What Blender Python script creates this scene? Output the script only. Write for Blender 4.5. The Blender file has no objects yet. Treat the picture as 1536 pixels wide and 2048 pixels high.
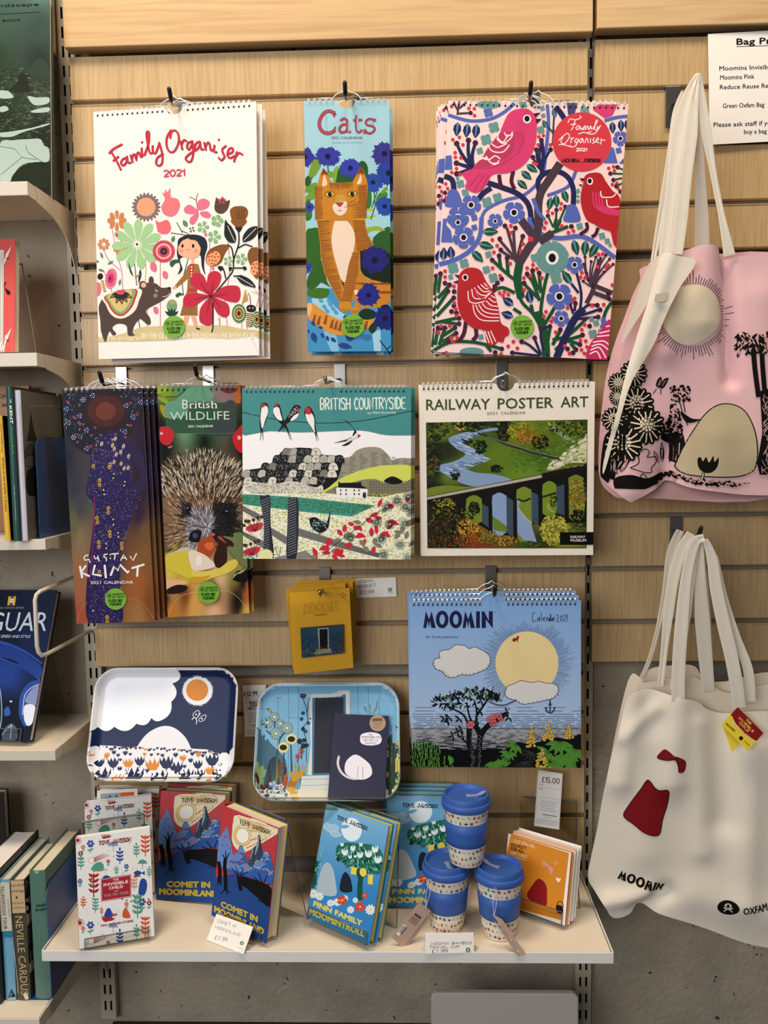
import bpy,bmesh,math,random
import numpy as np
from mathutils import Matrix,Vector
from mathutils.geometry import delaunay_2d_cdt
random.seed(7)
scene=bpy.context.scene
COL=scene.collection

# ---------------------------------------------------------------- camera
FPX=1600.0
PIT,YAW,ROL=(math.radians(a) for a in (4.502,1.734,-0.857))
CAM=np.array([0.0,-1.5,1.5])
def _rot():
    cp,sp,cy,sy,cr,sr=math.cos(PIT),math.sin(PIT),math.cos(YAW),math.sin(YAW),math.cos(ROL),math.sin(ROL)
    B=np.array([[1,0,0],[0,0,-1],[0,1,0.]])
    Ry=np.array([[cy,sy,0],[-sy,cy,0],[0,0,1.]])
    Rx=np.array([[1,0,0],[0,cp,-sp],[0,sp,cp]])
    Rz=np.array([[cr,-sr,0],[sr,cr,0],[0,0,1.]])
    return Rz @ Rx @ B @ Ry
RC=_rot()
cam=bpy.data.cameras.new('camera'); cam_o=bpy.data.objects.new('camera',cam); COL.objects.link(cam_o)
cam.sensor_fit='VERTICAL'; cam.sensor_height=24; cam.lens=FPX/2048*24
cam.clip_start=0.05
X,Yd,Zf=RC[0],RC[1],RC[2]
cam_o.matrix_world=Matrix([[X[i],-Yd[i],-Zf[i],CAM[i]] for i in range(3)]+[[0,0,0,1]])
scene.camera=cam_o

# ---------------------------------------------------------------- world, lamps, exposure
w=bpy.data.worlds.new('shop_ambience'); scene.world=w; w.use_nodes=True
w.node_tree.nodes['Background'].inputs[0].default_value=(0.95,0.95,1.0,1)
w.node_tree.nodes['Background'].inputs[1].default_value=0.09
def area(name,loc,target,sx,sy,power,col):
    l=bpy.data.lights.new(name,'AREA'); l.shape='RECTANGLE'; l.size=sx; l.size_y=sy; l.energy=power; l.color=col
    o=bpy.data.objects.new(name,l); COL.objects.link(o); o.location=loc
    o.rotation_euler=(Vector(target) - Vector(loc)).to_track_quat('-Z','Y').to_euler()
    return o
area('ceiling_light',(-0.70,-0.72,3.45),(-0.25,-0.05,1.4),0.7,0.35,28,(1.0,0.83,0.64))
area('ceiling_light',(0.60,-0.80,3.45),(0.3,-0.05,1.3),0.7,0.35,15.5,(1.0,0.85,0.68))
area('shop_window',(-1.5,-3.0,2.05),(-0.1,0.0,0.95),2.0,1.5,50,(0.93,0.95,1.0))
scene.view_settings.view_transform='Standard'; scene.view_settings.look='None'
scene.view_settings.gamma=1; scene.view_settings.use_curve_mapping=False
scene.view_settings.exposure=0.36

# ---------------------------------------------------------------- pixel rays onto real planes
def ray(u,v): return RC.T @ np.array([(u - 768)/FPX,(v - 1024)/FPX,1.0])
def aty(u,v,y): d=ray(u,v); return Vector(CAM+d*(y - CAM[1])/d[1])
def atz(u,v,z): d=ray(u,v); return Vector(CAM+d*(z - CAM[2])/d[2])
def pose(x,y,z,yaw,tilt,roll):
    r=math.radians
    return Matrix.Translation((x,y,z)) @ Matrix.Rotation(r(yaw),4,'Z') @ Matrix.Rotation(r(tilt),4,'X') @ Matrix.Rotation(r(roll),4,'Y')

# ---------------------------------------------------------------- colours and materials
def lin(h):
    h=h.lstrip('#'); o=[]
    for i in (0,2,4):
        c=int(h[i:i+2],16)/255; o.append(c/12.92 if c<=.04045 else ((c+.055)/1.055) ** 2.4)
    return tuple(o)
MATS={}
def mat(name,hexc,rough=.5,metal=0.,trans=0.,ior=1.45,spec=.5,bump=0.,bscale=400.,sheen=0.,coat=0.,alpha=1.,vary=0.,vscale=30.):
    if name in MATS: return MATS[name]
    m=bpy.data.materials.new(name); m.use_nodes=True; n=m.node_tree.nodes; L=m.node_tree.links
    b=n['Principled BSDF']; I=b.inputs
    I['Base Color'].default_value=(*lin(hexc),1); I['Roughness'].default_value=rough; I['Metallic'].default_value=metal
    I['Transmission Weight'].default_value=trans; I['IOR'].default_value=ior; I['Specular IOR Level'].default_value=spec
    I['Sheen Weight'].default_value=sheen; I['Coat Weight'].default_value=coat; I['Alpha'].default_value=alpha
    if vary:
        tc=n.new('ShaderNodeTexCoord'); t=n.new('ShaderNodeTexNoise'); t.inputs['Scale'].default_value=vscale; t.inputs['Detail'].default_value=6
        L.new(tc.outputs['Object'],t.inputs['Vector'])
        mx=n.new('ShaderNodeMix'); mx.data_type='RGBA'; c=lin(hexc)
        mx.inputs[6].default_value=(*[k*(1 - vary) for k in c],1); mx.inputs[7].default_value=(*[min(1,k*(1+vary)) for k in c],1)
        L.new(t.outputs['Fac'],mx.inputs[0]); L.new(mx.outputs[2],I['Base Color'])
    if bump:
        tc=n.new('ShaderNodeTexCoord'); t=n.new('ShaderNodeTexNoise'); t.inputs['Scale'].default_value=bscale; t.inputs['Detail'].default_value=4
        bp=n.new('ShaderNodeBump'); bp.inputs['Strength'].default_value=bump; bp.inputs['Distance'].default_value=0.002
        L.new(tc.outputs['Object'],t.inputs['Vector']); L.new(t.outputs['Fac'],bp.inputs['Height']); L.new(bp.outputs['Normal'],I['Normal'])
    MATS[name]=m; return m
def print_mat(name,rough,weave=0.,coat=0.):
    if name in MATS: return MATS[name]
    m=mat(name,'#ffffff',rough,spec=.16,bump=weave,bscale=900)
    a=m.node_tree.nodes.new('ShaderNodeVertexColor'); a.layer_name='ink'
    m.node_tree.links.new(a.outputs['Color'],m.node_tree.nodes['Principled BSDF'].inputs['Base Color']); return m
def wood(name,base,dark,vertical=True,scale=1.0):
    m=bpy.data.materials.new(name); m.use_nodes=True; n=m.node_tree.nodes; L=m.node_tree.links; b=n['Principled BSDF']
    g=n.new('ShaderNodeNewGeometry'); mp=n.new('ShaderNodeMapping')
    mp.inputs['Scale'].default_value=(260*scale,40,9) if vertical else (3.2,60,60)
    t=n.new('ShaderNodeTexNoise'); t.inputs['Scale'].default_value=1; t.inputs['Detail'].default_value=5; t.inputs['Distortion'].default_value=.35 if vertical else 1.1
    mp2=n.new('ShaderNodeMapping'); mp2.inputs['Scale'].default_value=(22,11,2.2) if vertical else (1.2,10,9)
    t2=n.new('ShaderNodeTexNoise'); t2.inputs['Scale'].default_value=1; t2.inputs['Detail'].default_value=3
    L.new(g.outputs['Position'],mp.inputs['Vector']); L.new(mp.outputs[0],t.inputs['Vector'])
    L.new(g.outputs['Position'],mp2.inputs['Vector']); L.new(mp2.outputs[0],t2.inputs['Vector'])
    r=n.new('ShaderNodeValToRGB'); r.color_ramp.elements[0].position=.32; r.color_ramp.elements[0].color=(*lin(dark),1)
    r.color_ramp.elements[1].position=.58; r.color_ramp.elements[1].color=(*lin(base),1)
    mx=n.new('ShaderNodeMix'); mx.data_type='RGBA'; mx.blend_type='MULTIPLY'; mx.inputs[0].default_value=.55
    r2=n.new('ShaderNodeValToRGB'); r2.color_ramp.elements[0].position=.3; r2.color_ramp.elements[0].color=(.84,.81,.76,1); r2.color_ramp.elements[1].position=.65
    L.new(t.outputs['Fac'],r.inputs[0]); L.new(t2.outputs['Fac'],r2.inputs[0]); L.new(r.outputs[0],mx.inputs[6]); L.new(r2.outputs[0],mx.inputs[7])
    L.new(mx.outputs[2],b.inputs['Base Color']); b.inputs['Roughness'].default_value=.42
    return m
def concrete(name):
    m=bpy.data.materials.new(name); m.use_nodes=True; n=m.node_tree.nodes; L=m.node_tree.links; b=n['Principled BSDF']
    g=n.new('ShaderNodeNewGeometry')
    def N(s,d=4,det=0):
        t=n.new('ShaderNodeTexNoise'); t.inputs['Scale'].default_value=s; t.inputs['Detail'].default_value=d; L.new(g.outputs['Position'],t.inputs['Vector']); return t
    t1,t2,t3=N(7),N(95,5),N(55,2)
    r=n.new('ShaderNodeValToRGB'); r.color_ramp.elements[0].position=.3; r.color_ramp.elements[0].color=(*lin('#8a806f'),1)
    r.color_ramp.elements[1].position=.7; r.color_ramp.elements[1].color=(*lin('#aea28d'),1)
    L.new(t1.outputs['Fac'],r.inputs[0])
    sp=n.new('ShaderNodeValToRGB'); sp.color_ramp.elements[0].position=.725; sp.color_ramp.elements[0].color=(1,1,1,1)
    sp.color_ramp.elements[1].position=.75; sp.color_ramp.elements[1].color=(.16,.12,.09,1)
    L.new(t3.outputs['Fac'],sp.inputs[0])
    mx=n.new('ShaderNodeMix'); mx.data_type='RGBA'; mx.blend_type='MULTIPLY'; mx.inputs[0].default_value=1
    L.new(r.outputs[0],mx.inputs[6]); L.new(sp.outputs[0],mx.inputs[7]); L.new(mx.outputs[2],b.inputs['Base Color'])
    bp=n.new('ShaderNodeBump'); bp.inputs['Strength'].default_value=.55; bp.inputs['Distance'].default_value=.006
    L.new(t2.outputs['Fac'],bp.inputs['Height']); L.new(bp.outputs[0],b.inputs['Normal']); b.inputs['Roughness'].default_value=.85
    return m
M_SLAT=wood('oak_laminate_slat','#c4a678','#b29262'); M_HEAD=wood('oak_laminate_header','#cbab7b','#bb986b',vertical=False)
M_CONC=concrete('rough_plaster')
M_STEEL=mat('cream_enamel_steel','#d8cdb9',.42,bump=.04,bscale=60,vary=.05); M_UP=mat('grey_enamel_steel','#b4aa94',.5,vary=.08)
M_SHELF=mat('beige_shelf_top','#e5d7c0',.5,vary=.04,vscale=12); M_WHITE=mat('white_enamel','#e6e2da',.4,vary=.05)
M_CHROME=mat('chrome','#96938c',.28,1.0); M_WIRE=mat('bright_wire','#e6e6e6',.3,.85); M_BLACK=mat('black_rubber','#0c0c0c',.5)
M_ALU=mat('groove_insert','#8a7d68',.45,.2); M_DARK=mat('gap_shade','#120e0a',.8)
M_PAPER=mat('white_paper','#f1ebe2',.7); M_PAGES=mat('book_pages','#e3d6bc',.85,bump=.25,bscale=700)
def clear_sheet(name,tint,gloss,rough):
    m=bpy.data.materials.new(name); m.use_nodes=True; n=m.node_tree.nodes; L=m.node_tree.links; n.clear()
    o=n.new('ShaderNodeOutputMaterial'); t=n.new('ShaderNodeBsdfTransparent'); g=n.new('ShaderNodeBsdfGlossy'); mx=n.new('ShaderNodeMixShader'); lw=n.new('ShaderNodeLayerWeight')
    t.inputs[0].default_value=(*lin(tint),1); g.inputs['Roughness'].default_value=rough; g.inputs['Color'].default_value=(.95,.95,.95,1); lw.inputs[0].default_value=gloss
    L.new(lw.outputs['Fresnel'],mx.inputs[0]); L.new(t.outputs[0],mx.inputs[1]); L.new(g.outputs[0],mx.inputs[2]); L.new(mx.outputs[0],o.inputs[0]); return m
M_ACR=clear_sheet('clear_acrylic','#f4f4f1',.035,.05); M_POLY=clear_sheet('clear_polythene','#fbfaf7',.06,.15); M_ACE=mat('acrylic_edge','#8d8a82',.15,trans=.55,ior=1.2)

# ---------------------------------------------------------------- objects
def finish(o,parent=None,label=None,cat=None,group=None,kind=None):
    if parent is not None: o.parent=parent
    if label: o['label']=label
    if cat: o['category']=cat
    if group: o['group']=group
    if kind: o['kind']=kind
    return o
def thing(name,label=None,cat=None,group=None,M=None,kind=None):
    o=bpy.data.objects.new(name,None); COL.objects.link(o); o.empty_display_size=.02
    if M is not None: o.matrix_world=M
    return finish(o,None,label,cat,group,kind)
def mesh_obj(name,verts,faces,m,parent=None,smooth=False,**k):
    me=bpy.data.meshes.new(name); me.from_pydata([tuple(v) for v in verts],[],faces); me.materials.append(m)
    if smooth: me.polygons.foreach_set('use_smooth',[True]*len(me.polygons))
    me.update(); o=bpy.data.objects.new(name,me); COL.objects.link(o); return finish(o,parent,**k)
class G:
    """collects boxes, tubes, lathes and plates, then links them as one mesh"""
    def __init__(s): s.v=[]; s.f=[]
    def add(s,V,F): b=len(s.v); s.v +=[tuple(p) for p in V]; s.f +=[tuple(i+b for i in f) for f in F]; return s
    def box(s,x0,x1,y0,y1,z0,z1,M=None):
        V=[Vector((x,y,z)) for x in (x0,x1) for y in (y0,y1) for z in (z0,z1)]
        if M is not None: V=[M @ p for p in V]
        return s.add(V,[(0,1,3,2),(4,6,7,5),(0,4,5,1),(2,3,7,6),(0,2,6,4),(1,5,7,3)])
    def tube(s,pts,r,n=6,closed=False):
        pts=[Vector(p) for p in pts]; N=len(pts); V=[]; F=[]; prev=None
        for i,p in enumerate(pts):
            a=pts[(i - 1) % N] if (closed or i>0) else p; b=pts[(i+1) % N] if (closed or i<N - 1) else p
            t=(b - a).normalized() if (b - a).length>1e-9 else Vector((0,0,1))
            if prev is None:
                u=t.orthogonal().normalized()
            else:
                u=prev - t*prev.dot(t); u=u.normalized() if u.length>1e-6 else t.orthogonal().normalized()
            prev=u; w_=t.cross(u)
            rr=r[i] if isinstance(r,(list,tuple)) else r
            V +=[p+(u*math.cos(2*math.pi*k/n)+w_*math.sin(2*math.pi*k/n))*rr for k in range(n)]
        for i in range(N if closed else N - 1):
            for k in range(n):
                a,b=i*n+k,i*n+(k+1) % n; c,d=((i+1) % N)*n+(k+1) % n,((i+1) % N)*n+k
                F.append((a,b,c,d))
        if not closed: F +=[tuple(range(n))[::-1],tuple((N - 1)*n+k for k in range(n))]
        return s.add(V,F)
    def lathe(s,prof,n=48):
        V=[]; F=[]
        for r,z in prof: V +=[(r*math.cos(2*math.pi*k/n),r*math.sin(2*math.pi*k/n),z) for k in range(n)]
        for i in range(len(prof) - 1):
            for k in range(n): F.append((i*n+k,i*n+(k+1) % n,(i+1)*n+(k+1) % n,(i+1)*n+k))
        if prof[0][0]>1e-5: F.append(tuple(range(n))[::-1])
        if prof[-1][0]>1e-5: F.append(tuple((len(prof) - 1)*n+k for k in range(n)))
        return s.add(V,F)
    def plate(s,pts,y0,y1):
        """extrude an outline in local x,z between y0 (front) and y1"""
        n=len(pts); V=[(x,y0,z) for x,z in pts]+[(x,y1,z) for x,z in pts]
        F=[tuple(range(n)),tuple(range(2*n - 1,n - 1,-1))]+[(i,i+n,(i+1) % n+n,(i+1) % n) for i in range(n)]
        return s.add(V,F)
    def obj(s,name,m,parent=None,smooth=False,bevel=0,**k):
        o=mesh_obj(name,s.v,s.f,m,parent,smooth,**k)
        bm=bmesh.new(); bm.from_mesh(o.data); bmesh.ops.recalc_face_normals(bm,faces=bm.faces); bm.to_mesh(o.data); bm.free()
        if bevel:
            b=o.modifiers.new('edge','BEVEL'); b.width=bevel; b.segments=2; b.limit_method='ANGLE'
        return o
def copy_tree(o,parent=None):
    c=o.copy(); COL.objects.link(c)
    if parent is not None: c.parent=parent
    for ch in [q for q in bpy.data.objects if q.parent==o]: copy_tree(ch,c)
    return c
def rrect(w,h,r,n=6,x0=0.,z0=0.):
    P=[]
    for cx,cz,a0 in ((w/2 - r,h - r,0),(-w/2+r,h - r,90),(-w/2+r,r,180),(w/2 - r,r,270)):
        for i in range(n+1):
            a=math.radians(a0+90*i/n); P.append((x0+cx+r*math.cos(a),z0+cz+r*math.sin(a)))
    return P

# ---------------------------------------------------------------- ink: flat printed shapes laid on real surfaces
def catmull(P,closed=True,k=5):
    P=[np.array(p,float) for p in P]; n=len(P); out=[]
    if n<3: return [tuple(p) for p in P]
    for i in range(n if closed else n - 1):
        p0=P[(i - 1) % n] if closed or i>0 else P[i]; p1=P[i]; p2=P[(i+1) % n]; p3=P[(i+2) % n] if closed or i<n - 2 else p2
        for j in range(k):
            t=j/k
            out.append(tuple(.5*((2*p1)+(-p0+p2)*t+(2*p0 - 5*p1+4*p2 - p3)*t*t+(-p0+3*p1 - 3*p2+p3)*t ** 3)))
    if not closed: out.append(tuple(P[-1]))
    return out
def clip_half(poly,ax,val,keep_less):
    out=[]; n=len(poly)
    for i in range(n):
        a,b=poly[i],poly[(i+1) % n]; ia=(a[ax]<=val)==keep_less or a[ax]==val; ib=(b[ax]<=val)==keep_less or b[ax]==val
        if ia: out.append(a)
        if ia != ib:
            t=(val - a[ax])/(b[ax] - a[ax]); q=[a[0]+(b[0] - a[0])*t,a[1]+(b[1] - a[1])*t]; q[ax]=val; out.append(tuple(q))
    return out
def clip_rect(poly,x0,x1,z0,z1):
    xs=[p[0] for p in poly]; zs=[p[1] for p in poly]
    if max(xs)<=x0 or min(xs)>=x1 or max(zs)<=z0 or min(zs)>=z1: return []
    if min(xs)<x0: poly=clip_half(poly,0,x0,False)
    if poly and max(xs)>x1: poly=clip_half(poly,0,x1,True)
    if poly and min(zs)<z0: poly=clip_half(poly,1,z0,False)
    if poly and max(zs)>z1: poly=clip_half(poly,1,z1,True)
    return poly
SF={k: [[(int(t[i]),int(t[i+1])) for i in range(0,len(t),2)] for t in v.split(',')] for k,v in {
 'A': '003860,1353','B': '00083857564534,043453524130 00'.replace(' ',''),'C': '57482817050311204051','D': '000828475652412000','E': '50000858,0444','F': '000858,0444',
 'G': '5748281705031120405154,5434','H': '0008,5058,0454','I': '1018','J': '484231201001','K': '0008,5803,2550','L': '080050','M': '0008336860','N': '00085058',
 'O': '28170503112040516365574828','P': '0008385756453404','Q': '28170503112040516365574828,3260','R': '0008385756453404,2450','S': '574818070615445351401001','T': '0868,3830',
 'U': '0802112030415258','V': '083068','W': '0820365068','X': '0850,5800','Y': '083468,3430','Z': '08580050','0': '28170503112040516365574828','1': '062820','2': '07183857550050',
 '3': '07184857554434,345351401001','4': '40480262','5': '58080444535140100 1'.replace(' ',''),'6': '4818050211204051534414','7': '085820','8': '3406183856340210405234','9': '542405071848575320',
 '£': '5748281711,0050,0434','.': '2021','-': '1444',"'": '2826','|': '1018','*': '1555,1753,1357'}.items()}
SW={'I': 2,'M': 6.6,'W': 6.8,'O': 6.6,'0': 6.6,'1': 3.2,'.': 2.2,'T': 6.3,'Y': 6.3,'A': 6.3,'V': 6.3,' ': 3.5,"'": 2.5,'|': 3}
TXT={}
def text_tris(s,bold):
    k=(s,bold)
    if k not in TXT:
        cu=bpy.data.curves.new('glyphs','FONT'); cu.body=s; cu.size=1; cu.offset=bold; cu.resolution_u=2; cu.fill_mode='FRONT'; cu.space_character=1.1 if bold>.035 else 1
        o=bpy.data.objects.new('glyphs',cu); COL.objects.link(o); bpy.context.view_layer.update()
        me=o.to_mesh(); V=[(v.co.x,v.co.y) for v in me.vertices]; me.calc_loop_triangles()
        T=[[V[i] for i in t.vertices] for t in me.loop_triangles]
        o.to_mesh_clear(); bpy.data.objects.remove(o); bpy.data.curves.remove(cu)
        x0=min(v[0] for v in V); x1=max(v[0] for v in V)
        TXT[k]=(T,x0,x1)
    return TXT[k]
def clip_convex(poly,hp):
    for nx,nz,d in hp:
        out=[]; n=len(poly)
        for i in range(n):
            a,b=poly[i],poly[(i+1) % n]; da,db=nx*a[0]+nz*a[1] - d,nx*b[0]+nz*b[1] - d
            if da<=0: out.append(a)
            if (da<=0) != (db<=0): t=da/(da - db); out.append((a[0]+(b[0] - a[0])*t,a[1]+(b[1] - a[1])*t))
        poly=out
        if len(poly)<3: return []
    return poly
def halfplanes(P):
    o=[]; n=len(P); cx=sum(p[0] for p in P)/n; cz=sum(p[1] for p in P)/n
    for i in range(n):
        (x0,z0),(x1,z1)=P[i],P[(i+1) % n]; nx,nz=z1 - z0,x0 - x1; l=math.hypot(nx,nz)
        if l<1e-9: continue
        nx /= l; nz /= l; d=nx*x0+nz*z0
        if nx*cx+nz*cz>d: nx,nz,d=-nx,-nz,-d
        o.append((nx,nz,d))
    return o
class Art:
    EPS=0.00002
    def __init__(s,P=None,rect=None,y0=-.0003,hf=None,grid=None,direct=False):
        """P: world matrix of the item; px coordinates are carried along the view ray onto its y=0 plane"""
        s.rect=rect; s.y0=y0; s.hf=hf; s.grid=grid; s.v=[]; s.f=[]; s.c=[]; s.boxes=[]; s.T=(0,0,1,0); s.direct=direct; s.off=0; s.sw=None; s.hp=None
        if P is not None:
            Pi=np.array(P.inverted()); o=Pi[:3,:3] @ CAM+Pi[:3,3]; A=Pi[:3,:3] @ RC.T @ np.array([[1/FPX,0,-768/FPX],[0,1/FPX,-1024/FPX],[0,0,1]])
            # local = o + t d ; t = -o_y/d_y
            s.H=np.array([o[0]*A[1] - o[1]*A[0],o[2]*A[1] - o[1]*A[2],A[1]]); s.Hi=np.linalg.inv(s.H)
    def view(s,x0=0,y0=0,k=1): s.T=(x0,y0,k,0); return s
    def loc(s,p):
        u=s.T[0]+p[0]/s.T[2]; v=s.T[1]+p[1]/s.T[2]
        if s.direct: return (u,v)
        q=s.H @ np.array([u,v,1.0]); return (q[0]/q[2],q[1]/q[2])
    def upv(s,x0,y0,x1,y1):
        """px direction that stands upright on the baseline when seen on the real surface"""
        L=math.hypot(x1 - x0,y1 - y0); ux,uy=(x1 - x0)/L,(y1 - y0)/L
        if s.direct: return ux,uy,L,uy,-ux
        a=s.loc((x0,y0)); b=s.loc((x0+ux*5,y0+uy*5)); c=s.loc((x0+uy*5,y0 - ux*5))
        d1=(b[0] - a[0],b[1] - a[1]); d2=(c[0] - a[0],c[1] - a[1]); n=(-d1[1],d1[0]); det=d1[0]*d2[1] - d1[1]*d2[0]
        p,q=(n[0]*d2[1] - n[1]*d2[0])/det,(d1[0]*n[1] - d1[1]*n[0])/det
        vx,vy=p*ux+q*uy,p*uy - q*ux; l=abs(vx*uy - vy*ux) or 1
        if vx*uy - vy*ux<0: vx,vy=-vx,-vy
        return ux,uy,L,vx/l,vy/l
    def put(s,polys,col,lift=None,colf=None):
        if isinstance(col,str): col=lin(col)
        polys=[[s.loc(p) for p in q] for q in polys]
        if s.rect: polys=[clip_rect(q,*s.rect) for q in polys]
        if s.hp: polys=[clip_convex(q,s.hp) for q in polys if len(q)>2]
        polys=[q for q in polys if len(q)>2]
        if not polys: return
        bx=(min(p[0] for q in polys for p in q),max(p[0] for q in polys for p in q),min(p[1] for q in polys for p in q),max(p[1] for q in polys for p in q))
        if lift is None:
            L=0
            for b in s.boxes:
                if b[4]>=L and bx[0]<b[1] and bx[1]>b[0] and bx[2]<b[3] and bx[3]>b[2]: L=b[4]+1
            s.boxes.append((*bx,L))
        else: L=lift
        y=s.y0 - L*s.EPS+s.off
        if s.grid:
            out=[]; g=s.grid
            for q in polys:
                x0=min(p[0] for p in q); x1=max(p[0] for p in q); z0=min(p[1] for p in q); z1=max(p[1] for p in q)
                for i in range(math.floor(x0/g),math.ceil(x1/g)):
                    c1=clip_half(clip_half(q,0,i*g,False),0,(i+1)*g,True) if (x0<i*g or x1>(i+1)*g) else q
                    if len(c1)<3: continue
                    for j in range(math.floor(z0/g),math.ceil(z1/g)):
                        c2=clip_rect(c1,-9,9,j*g,(j+1)*g)
                        if len(c2)>2: out.append(c2)
            polys=out
        y1=y
        for i,q in enumerate(polys):
            b=len(s.v); y=y1 - (i % 16)*1e-6
            for p in q:
                s.v.append(s.sw(p[0],p[1],-y) if s.sw else (p[0],y,p[1]))
            s.f.append(tuple(range(b,b+len(q))))
            if colf:
                c_=[]
                for p in q: r_=s.Hi @ np.array([p[0],p[1],1.0]); c_.append(colf(((r_[0]/r_[2]) - s.T[0])*s.T[2],((r_[1]/r_[2]) - s.T[1])*s.T[2]))
                s.c.append((c_,len(q)))
            else: s.c.append((col,len(q)))
    def poly(s,pts,col,lift=None): s.put([pts],col,lift)
    def sm(s,pts,col,k=5,lift=None): s.put([catmull(pts,True,k)],col,lift)
    def rc(s,x0,y0,x1,y1,col): s.put([[(x0,y0),(x1,y0),(x1,y1),(x0,y1)]],col)
    def el(s,cx,cy,rx,ry,col,rot=0,n=20,lift=None):
        c,q=math.cos(math.radians(rot)),math.sin(math.radians(rot))
        s.put([[(cx+rx*math.cos(a)*c - ry*math.sin(a)*q,cy+rx*math.cos(a)*q+ry*math.sin(a)*c) for a in (2*math.pi*i/n for i in range(n))]],col,lift)
    def ribbon(s,pts,w,taper=0):
        P=[np.array(p,float) for p in pts]; n=len(P); Lf=[]; Rt=[]
        for i in range(n):
            d=P[min(i+1,n - 1)] - P[max(i - 1,0)]; l=np.hypot(*d); d=d/l if l>1e-9 else np.array([1.,0])
            nn=np.array([-d[1],d[0]]); t=i/(n - 1) if n>1 else 0
            ww=w/2*(1 if not taper else (1 - taper*t if taper>0 else 1+taper*(1 - t)))
            Lf.append(tuple(P[i]+nn*ww)); Rt.append(tuple(P[i] - nn*ww))
        return [[Lf[i],Lf[i+1],Rt[i+1],Rt[i]] for i in range(n - 1)]
    def cap(s,p,w,n=8): return [(p[0]+w/2*math.cos(2*math.pi*i/n),p[1]+w/2*math.sin(2*math.pi*i/n)) for i in range(n)]
    def ln(s,pts,w,col,smooth=False,taper=0,caps=False,lift=None):
        if smooth: pts=catmull(pts,False,4)
        q=s.ribbon(pts,w,taper)
        if caps: q +=[s.cap(pts[0],w),s.cap(pts[-1],w*(1 - taper))]
        s.put(q,col,lift)
    def lns(s,lines,w,col,smooth=False,taper=0,caps=False):
        q=[]
        for pts in lines:
            if smooth: pts=catmull(pts,False,4)
            q +=s.ribbon(pts,w,taper)
            if caps: q +=[s.cap(pts[0],w),s.cap(pts[-1],w*(1 - taper))]
        s.put(q,col)
    def outline(s,pts,w,col,smooth=True): s.ln(catmull(pts+[pts[0]],False,4) if smooth else list(pts)+[pts[0]],w,col)
    def txt(s,t,x0,y0,x1,y1,h,col,bold=0,slant=0):
        """text fitted on the baseline (x0,y0)-(x1,y1), cap height h"""
        T,a,b=text_tris(t,0); ux,uy,L,vx,vy=s.upv(x0,y0,x1,y1); k=L/(b - a); ky=h/.73; r=bold*ky*.62
        for j in range(7 if bold else 1):
            ox,oy=(r*math.cos(j*math.pi/3),r*math.sin(j*math.pi/3)) if j<6 and bold else (0,0)
            s.put([[(ox+x0+ux*(p[0] - a)*k+(vx+ux*slant)*p[1]*ky,oy+y0+uy*(p[0] - a)*k+(vy+uy*slant)*p[1]*ky) for p in q] for q in T],col)
    def hand(s,t,x0,y0,x1,y1,h,w,col,jit=0.,slant=0.,rnd=True,up=(0,0)):
        """stroke lettering on the baseline (x0,y0)-(x1,y1)"""
        adv=[SW.get(c,5.6)+1.6 for c in t]; tot=sum(adv) - 1.6; ux,uy,L,vx,vy=s.upv(x0,y0,x1,y1)
        k=L/tot; cx=0; q=[]; R=random.Random(len(t)*7+int(x0))
        for c,ad in zip(t,adv):
            dy=R.uniform(-jit,jit)*h
            for st in SF.get(c,[]):
                P=[((cx+a)*k+slant*b/8*h,b/8*h+dy) for a,b in st]
                if rnd and len(P)>5: P=catmull(P,False,3)
                P=[(x0+ux*a+vx*b,y0+uy*a+vy*b) for a,b in P]
                q +=s.ribbon(P,w)+[s.cap(P[0],w,6),s.cap(P[-1],w,6)]+([s.cap(p,w,6) for p in P[1:-1]] if w>h*.12 else [])
            cx +=ad
        s.put(q,col)
    def petals(s,cx,cy,r0,r1,n,pw,col,rot=0,round_=True):
        q=[]
        for i in range(n):
            a=math.radians(rot)+2*math.pi*i/n; c,d=math.cos(a),math.sin(a)
            pr=[(r0,0),((r0+r1)*.45,pw*.7),(r1*.8,pw),(r1,pw*.35),(r1,-pw*.35),(r1*.8,-pw),((r0+r1)*.45,-pw*.7)] if round_ else [(r0,-pw),(r0,pw),(r1,0)]
            q.append([(cx+c*u - d*v,cy+d*u+c*v) for u,v in (catmull(pr,True,2) if round_ else pr)])
        s.put(q,col)
    def leaf(s,x,y,L,W,ang,col,vein=None,vw=None):
        a=math.radians(ang); c,d=math.cos(a),math.sin(a)
        pr=[(0,0),(L*.25,W*.42),(L*.55,W*.5),(L*.85,W*.22),(L,0),(L*.85,-W*.22),(L*.55,-W*.5),(L*.25,-W*.42)]
        f=lambda u,v: (x+c*u - d*v,y+d*u+c*v)
        s.put([[f(u,v) for u,v in pr]],col)
        if vein: s.put(s.ribbon([f(L*.05,0),f(L*.85,0)],vw or W*.12,.6),vein)
    def swarm(s,polys_cols,depth=.0002):
        depth=.0002
        n=len(polys_cols); o=s.off
        L=0
        for b in s.boxes: L=max(L,b[4]+1)
        for i,(q,c) in enumerate(polys_cols):
            s.off=-depth*i/max(1,n); s.put([q],c,lift=L)
        s.off=o; s.boxes.append((-9,9,-9,9,L+math.ceil(depth/s.EPS)))
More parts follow.
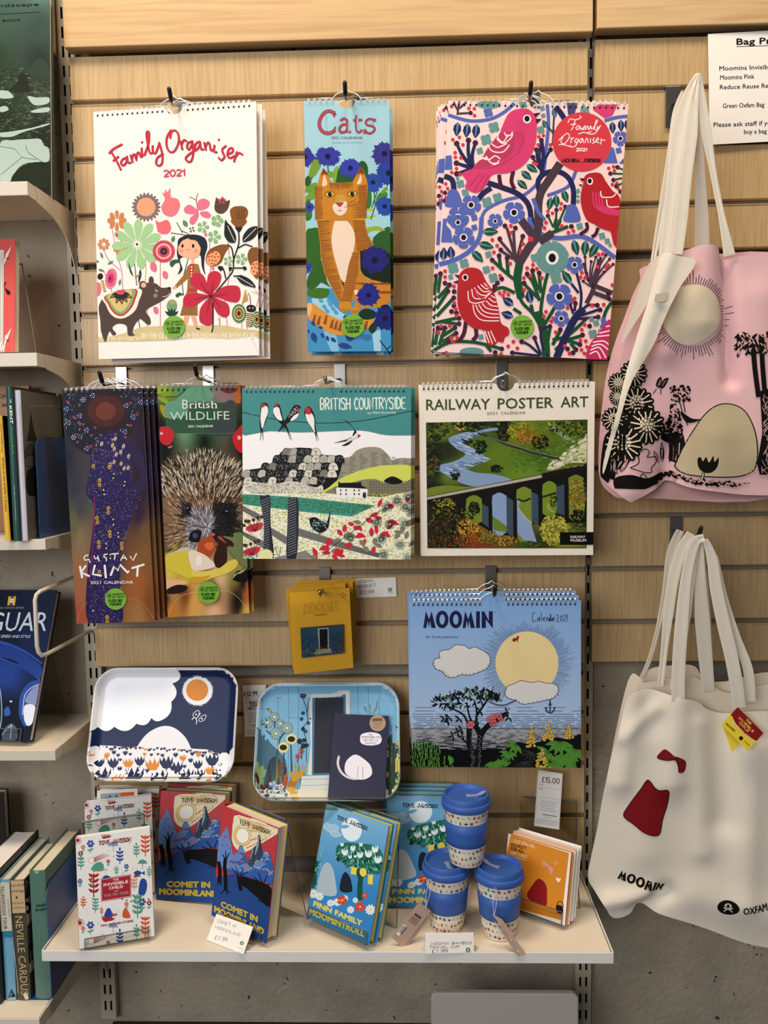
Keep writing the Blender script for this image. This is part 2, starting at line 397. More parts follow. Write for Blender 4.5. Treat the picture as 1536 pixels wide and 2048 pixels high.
    def obj(s,name,parent,m=None,label=None):
        N=None
        if s.hf and not s.sw:
            V=np.array(s.v); x,z=V[:,0],V[:,2]; h=s.hf(x,z); e=.0005; gx=(s.hf(x+e,z) - s.hf(x - e,z))/(2*e); gz=(s.hf(x,z+e) - s.hf(x,z - e))/(2*e); V[:,1] +=h
            N=np.stack([gx,-np.ones(len(x)),gz],1); N /= np.linalg.norm(N,axis=1)[:,None]; s.v=[tuple(v) for v in V]; V=None
            A_=[sum(s.v[f[i]][0]*s.v[f[(i+1) % len(f)]][2] - s.v[f[(i+1) % len(f)]][0]*s.v[f[i]][2] for i in range(len(f))) for f in s.f]; s.c=[c for c in s.c]
            s.f=[f if a_>0 else f[::-1] for f,a_ in zip(s.f,A_)]
        me=bpy.data.meshes.new(name); me.from_pydata(s.v,[],s.f); me.materials.append(m or M_PRINT)
        if N is not None: me.polygons.foreach_set('use_smooth',[True]*len(me.polygons)); me.normals_split_custom_set_from_vertices(N.tolist())
        at=me.color_attributes.new('ink','FLOAT_COLOR','CORNER'); buf=np.ones((len(me.loops),4),np.float32); i=0
        for col,k in s.c: buf[i:i+k,:3]=np.array(col) ** 1.13; i +=k
        at.data.foreach_set('color',buf.ravel()); me.update()
        o=bpy.data.objects.new(name,me); COL.objects.link(o); return finish(o,parent,label)
M_PRINT=print_mat('printed_card',.5); M_INK=print_mat('printed_cloth',.85,.15); M_GLOSS=print_mat('printed_gloss',.34)
def shade(h,k): c=lin(h); return tuple(min(1,a*k) for a in c)
# ================================================================ the setting
G().box(-2.2,2.4,.045,.12,0,3.2).obj('wall_back',M_CONC,kind='structure')
G().box(-2.2,2.4,-4.0,.12,-.05,0).obj('floor',mat('grey_carpet','#5d5a56',.95,bump=.4,bscale=200),kind='structure')
def slat_bay(name,x0,x1,rows,header):
    t=thing(name,kind='structure')
    g=G(); z=rows[0][1]
    for k in range(1,len(rows)+1):
        if k==len(rows) or rows[k - 1][0] - rows[k][1]>.0095: g.box(x0,x1,.0115,.020,rows[k - 1][0],z); z=rows[k][1] if k<len(rows) else 0
    g.obj('backing_board',M_ALU,t)
    for i,(a,b) in enumerate(rows):
        g=G(); xa,xb=x0+.0005,x1 - .0005
        # slat profile: flat face, bevelled lower edge and a thin projecting upper lip
        prof=[(0,a+.002),(.0025,a),(.0113,a),(.0113,b - .001),(.0012,b - .001),(-.0006,b),(-.0012,b - .0008),(-.0006,b - .0022),(0,b - .003)]
        V=[(x,y,z) for x in (xa,xb) for y,z in prof]; n=len(prof)
        g.add(V,[tuple(range(n)),tuple(range(2*n - 1,n - 1,-1))]+[(k,(k+1) % n,(k+1) % n+n,k+n) for k in range(n)])
        g.obj('slat',M_SLAT,t)
    if header:
        hx0,hx1,hz0,hz1,y=header
        G().box(hx0,hx1,y,.0115,hz0,hz1).obj('header_board',M_HEAD,t,bevel=.0015)
    return t
def rows_from(lips,gap=.0078,joints=()):
    r=[]
    for k in range(len(lips) - 1):
        top=lips[k]; bot=lips[k+1]+(joints.get(k+1,gap) if joints else gap); r.append((bot,top))
    return r
L1=[2.219,2.1346,2.0336,1.9324,1.8392,1.7533,1.6546,1.5566,1.4585,1.3607,1.2640,1.1653,1.0636,.9897,.8896,.7865,.6996]
slat_bay('trim_1',-.6065,.3315,rows_from(L1,.0082,{4: .0125,12: .0245}),(-.6084,.3367,2.2290,2.42,-.016))
L2=[2.2220,2.1311,2.0339,1.9304,1.8364,1.7549,1.6537,1.5496,1.4544,1.3649,1.2651,1.1642,1.0825]
slat_bay('trim_2',.3437,1.30,rows_from(L2,.0082,{4: .0170}),(.3440,1.30,2.2340,2.42,-.016))
G().box(-1.3,-.6335,-.016,.0115,2.2290,2.42).obj('trim_3',M_HEAD,kind='structure',bevel=.0015)

def upright(x0,x1,z0,z1,y,label):
    """twin-slot channel with real slots: strips between the slots"""
    t=thing('slotted_upright',label,'wall upright','slotted steel uprights holding the shelves',M=Matrix.Translation(((x0+x1)/2,y,z0)))
    W=(x1 - x0)/2; H=z1 - z0; g=G(); sw=.0042; xs=(-W*.38,W*.38)
    cuts=[-W,xs[0] - sw/2,xs[0]+sw/2,xs[1] - sw/2,xs[1]+sw/2,W]
    for i in (0,2,4): g.box(cuts[i],cuts[i+1],0,.002,0,H)
    z=.018; prev=0
    while z<H - .03:
        for i in (1,3): g.box(cuts[i],cuts[i+1],.0,.002,prev,z)
        prev=z+.0205; z +=.0345
    for i in (1,3): g.box(cuts[i],cuts[i+1],0,.002,prev,H)
    g.box(-W,-W+.0015,.002,.016,0,H).box(W - .0015,W,.002,.016,0,H).obj('channel',M_UP,t)
    G().box(-W+.002,W - .002,.0135,.0145,0,H).obj('slot_shade',M_DARK,t)  # near-black sheet paints in the shade seen through the slots
    s=G().lathe([(0,0),(.0042,0),(.0035,.0015),(0,.0022)],16); s.v=[(a,-c,b) for a,b,c in s.v]
    zz=aty(148,531,y)[2] - z0
    if label.startswith('left'):
        o=s.obj('screw',M_CHROME,t,smooth=True); o.location=(W*.72,-.0005,zz)
    return t
upright(-.6375,-.607,.351,2.42,.0265,'left cream slotted steel upright between book shelves and slatted panel')
upright(.3215,.3525,.20,2.42,.0265,'right cream slotted steel upright in the gap between the two slatted panels')

# ---------------------------------------------------------------- shelves
def shelf(name,x0,x1,z,yf,label,lip=.021,m=M_STEEL,top=M_SHELF,bracket='curve',group=None,rim=.003):
    t=thing(name,label,'shelf',group,M=Matrix.Translation(((x0+x1)/2,.02,z)))
    W=(x1 - x0)/2; yf=yf - .02
    G().box(-W+.004,W - .004,yf+.004,.024,-.004,0).obj('deck',top,t)
    G().box(-W,W,yf,yf+.0022,-lip,.0016).obj('front_lip',m,t,bevel=.0009)
    for s in (-1,1):
        x=s*W
        G().box(min(x,x - s*.002),max(x,x - s*.002),yf+.0022,.02,-lip,.0016).obj('side_lip',m,t)
    if bracket:
        for s in (-1,1):
            x=s*(W - .0035); d=-yf
            P=[(yf+.028,.0018),(yf+.034,-lip - .002),(yf*.45,-lip - .012),(yf*.2,-lip - .03),(yf*.04,-.085),(.008,-.125),(.008,.0018)] if bracket=='curve' else \
                [(yf+.03,-.004),(yf+.036,-lip - .006),(0,-.085),(.008,-.085),(.008,-.004)]
            if bracket=='curve':
                c=catmull(P[1:6],False,4); P=[P[0]]+c+[P[6]]
            n=len(P); V=[(x - .001+s*.0036,a,b) for a,b in P]+[(x+.001+s*.0036,a,b) for a,b in P]
            G().add(V,[tuple(range(n)),tuple(range(2*n - 1,n - 1,-1))]+[(k,k+n,(k+1) % n+n,(k+1) % n) for k in range(n)]).obj('bracket',m,t)
    return t
SH='cream steel book shelves on the left'
shelf('book_shelf',-1.6,-.622,1.9484,-.157,'cream steel shelf under the tall green landscape book',group=SH)
shelf('book_shelf',-1.6,-.622,1.6691,-.1527,'cream steel shelf under the red book',group=SH)
shelf('book_shelf',-1.6,-.622,1.3532,-.1546,'cream steel shelf carrying county books and blue bookend',lip=.017,group=SH)
shelf('book_shelf',-1.6,-.622,.9818,-.156,'cream steel shelf under the dark blue car book',lip=.017,group=SH)
shelf('book_shelf',-1.6,-.622,.5645,-.261,'lowest and deepest cream steel shelf holding old cricket books',group=SH)
shelf('display_shelf',-.6215,.327,.672,-.243,'long beige display shelf under the trays with books and cups on it',lip=.0175,m=M_WHITE,bracket='wedge',group='display shelf')
Z0=.672
# lower deck and pale board under the display shelf
o=G().box(-.62,.32,-.32,.045,.31,.3325).obj('low_bench',mat('dark_red_wood','#3a211a',.5)); finish(o,None,'dark red wooden bench top at the very bottom under the display shelf','bench')
b0=aty(862,1986,-.10); b1=aty(1157,1986,-.10)
o=G().plate(rrect(b1[0] - b0[0],.16,.012,5),0,.012).obj('pale_board',mat('pale_grey_board','#b9b3a6',.6),bevel=.002)
o.matrix_world=Matrix.Translation(((b0[0]+b1[0])/2,-.10,b0[2] - .16)) @ Matrix.Rotation(0,4,'X'); finish(o,None,'pale grey round-cornered board standing under right end of display shelf','board')

# ---------------------------------------------------------------- hooks
def hook(tip,plate,z_px,tipy,label,black=True,pw=.021,ph=.062,ylen=.03):
    """tip px (black cap foot), plate px centre x and the plate's top/bottom px"""
    (px,p0,p1)=plate; a=aty(px,p0,-.004); b=aty(px,p1,-.004)
    t=thing('display_hook',label,'hook','chrome display hooks in the panel grooves',M=Matrix.Translation(a))
    H=a[2] - b[2]
    G().box(-pw/2,pw/2,-.0012,.001,-H,0).box(-pw/2,pw/2,.001,.012,-.0015,0).obj('back_plate',M_CHROME,t,bevel=.0004)
    T=aty(*tip,tipy) - a; s=Vector((0,-.002,max(-H*.8,T[2] - .012) if z_px is None else z_px))
    up=Vector((0,-.012,.016)) if black else Vector((0,-.006,.008))
    G().tube([s,s.lerp(T,.5)+Vector((0,0,-.001)),T+Vector((0,.006,-.0035)),T,T+up*.35],.0024,8).obj('hook_rod',M_CHROME,t,smooth=True)
    if black: G().tube([T+up*.05,T+up*.4,T+up*.95,T+up*1.1],[.0036,.0036,.0036,.0022],10).obj('rubber_tip',M_BLACK,t,smooth=True)
    else: G().tube([T+up*.3,T+up*.8],[.0034,.0034],10).obj('hook_end',M_CHROME,t,smooth=True)
    return t
hook((343,203),(367,203,262),-.012,-.135,'display hook with black tip above the white flower calendar')
hook((691,191),(716,190,248),-.006,-.135,'display hook with black tip above the narrow blue cat calendar')
hook((1060,191),(1067,184,243),-.006,-.14,'display hook with black tip above the pink bird calendar')
hook((205,765),(242,734,785),-.03,-.165,'display hook with black tip above the narrow purple calendar')
hook((394,752),(416,731,785),-.03,-.125,'display hook with black tip above the hedgehog calendar')
hook((651,762),(679,728,785),-.028,-.14,'bare steel hook above the teal countryside calendar',black=False)
hook((1006,768),(1003,722,780),-.028,-.13,'chrome hook above the green landscape poster calendar',black=False)
hook((989,1190),(981,1131,1196),-.03,-.145,'display hook above the sky blue sun calendar')
hook((640,1188),(649,1134,1180),-.028,-.12,'short chrome hook holding the yellow magnet packets',black=False)
hook((1386,167),(1346,173,255),-.03,-.155,'chrome hook carrying the pink tote bag',black=False,pw=.026)
hook((1397,1072),(1352,1034,1108),-.026,-.16,'display hook with black tip carrying the natural cotton bags',pw=.024)

# ---------------------------------------------------------------- calendars
def notch_outline(w,h,nr,r=.0):
    P=[(-w/2,0),(w/2,0),(w/2,h)]
    if nr: P +=[(nr*math.cos(a),h - nr*.78*math.sin(a)) for a in (math.pi*i/12 for i in range(13))]
    P.append((-w/2,h)); return P
def calendar(label,P,w,h,bg,art=None,group=None,nr=.0165,pitch=.0085,thick=.004,pages='#e9e4da',ring=.0042,back='#cfc8bb',sticker=None,hang=True):
    t=thing('wall_calendar',label,'calendar',group,M=P)
    G().plate(notch_outline(w,h,nr),0,.0006).obj('front_cover',mat('card_'+bg,bg,.42),t)
    G().plate(notch_outline(w - .001,h - .0012,nr*.9),.0008,thick).obj('page_block',mat('pages_'+pages,pages,.7),t)
    g=G(); A=Art(P,(-w/2,w/2,0,h))
    if art: art(A)
    A.direct=True; x=-w/2+.008; sq=[]
    while x<w/2 - .006:
        if abs(x)>nr+.003:
            sq.append([(x - .0014,h - .0085),(x+.0014,h - .0085),(x+.0014,h - .0052),(x - .0014,h - .0052)])
            for dx in (-.0011,.0011):
                g.tube([(x+dx,.002+ring*math.sin(a)*1.0 - .0003,h - .0065+.0052+.0058*math.cos(a)) for a in (math.radians(d) for d in (235,270,305,340,15,50,90,130))],.00042,4)
        x +=pitch
    A.put(sq,'#2c2722'); A.obj('cover_print',t)
    g.obj('wire_binding',M_WIRE,t)
    if hang:
        zt=h+.004; g=G()
        g.tube(catmull([(-.055,.0005,zt),(-.024,.0005,zt),(-.015,.0005,zt+.008),(-.0045,.0005,zt+.0125),(0,.0005,zt+.0155),(.0045,.0005,zt+.0125),(.015,.0005,zt+.008),(.024,.0005,zt),(.055,.0005,zt)],False,3) if False else
               [(-.055,.0005,zt),(-.024,.0005,zt),(-.018,.0005,zt+.006),(-.012,.0005,zt+.0085),(-.005,.0005,zt+.0105),(0,.0005,zt+.0150),(.005,.0005,zt+.0105),(.012,.0005,zt+.0085),(.018,.0005,zt+.006),(.024,.0005,zt),(.055,.0005,zt)],.0009,6)
        g.obj('hanger_wire',M_WIRE,t,smooth=True)
    if sticker:
        S=Art(P,None,y0=-.0022); eco_sticker(S,*sticker); S.obj('sticker',t,label='round lime green sticker')
    return t
def emblem(a,cx,cy,r,col,bg):
    """ring-headed emblem: white head and shoulders in a disc"""
    a.el(cx,cy,r,r,col); a.el(cx,cy - r*.12,r*.40,r*.40,bg); a.el(cx,cy - r*.12,r*.22,r*.22,col)
    a.lns([[(cx - r*.42,cy+r*.58),(cx - r*.05,cy+r*.22),(cx+r*.3,cy+r*.1)],[(cx+r*.42,cy+r*.58),(cx+r*.05,cy+r*.22),(cx - r*.3,cy+r*.1)]],r*.2,bg)
def eco_sticker(a,cx,cy,r):
    k='#1c3312'; a.el(cx,cy,r,r,'#84b845',n=40)
    e=r/22; a.el(cx - 12.5*e,cy - 6.5*e,5.6*e,5.6*e,k); a.el(cx - 12.5*e,cy - 6.5*e,4.8*e,4.8*e,'#84b845')
    emblem(a,cx - 12.5*e,cy - 6.5*e,3.0*e,k,'#84b845')
    a.hand('SOURCED',cx - 5.5*e,cy - 7.4*e,cx+18*e,cy - 8.6*e,3.6*e,.95*e,k,rnd=False)
    a.hand('BY OXFAM',cx - 5.5*e,cy - 1.9*e,cx+18*e,cy - 3.1*e,3.6*e,.95*e,k,rnd=False)
    a.hand('PLASTIC-FREE',cx - 13.5*e,cy+6.6*e,cx+14*e,cy+5.6*e,5.2*e,1.25*e,k,rnd=False)
    a.hand('PACKAGING',cx - 10.5*e,cy+13.6*e,cx+11.5*e,cy+12.6*e,5.2*e,1.25*e,k,rnd=False)
def stack(first,labels,offs):
    for lb,(dx,dy,dz,rr) in zip(labels,offs):
        c=copy_tree(first); c.matrix_world=Matrix.Translation((dx,dy,dz)) @ first.matrix_world @ Matrix.Rotation(math.radians(rr),4,'Y'); c['label']=lb
def logo_moomin(a,x0,y0,x1,y1,h,col,line=None):
    """heavy poster capitals with pointed M's"""
    L=math.hypot(x1 - x0,y1 - y0); ux,uy=(x1 - x0)/L,(y1 - y0)/L
    f=lambda p: (x0+ux*p[0]*L/100+uy*p[1]*h,y0+uy*p[0]*L/100 - ux*p[1]*h)
    Mg=[(0,0),(3.7,1),(8.3,.52),(12,1),(18,0),(11.8,0),(9.6,.42),(8.3,-.03),(6.2,.42),(4.4,0)]
    Mq=lambda o: [f((x+o,y)) for x,y in Mg]
    def ring(cx,r):
        n=22; P=[]
        for i in range(n):
            a0,a1=2*math.pi*i/n,2*math.pi*(i+1)/n
            P.append([f((cx+r*math.cos(a0),.5+.52*math.sin(a0))),f((cx+r*math.cos(a1),.5+.52*math.sin(a1))),f((cx+r*.42*math.cos(a1),.5+.3*math.sin(a1))),f((cx+r*.42*math.cos(a0),.5+.3*math.sin(a0)))])
        return P
    Ig=[f(p) for p in ((76,0),(76,.98),(81.5,.98),(81.5,0))]
    N1=[f(p) for p in ((84,0),(84,.98),(87.5,.98),(94.3,.42),(94.3,.98),(100,.98),(100,-.03),(90,.5),(90,0))]
    if line:
        for q in (Mq(0),Mq(56.5),Ig,N1): a.ln(q+[q[0]],line,col)
        for cx in (27.2,46.8):
            for rr,ry in ((9.2,.52),(4,.28)): a.ln([f((cx+rr*math.cos(t),.5+ry*math.sin(t))) for t in (2*math.pi*i/20 for i in range(21))],line,col)
    else: a.put([Mq(0),Mq(56.5),Ig,N1]+ring(27.2,9.2)+ring(46.8,9.2),col)
POSES={
 'white': (-.3980,-.0983,1.6649,-5.39,-1.86,.32,.2916,.4273),'cats': (-.0994,-.0804,1.6717,1.76,.49,.41,.1460,.4230),
 'pink': (.1965,-.0883,1.6580,-3.62,1.34,4.09,.2989,.4196),'purple': (-.5216,-.1134,1.1999,1.84,.89,-.74,.1387,.4108),
 'hog': (-.3583,-.0989,1.2085,9.60,-.68,-.61,.1429,.4069),'country': (-.1440,-.1087,1.3088,-.57,-1.68,.82,.2953,.2990),
 'rail': (.1732,-.0875,1.3087,-2.0,1.43,0,.3023,.3014),'sky': (.1505,-.1072,.9308,-1.23,-1.37,.03,.3007,.2995),
 'magnet': (-.1569,-.0728,1.0983,12.89,4.23,-2.37,.1082,.1515),'note': (-.0637,-.0041,1.2205,.76,-.22,-1.45,.0798,.0368),
 'tray1': (-.4504,-.1200,.9112,-1.30,-21.61,-.08,.2687,.2005),'tray2': (-.1521,-.1207,.8743,.73,-26.25,.25,.2634,.2055),
 'navy': (-.0973,-.1405,.8866,-.50,-29.78,2.35,.1012,.1475),'inv': (-.4976,-.2307,.6800,16.68,-10.06,-.53,.1202,.1798),
 'comet_r': (-.4126,-.1001,.6780,-9.16,-11.21,-.66,.1360,.1936),'comet_f': (-.2996,-.1996,.6850,-31.93,-7.05,3.43,.1294,.1943),
 'finn_f': (-.1299,-.2067,.6875,-31.71,-16.09,2.39,.1330,.1924),'sign': (.5990,-.0064,2.0347,1.07,-.15,-1.94,.1047,.1899),
 'tag12': (-.2969,-.0080,.9525,1.52,-.01,-.90,.0447,.1011)}
def PP(k): p=POSES[k]; return pose(*p[:6]),p[6],p[7]
# ================================================================ calendar cover art (flat print, photo coordinates carried onto each cover)
def art_white(a):
    R='#c4364a'; G1='#a9cf98'; G2='#7fb079'; DK='#2a3133'; OR='#d08a5c'; BR='#8a5a2c'; PK='#e27a92'
    a.view(180,170,4.267)
    S=[[(180,570),(222,640),(262,722)],[(165,580),(200,545),(270,507)],[(200,645),(240,612)],[(305,622),(276,636),(264,668),(284,686),(310,655),(314,606),(322,660),(345,662)],
         [(346,600),(362,655)],[(355,640),(366,600),(382,592),(395,640)],[(393,625),(402,585),(418,576),(432,612),(445,605)],[(440,540),(444,590),(466,596)],
         [(464,596),(498,500),(502,405),(486,400),(482,440),(506,570),(528,580)],[(534,520),(536,570),(560,578),(590,500)],[(590,492),(616,590),(614,664),(588,688),(564,670),(574,622),(622,588)],
         [(690,386),(658,440),(652,510),(676,566),(716,566),(752,500),(755,430),(728,388),(694,400),(684,450)],[(772,480),(786,548)],[(778,512),(800,470),(822,478)],
         [(866,482),(836,496),(828,532),(846,550),(872,500)],[(872,478),(880,580),(862,648),(832,652),(816,624),(846,590),(900,556)],[(936,482),(906,496),(894,530),(910,552),(936,510),(938,486),(946,545),(966,548)],
         [(974,492),(988,552)],[(982,530),(1002,492),(1018,500),(1030,556),(1046,552)],[(1062,516),(1056,566),(1080,572)],[(1158,520),(1128,548),(1134,580),(1146,612),(1122,642),(1098,622)],
         [(1172,592),(1216,570),(1214,538),(1184,548),(1172,600),(1196,622),(1230,606)],[(1252,572),(1228,652)],[(1242,612),(1268,580),(1298,592)]]
    for sh,c in ((4,'#8d5560'),(0,R)): a.lns([[(x+sh,y+sh) for x,y in s] for s in S],17,c,smooth=True,caps=True)
    a.el(445,490,11,11,R); a.el(1100,468,11,11,R)
    a.hand('2021',636,782,816,772,50,15,'#c9566a')
    # upper flowers
    a.petals(480,1042,60,122,22,14,'#8a7472'); a.el(478,1042,78,78,'#f3ae86'); a.lns([[(478+r*math.cos(t),1042+r*math.sin(t)),(480+r*math.cos(t),1043+r*math.sin(t))] for r,n in ((12,4),(30,9),(48,14),(64,18)) for t in (2*math.pi*i/n for i in range(n))],7,'#cf6b58',caps=True)
    a.sm([(640,975),(614,918),(634,925),(646,890),(660,915),(686,882),(692,955),(750,975),(768,1035),(735,1105),(680,1124),(625,1095),(610,1035)],'#ea8084')
    for p in ([(928,1068),(925,990),(975,970),(1022,1000),(1000,1050)],[(920,1072),(850,1022),(806,1050),(812,1090),(880,1102)],[(940,1085),(1000,1080),(1034,1112),(1010,1138),(955,1120)],[(920,1090),(860,1130),(850,1175),(885,1190),(925,1130)]): a.sm(p,PK)
    a.lns([[(925,1110),(915,1040),(905,985),(850,955)],[(915,1040),(908,970),(922,925)]],6,'#a85060',smooth=True)
    a.sm([(1062,1050),(1078,960),(1105,990),(1130,955),(1160,990),(1195,985),(1175,1060),(1130,1098),(1085,1090)],'#5d4a3c'); a.petals(1128,985,5,34,5,8,'#d84a62',rot=200)
    a.sm([(1196,1100),(1200,1060),(1240,1036),(1310,1036),(1346,1065),(1345,1115),(1310,1170),(1280,1200),(1255,1200),(1215,1160)],BR); a.lns([[(1250+d,1060),(1262+d*.7,1180)] for d in (0,22,44,66)],5,'#5c3a1c')
    a.petals(230,1165,18,80,8,17,OR); a.petals(1085,1160,12,52,5,22,G2); a.el(1085,1160,9,9,'#f0f2d8')
    a.view(180,440,4.267)
    # stems
    a.lns([[(190,80),(205,160),(230,300),(270,430),(280,600)],[(120,260),(160,340),(260,430)],[(120,440),(190,620)],[(600,350),(600,930)],[(1020,190),(1030,400),(1020,560)],[(1180,180),(1190,460),(1150,700),(1175,910)],[(1110,830),(1105,930)],[(1295,880),(1298,950)]],6,'#c9808c',smooth=True)
    a.lns([[(470,300),(480,420),(470,520)],[(490,760),(488,920)],[(1345,880),(1335,980)]],5,'#c98f50')
    a.lns([[(370,270),(400,560)],[(415,850),(430,950)],[(780,90),(850,130),(690,110)],[(840,330),(790,520),(800,640)],[(740,20),(790,110)]],7,'#45604a',smooth=True)
    a.petals(230,-2,18,80,8,17,OR); a.petals(118,208,12,52,8,14,OR); a.petals(260,240,14,62,9,16,OR)
    a.petals(402,208,24,212,11,38,G1,rot=12); a.el(402,208,20,20,'#f1f3d6'); a.el(402,208,11,11,'#43332a')
    a.el(630,268,92,92,'#df5f74',n=30); a.petals(630,268,70,98,30,8,'#c64a5c'); a.el(630,268,66,66,'#f2c9b4'); a.el(630,268,54,54,'#d4546a'); a.petals(630,268,5,34,12,7,'#3a3240')
    a.sm([(560,0),(590,20),(660,0),(692,60),(672,110),(620,120),(580,100),(570,60)],'#e8747c'); a.sm([(850,0),(905,0),(895,28),(865,36)],PK)
    for x,y,r in ((965,62,52),(1060,145,58),(1090,10,50),(1183,352,44),(1292,335,50)): a.petals(x,y,8,r,5,r*.36,'#8fb885'); a.el(x,y,8,8,'#f0f2d8')
    for x,y,s,c in ((545,400,44,PK),(645,468,36,PK),(565,770,34,PK),(990,125,18,PK),(230,128,18,'#c9566a'),(1050,412,18,PK)): a.sm([(x - s*.6,y - s*.8),(x+s*.3,y - s*.7),(x+s*.6,y+.2*s),(x+.3*s,y+s),(x - .6*s,y+.5*s)],c)
    for x,y,L,W,an in ((110,330,60,22,250),(80,360,50,20,200),(150,380,60,22,330),(70,420,60,22,20),(250,560,60,22,280),(130,560,50,20,200),(700,190,60,34,290),(830,60,70,40,240)): a.leaf(x,y,L,W,an,'#5f8466','#8fb885')
    a.sm([(690,350),(740,336),(770,360),(730,372),(700,402),(682,380)],'#3c6149'); a.sm([(730,640),(765,618),(800,640),(770,645),(745,662)],'#3c6149')
    a.el(180,500,50,88,'#df6a8e',rot=8,n=26); a.lns([[(178+44*math.cos(t),498+78*math.sin(t)),(180+46*math.cos(t),500+80*math.sin(t))] for t in (i*.3 for i in range(21))],6,'#f6d6dc',caps=True); a.el(178,500,26,42,'#c73c6c',rot=8); a.el(172,500,9,14,'#5a1f38')
    a.el(66,590,30,60,'#e27a92')
    a.el(88,482,24,28,'#241c1c',rot=20); a.el(112,565,18,52,'#efe2a4',rot=-15); a.lns([[(96+i*4,525+i*17),(118+i*4,520+i*17)] for i in range(6)],7,'#241c1c')
    a.sm([(330,360),(350,420),(370,480),(340,440)],'#2f3f46'); a.sm([(430,420),(440,470),(415,540),(415,470)],'#2f3f46'); a.sm([(380,480),(430,462),(400,490)],'#cf8a50')
    # ground band
    a.sm([(70,1040),(75,1000),(200,990),(330,955),(440,915),(600,905),(800,900),(950,900),(1150,900),(1300,930),(1440,945),(1440,1010),(1400,985),(1300,1000),(1180,1012),(950,1000),(700,1025),(400,1035),(200,1035)],'#d7c695')
    rr=random.Random(3); a.lns([[(x,y+rr.uniform(-6,6)),(x+12*k,y+30)] for k,x in ((rr.choice((-1,1)),x) for x in range(90,1420,15)) for y in ((960,985) if x>420 else (995,))],5,'#f4ead0')
    # girl
    a.sm([(745,240),(770,160),(830,128),(920,128),(985,160),(1002,230),(980,310),(975,400),(985,470),(955,400),(940,300),(870,300),(770,330),(790,420),(750,465),(770,400),(745,310)],'#262c36')
    a.poly([(805,820),(850,820),(830,900),(790,900)],'#eab28e'); a.poly([(860,820),(905,820),(920,900),(895,915)],'#eab28e')
    a.poly([(835,392),(870,370),(925,378),(945,450),(915,600),(920,815),(768,815),(830,600),(835,500),(740,580),(720,565),(800,470)],'#a5763f'); a.poly([(832,585),(912,585),(912,612),(832,612)],'#b9403c')
    a.lns([[(800+i*18,680),(790+i*20,812)] for i in range(6)],5,'#7d5530'); a.poly([(852,376),(888,376),(884,480),(856,480)],'#c23c3c'); a.lns([[(868,400+i*26),(868,402+i*26)] for i in range(4)],13,'#f6efe6',caps=True)
    a.poly([(862,320),(888,320),(886,376),(866,376)],'#eab28e'); a.sm([(752,240),(770,190),(830,160),(870,155),(930,190),(945,250),(925,310),(870,330),(800,315),(760,290)],'#f0b896')
    a.sm([(752,230),(790,175),(830,150),(835,130),(760,160),(748,220)],'#262c36'); a.sm([(835,130),(850,165),(910,180),(950,240),(970,200),(920,140)],'#262c36')
    a.el(790,222,10,16,'#221c1c'); a.el(881,222,11,17,'#221c1c'); a.el(780,262,18,16,'#f39a80'); a.el(906,265,20,18,'#f39a80'); a.ln([(820,250),(834,258),(848,250)],4,'#a8443c',smooth=True)
    a.poly([(735,560),(705,570),(708,590),(738,580)],'#eab28e'); a.poly([(905,915),(945,930),(935,940),(905,930)],'#221c1c')
    # small brown bear with a saddle cloth
    a.sm([(75,760),(90,700),(130,650),(240,600),(400,585),(430,560),(470,540),(520,535),(570,545),(610,578),(680,575),(692,600),(680,640),(600,700),(480,770),(510,830),(520,880),(495,895),(440,850),(420,850),(380,900),(365,960),(385,985),(335,990),(320,960),(310,900),(240,885),(190,920),(225,970),(195,985),(165,950),(140,1030),(125,1035),(95,950),(90,870)],'#5c4a42',k=3)
    a.el(452,552,32,32,'#5c4a42'); a.el(458,556,22,22,'#f0b896'); a.el(523,520,22,40,'#5c4a42'); a.el(678,582,15,10,'#1d1716'); a.ln([(620,655),(660,648),(684,625)],5,'#f3d8c0',smooth=True); a.ln([(558,590),(566,608),(582,606)],5,'#f6efe6',smooth=True); a.el(560,646,18,18,'#a0886e')
    for p,c in (([(118,640),(425,585),(415,700),(380,780),(300,835),(230,838),(175,800),(140,730)],'#f3ead8'),([(135,645),(390,588),(385,690),(350,760),(290,815),(235,815),(190,780),(155,720)],'#c24450'),([(148,643),(375,590),(370,680),(340,745),(285,800),(235,798),(198,765),(165,710)],'#93b173'),([(165,640),(345,598),(345,680),(315,740),(275,780),(240,778),(205,745),(180,700)],'#dcc584')): a.sm(p,c)
    for an in (60,85,112,30,150): a.leaf(265,612,112,44,an,'#26332c'); a.leaf(265+62*math.cos(math.radians(an)),612+62*math.sin(math.radians(an)),38,18,an,'#a5763f')
    a.sm([(222,614),(295,597),(290,630),(255,638)],'#e0506e')
    # big red bloom, pods, leaves, caterpillar
    for p in ([(1035,640),(1000,600),(1005,480),(1040,440),(1090,440),(1122,480),(1100,560),(1050,620)],[(1040,645),(1100,590),(1180,560),(1270,570),(1285,650),(1260,700),(1200,700),(1110,670)],[(1045,660),(1110,680),(1180,720),(1190,800),(1150,832),(1090,800),(1050,720)],[(1030,660),(1045,760),(1055,850),(1020,905),(950,880),(932,830),(950,740)],[(1020,650),(960,690),(880,740),(810,735),(795,680),(830,630),(920,625)],[(1025,640),(960,610),(870,560),(860,500),(900,455),(960,465),(1000,540)]):
        a.sm(p,'#c9304a'); m=np.mean(p,0); a.ln([(1033,650),tuple(m)],30,'#a8253c',taper=.7)
    a.el(1033,650,13,13,'#33121c')
    a.lns([[(1268,95),(1270,200),(1230,330),(1220,430),(1180,490),(1080,610)],[(1265,240),(1290,225),(1330,210),(1390,230)],[(1230,410),(1310,410)],[(1225,480),(1300,475)],[(1160,500),(1140,420),(1120,405)],[(1225,330),(1210,240),(1170,210)],[(1050,700),(1050,900),(1040,960)]],11,'#1f2624',smooth=True)
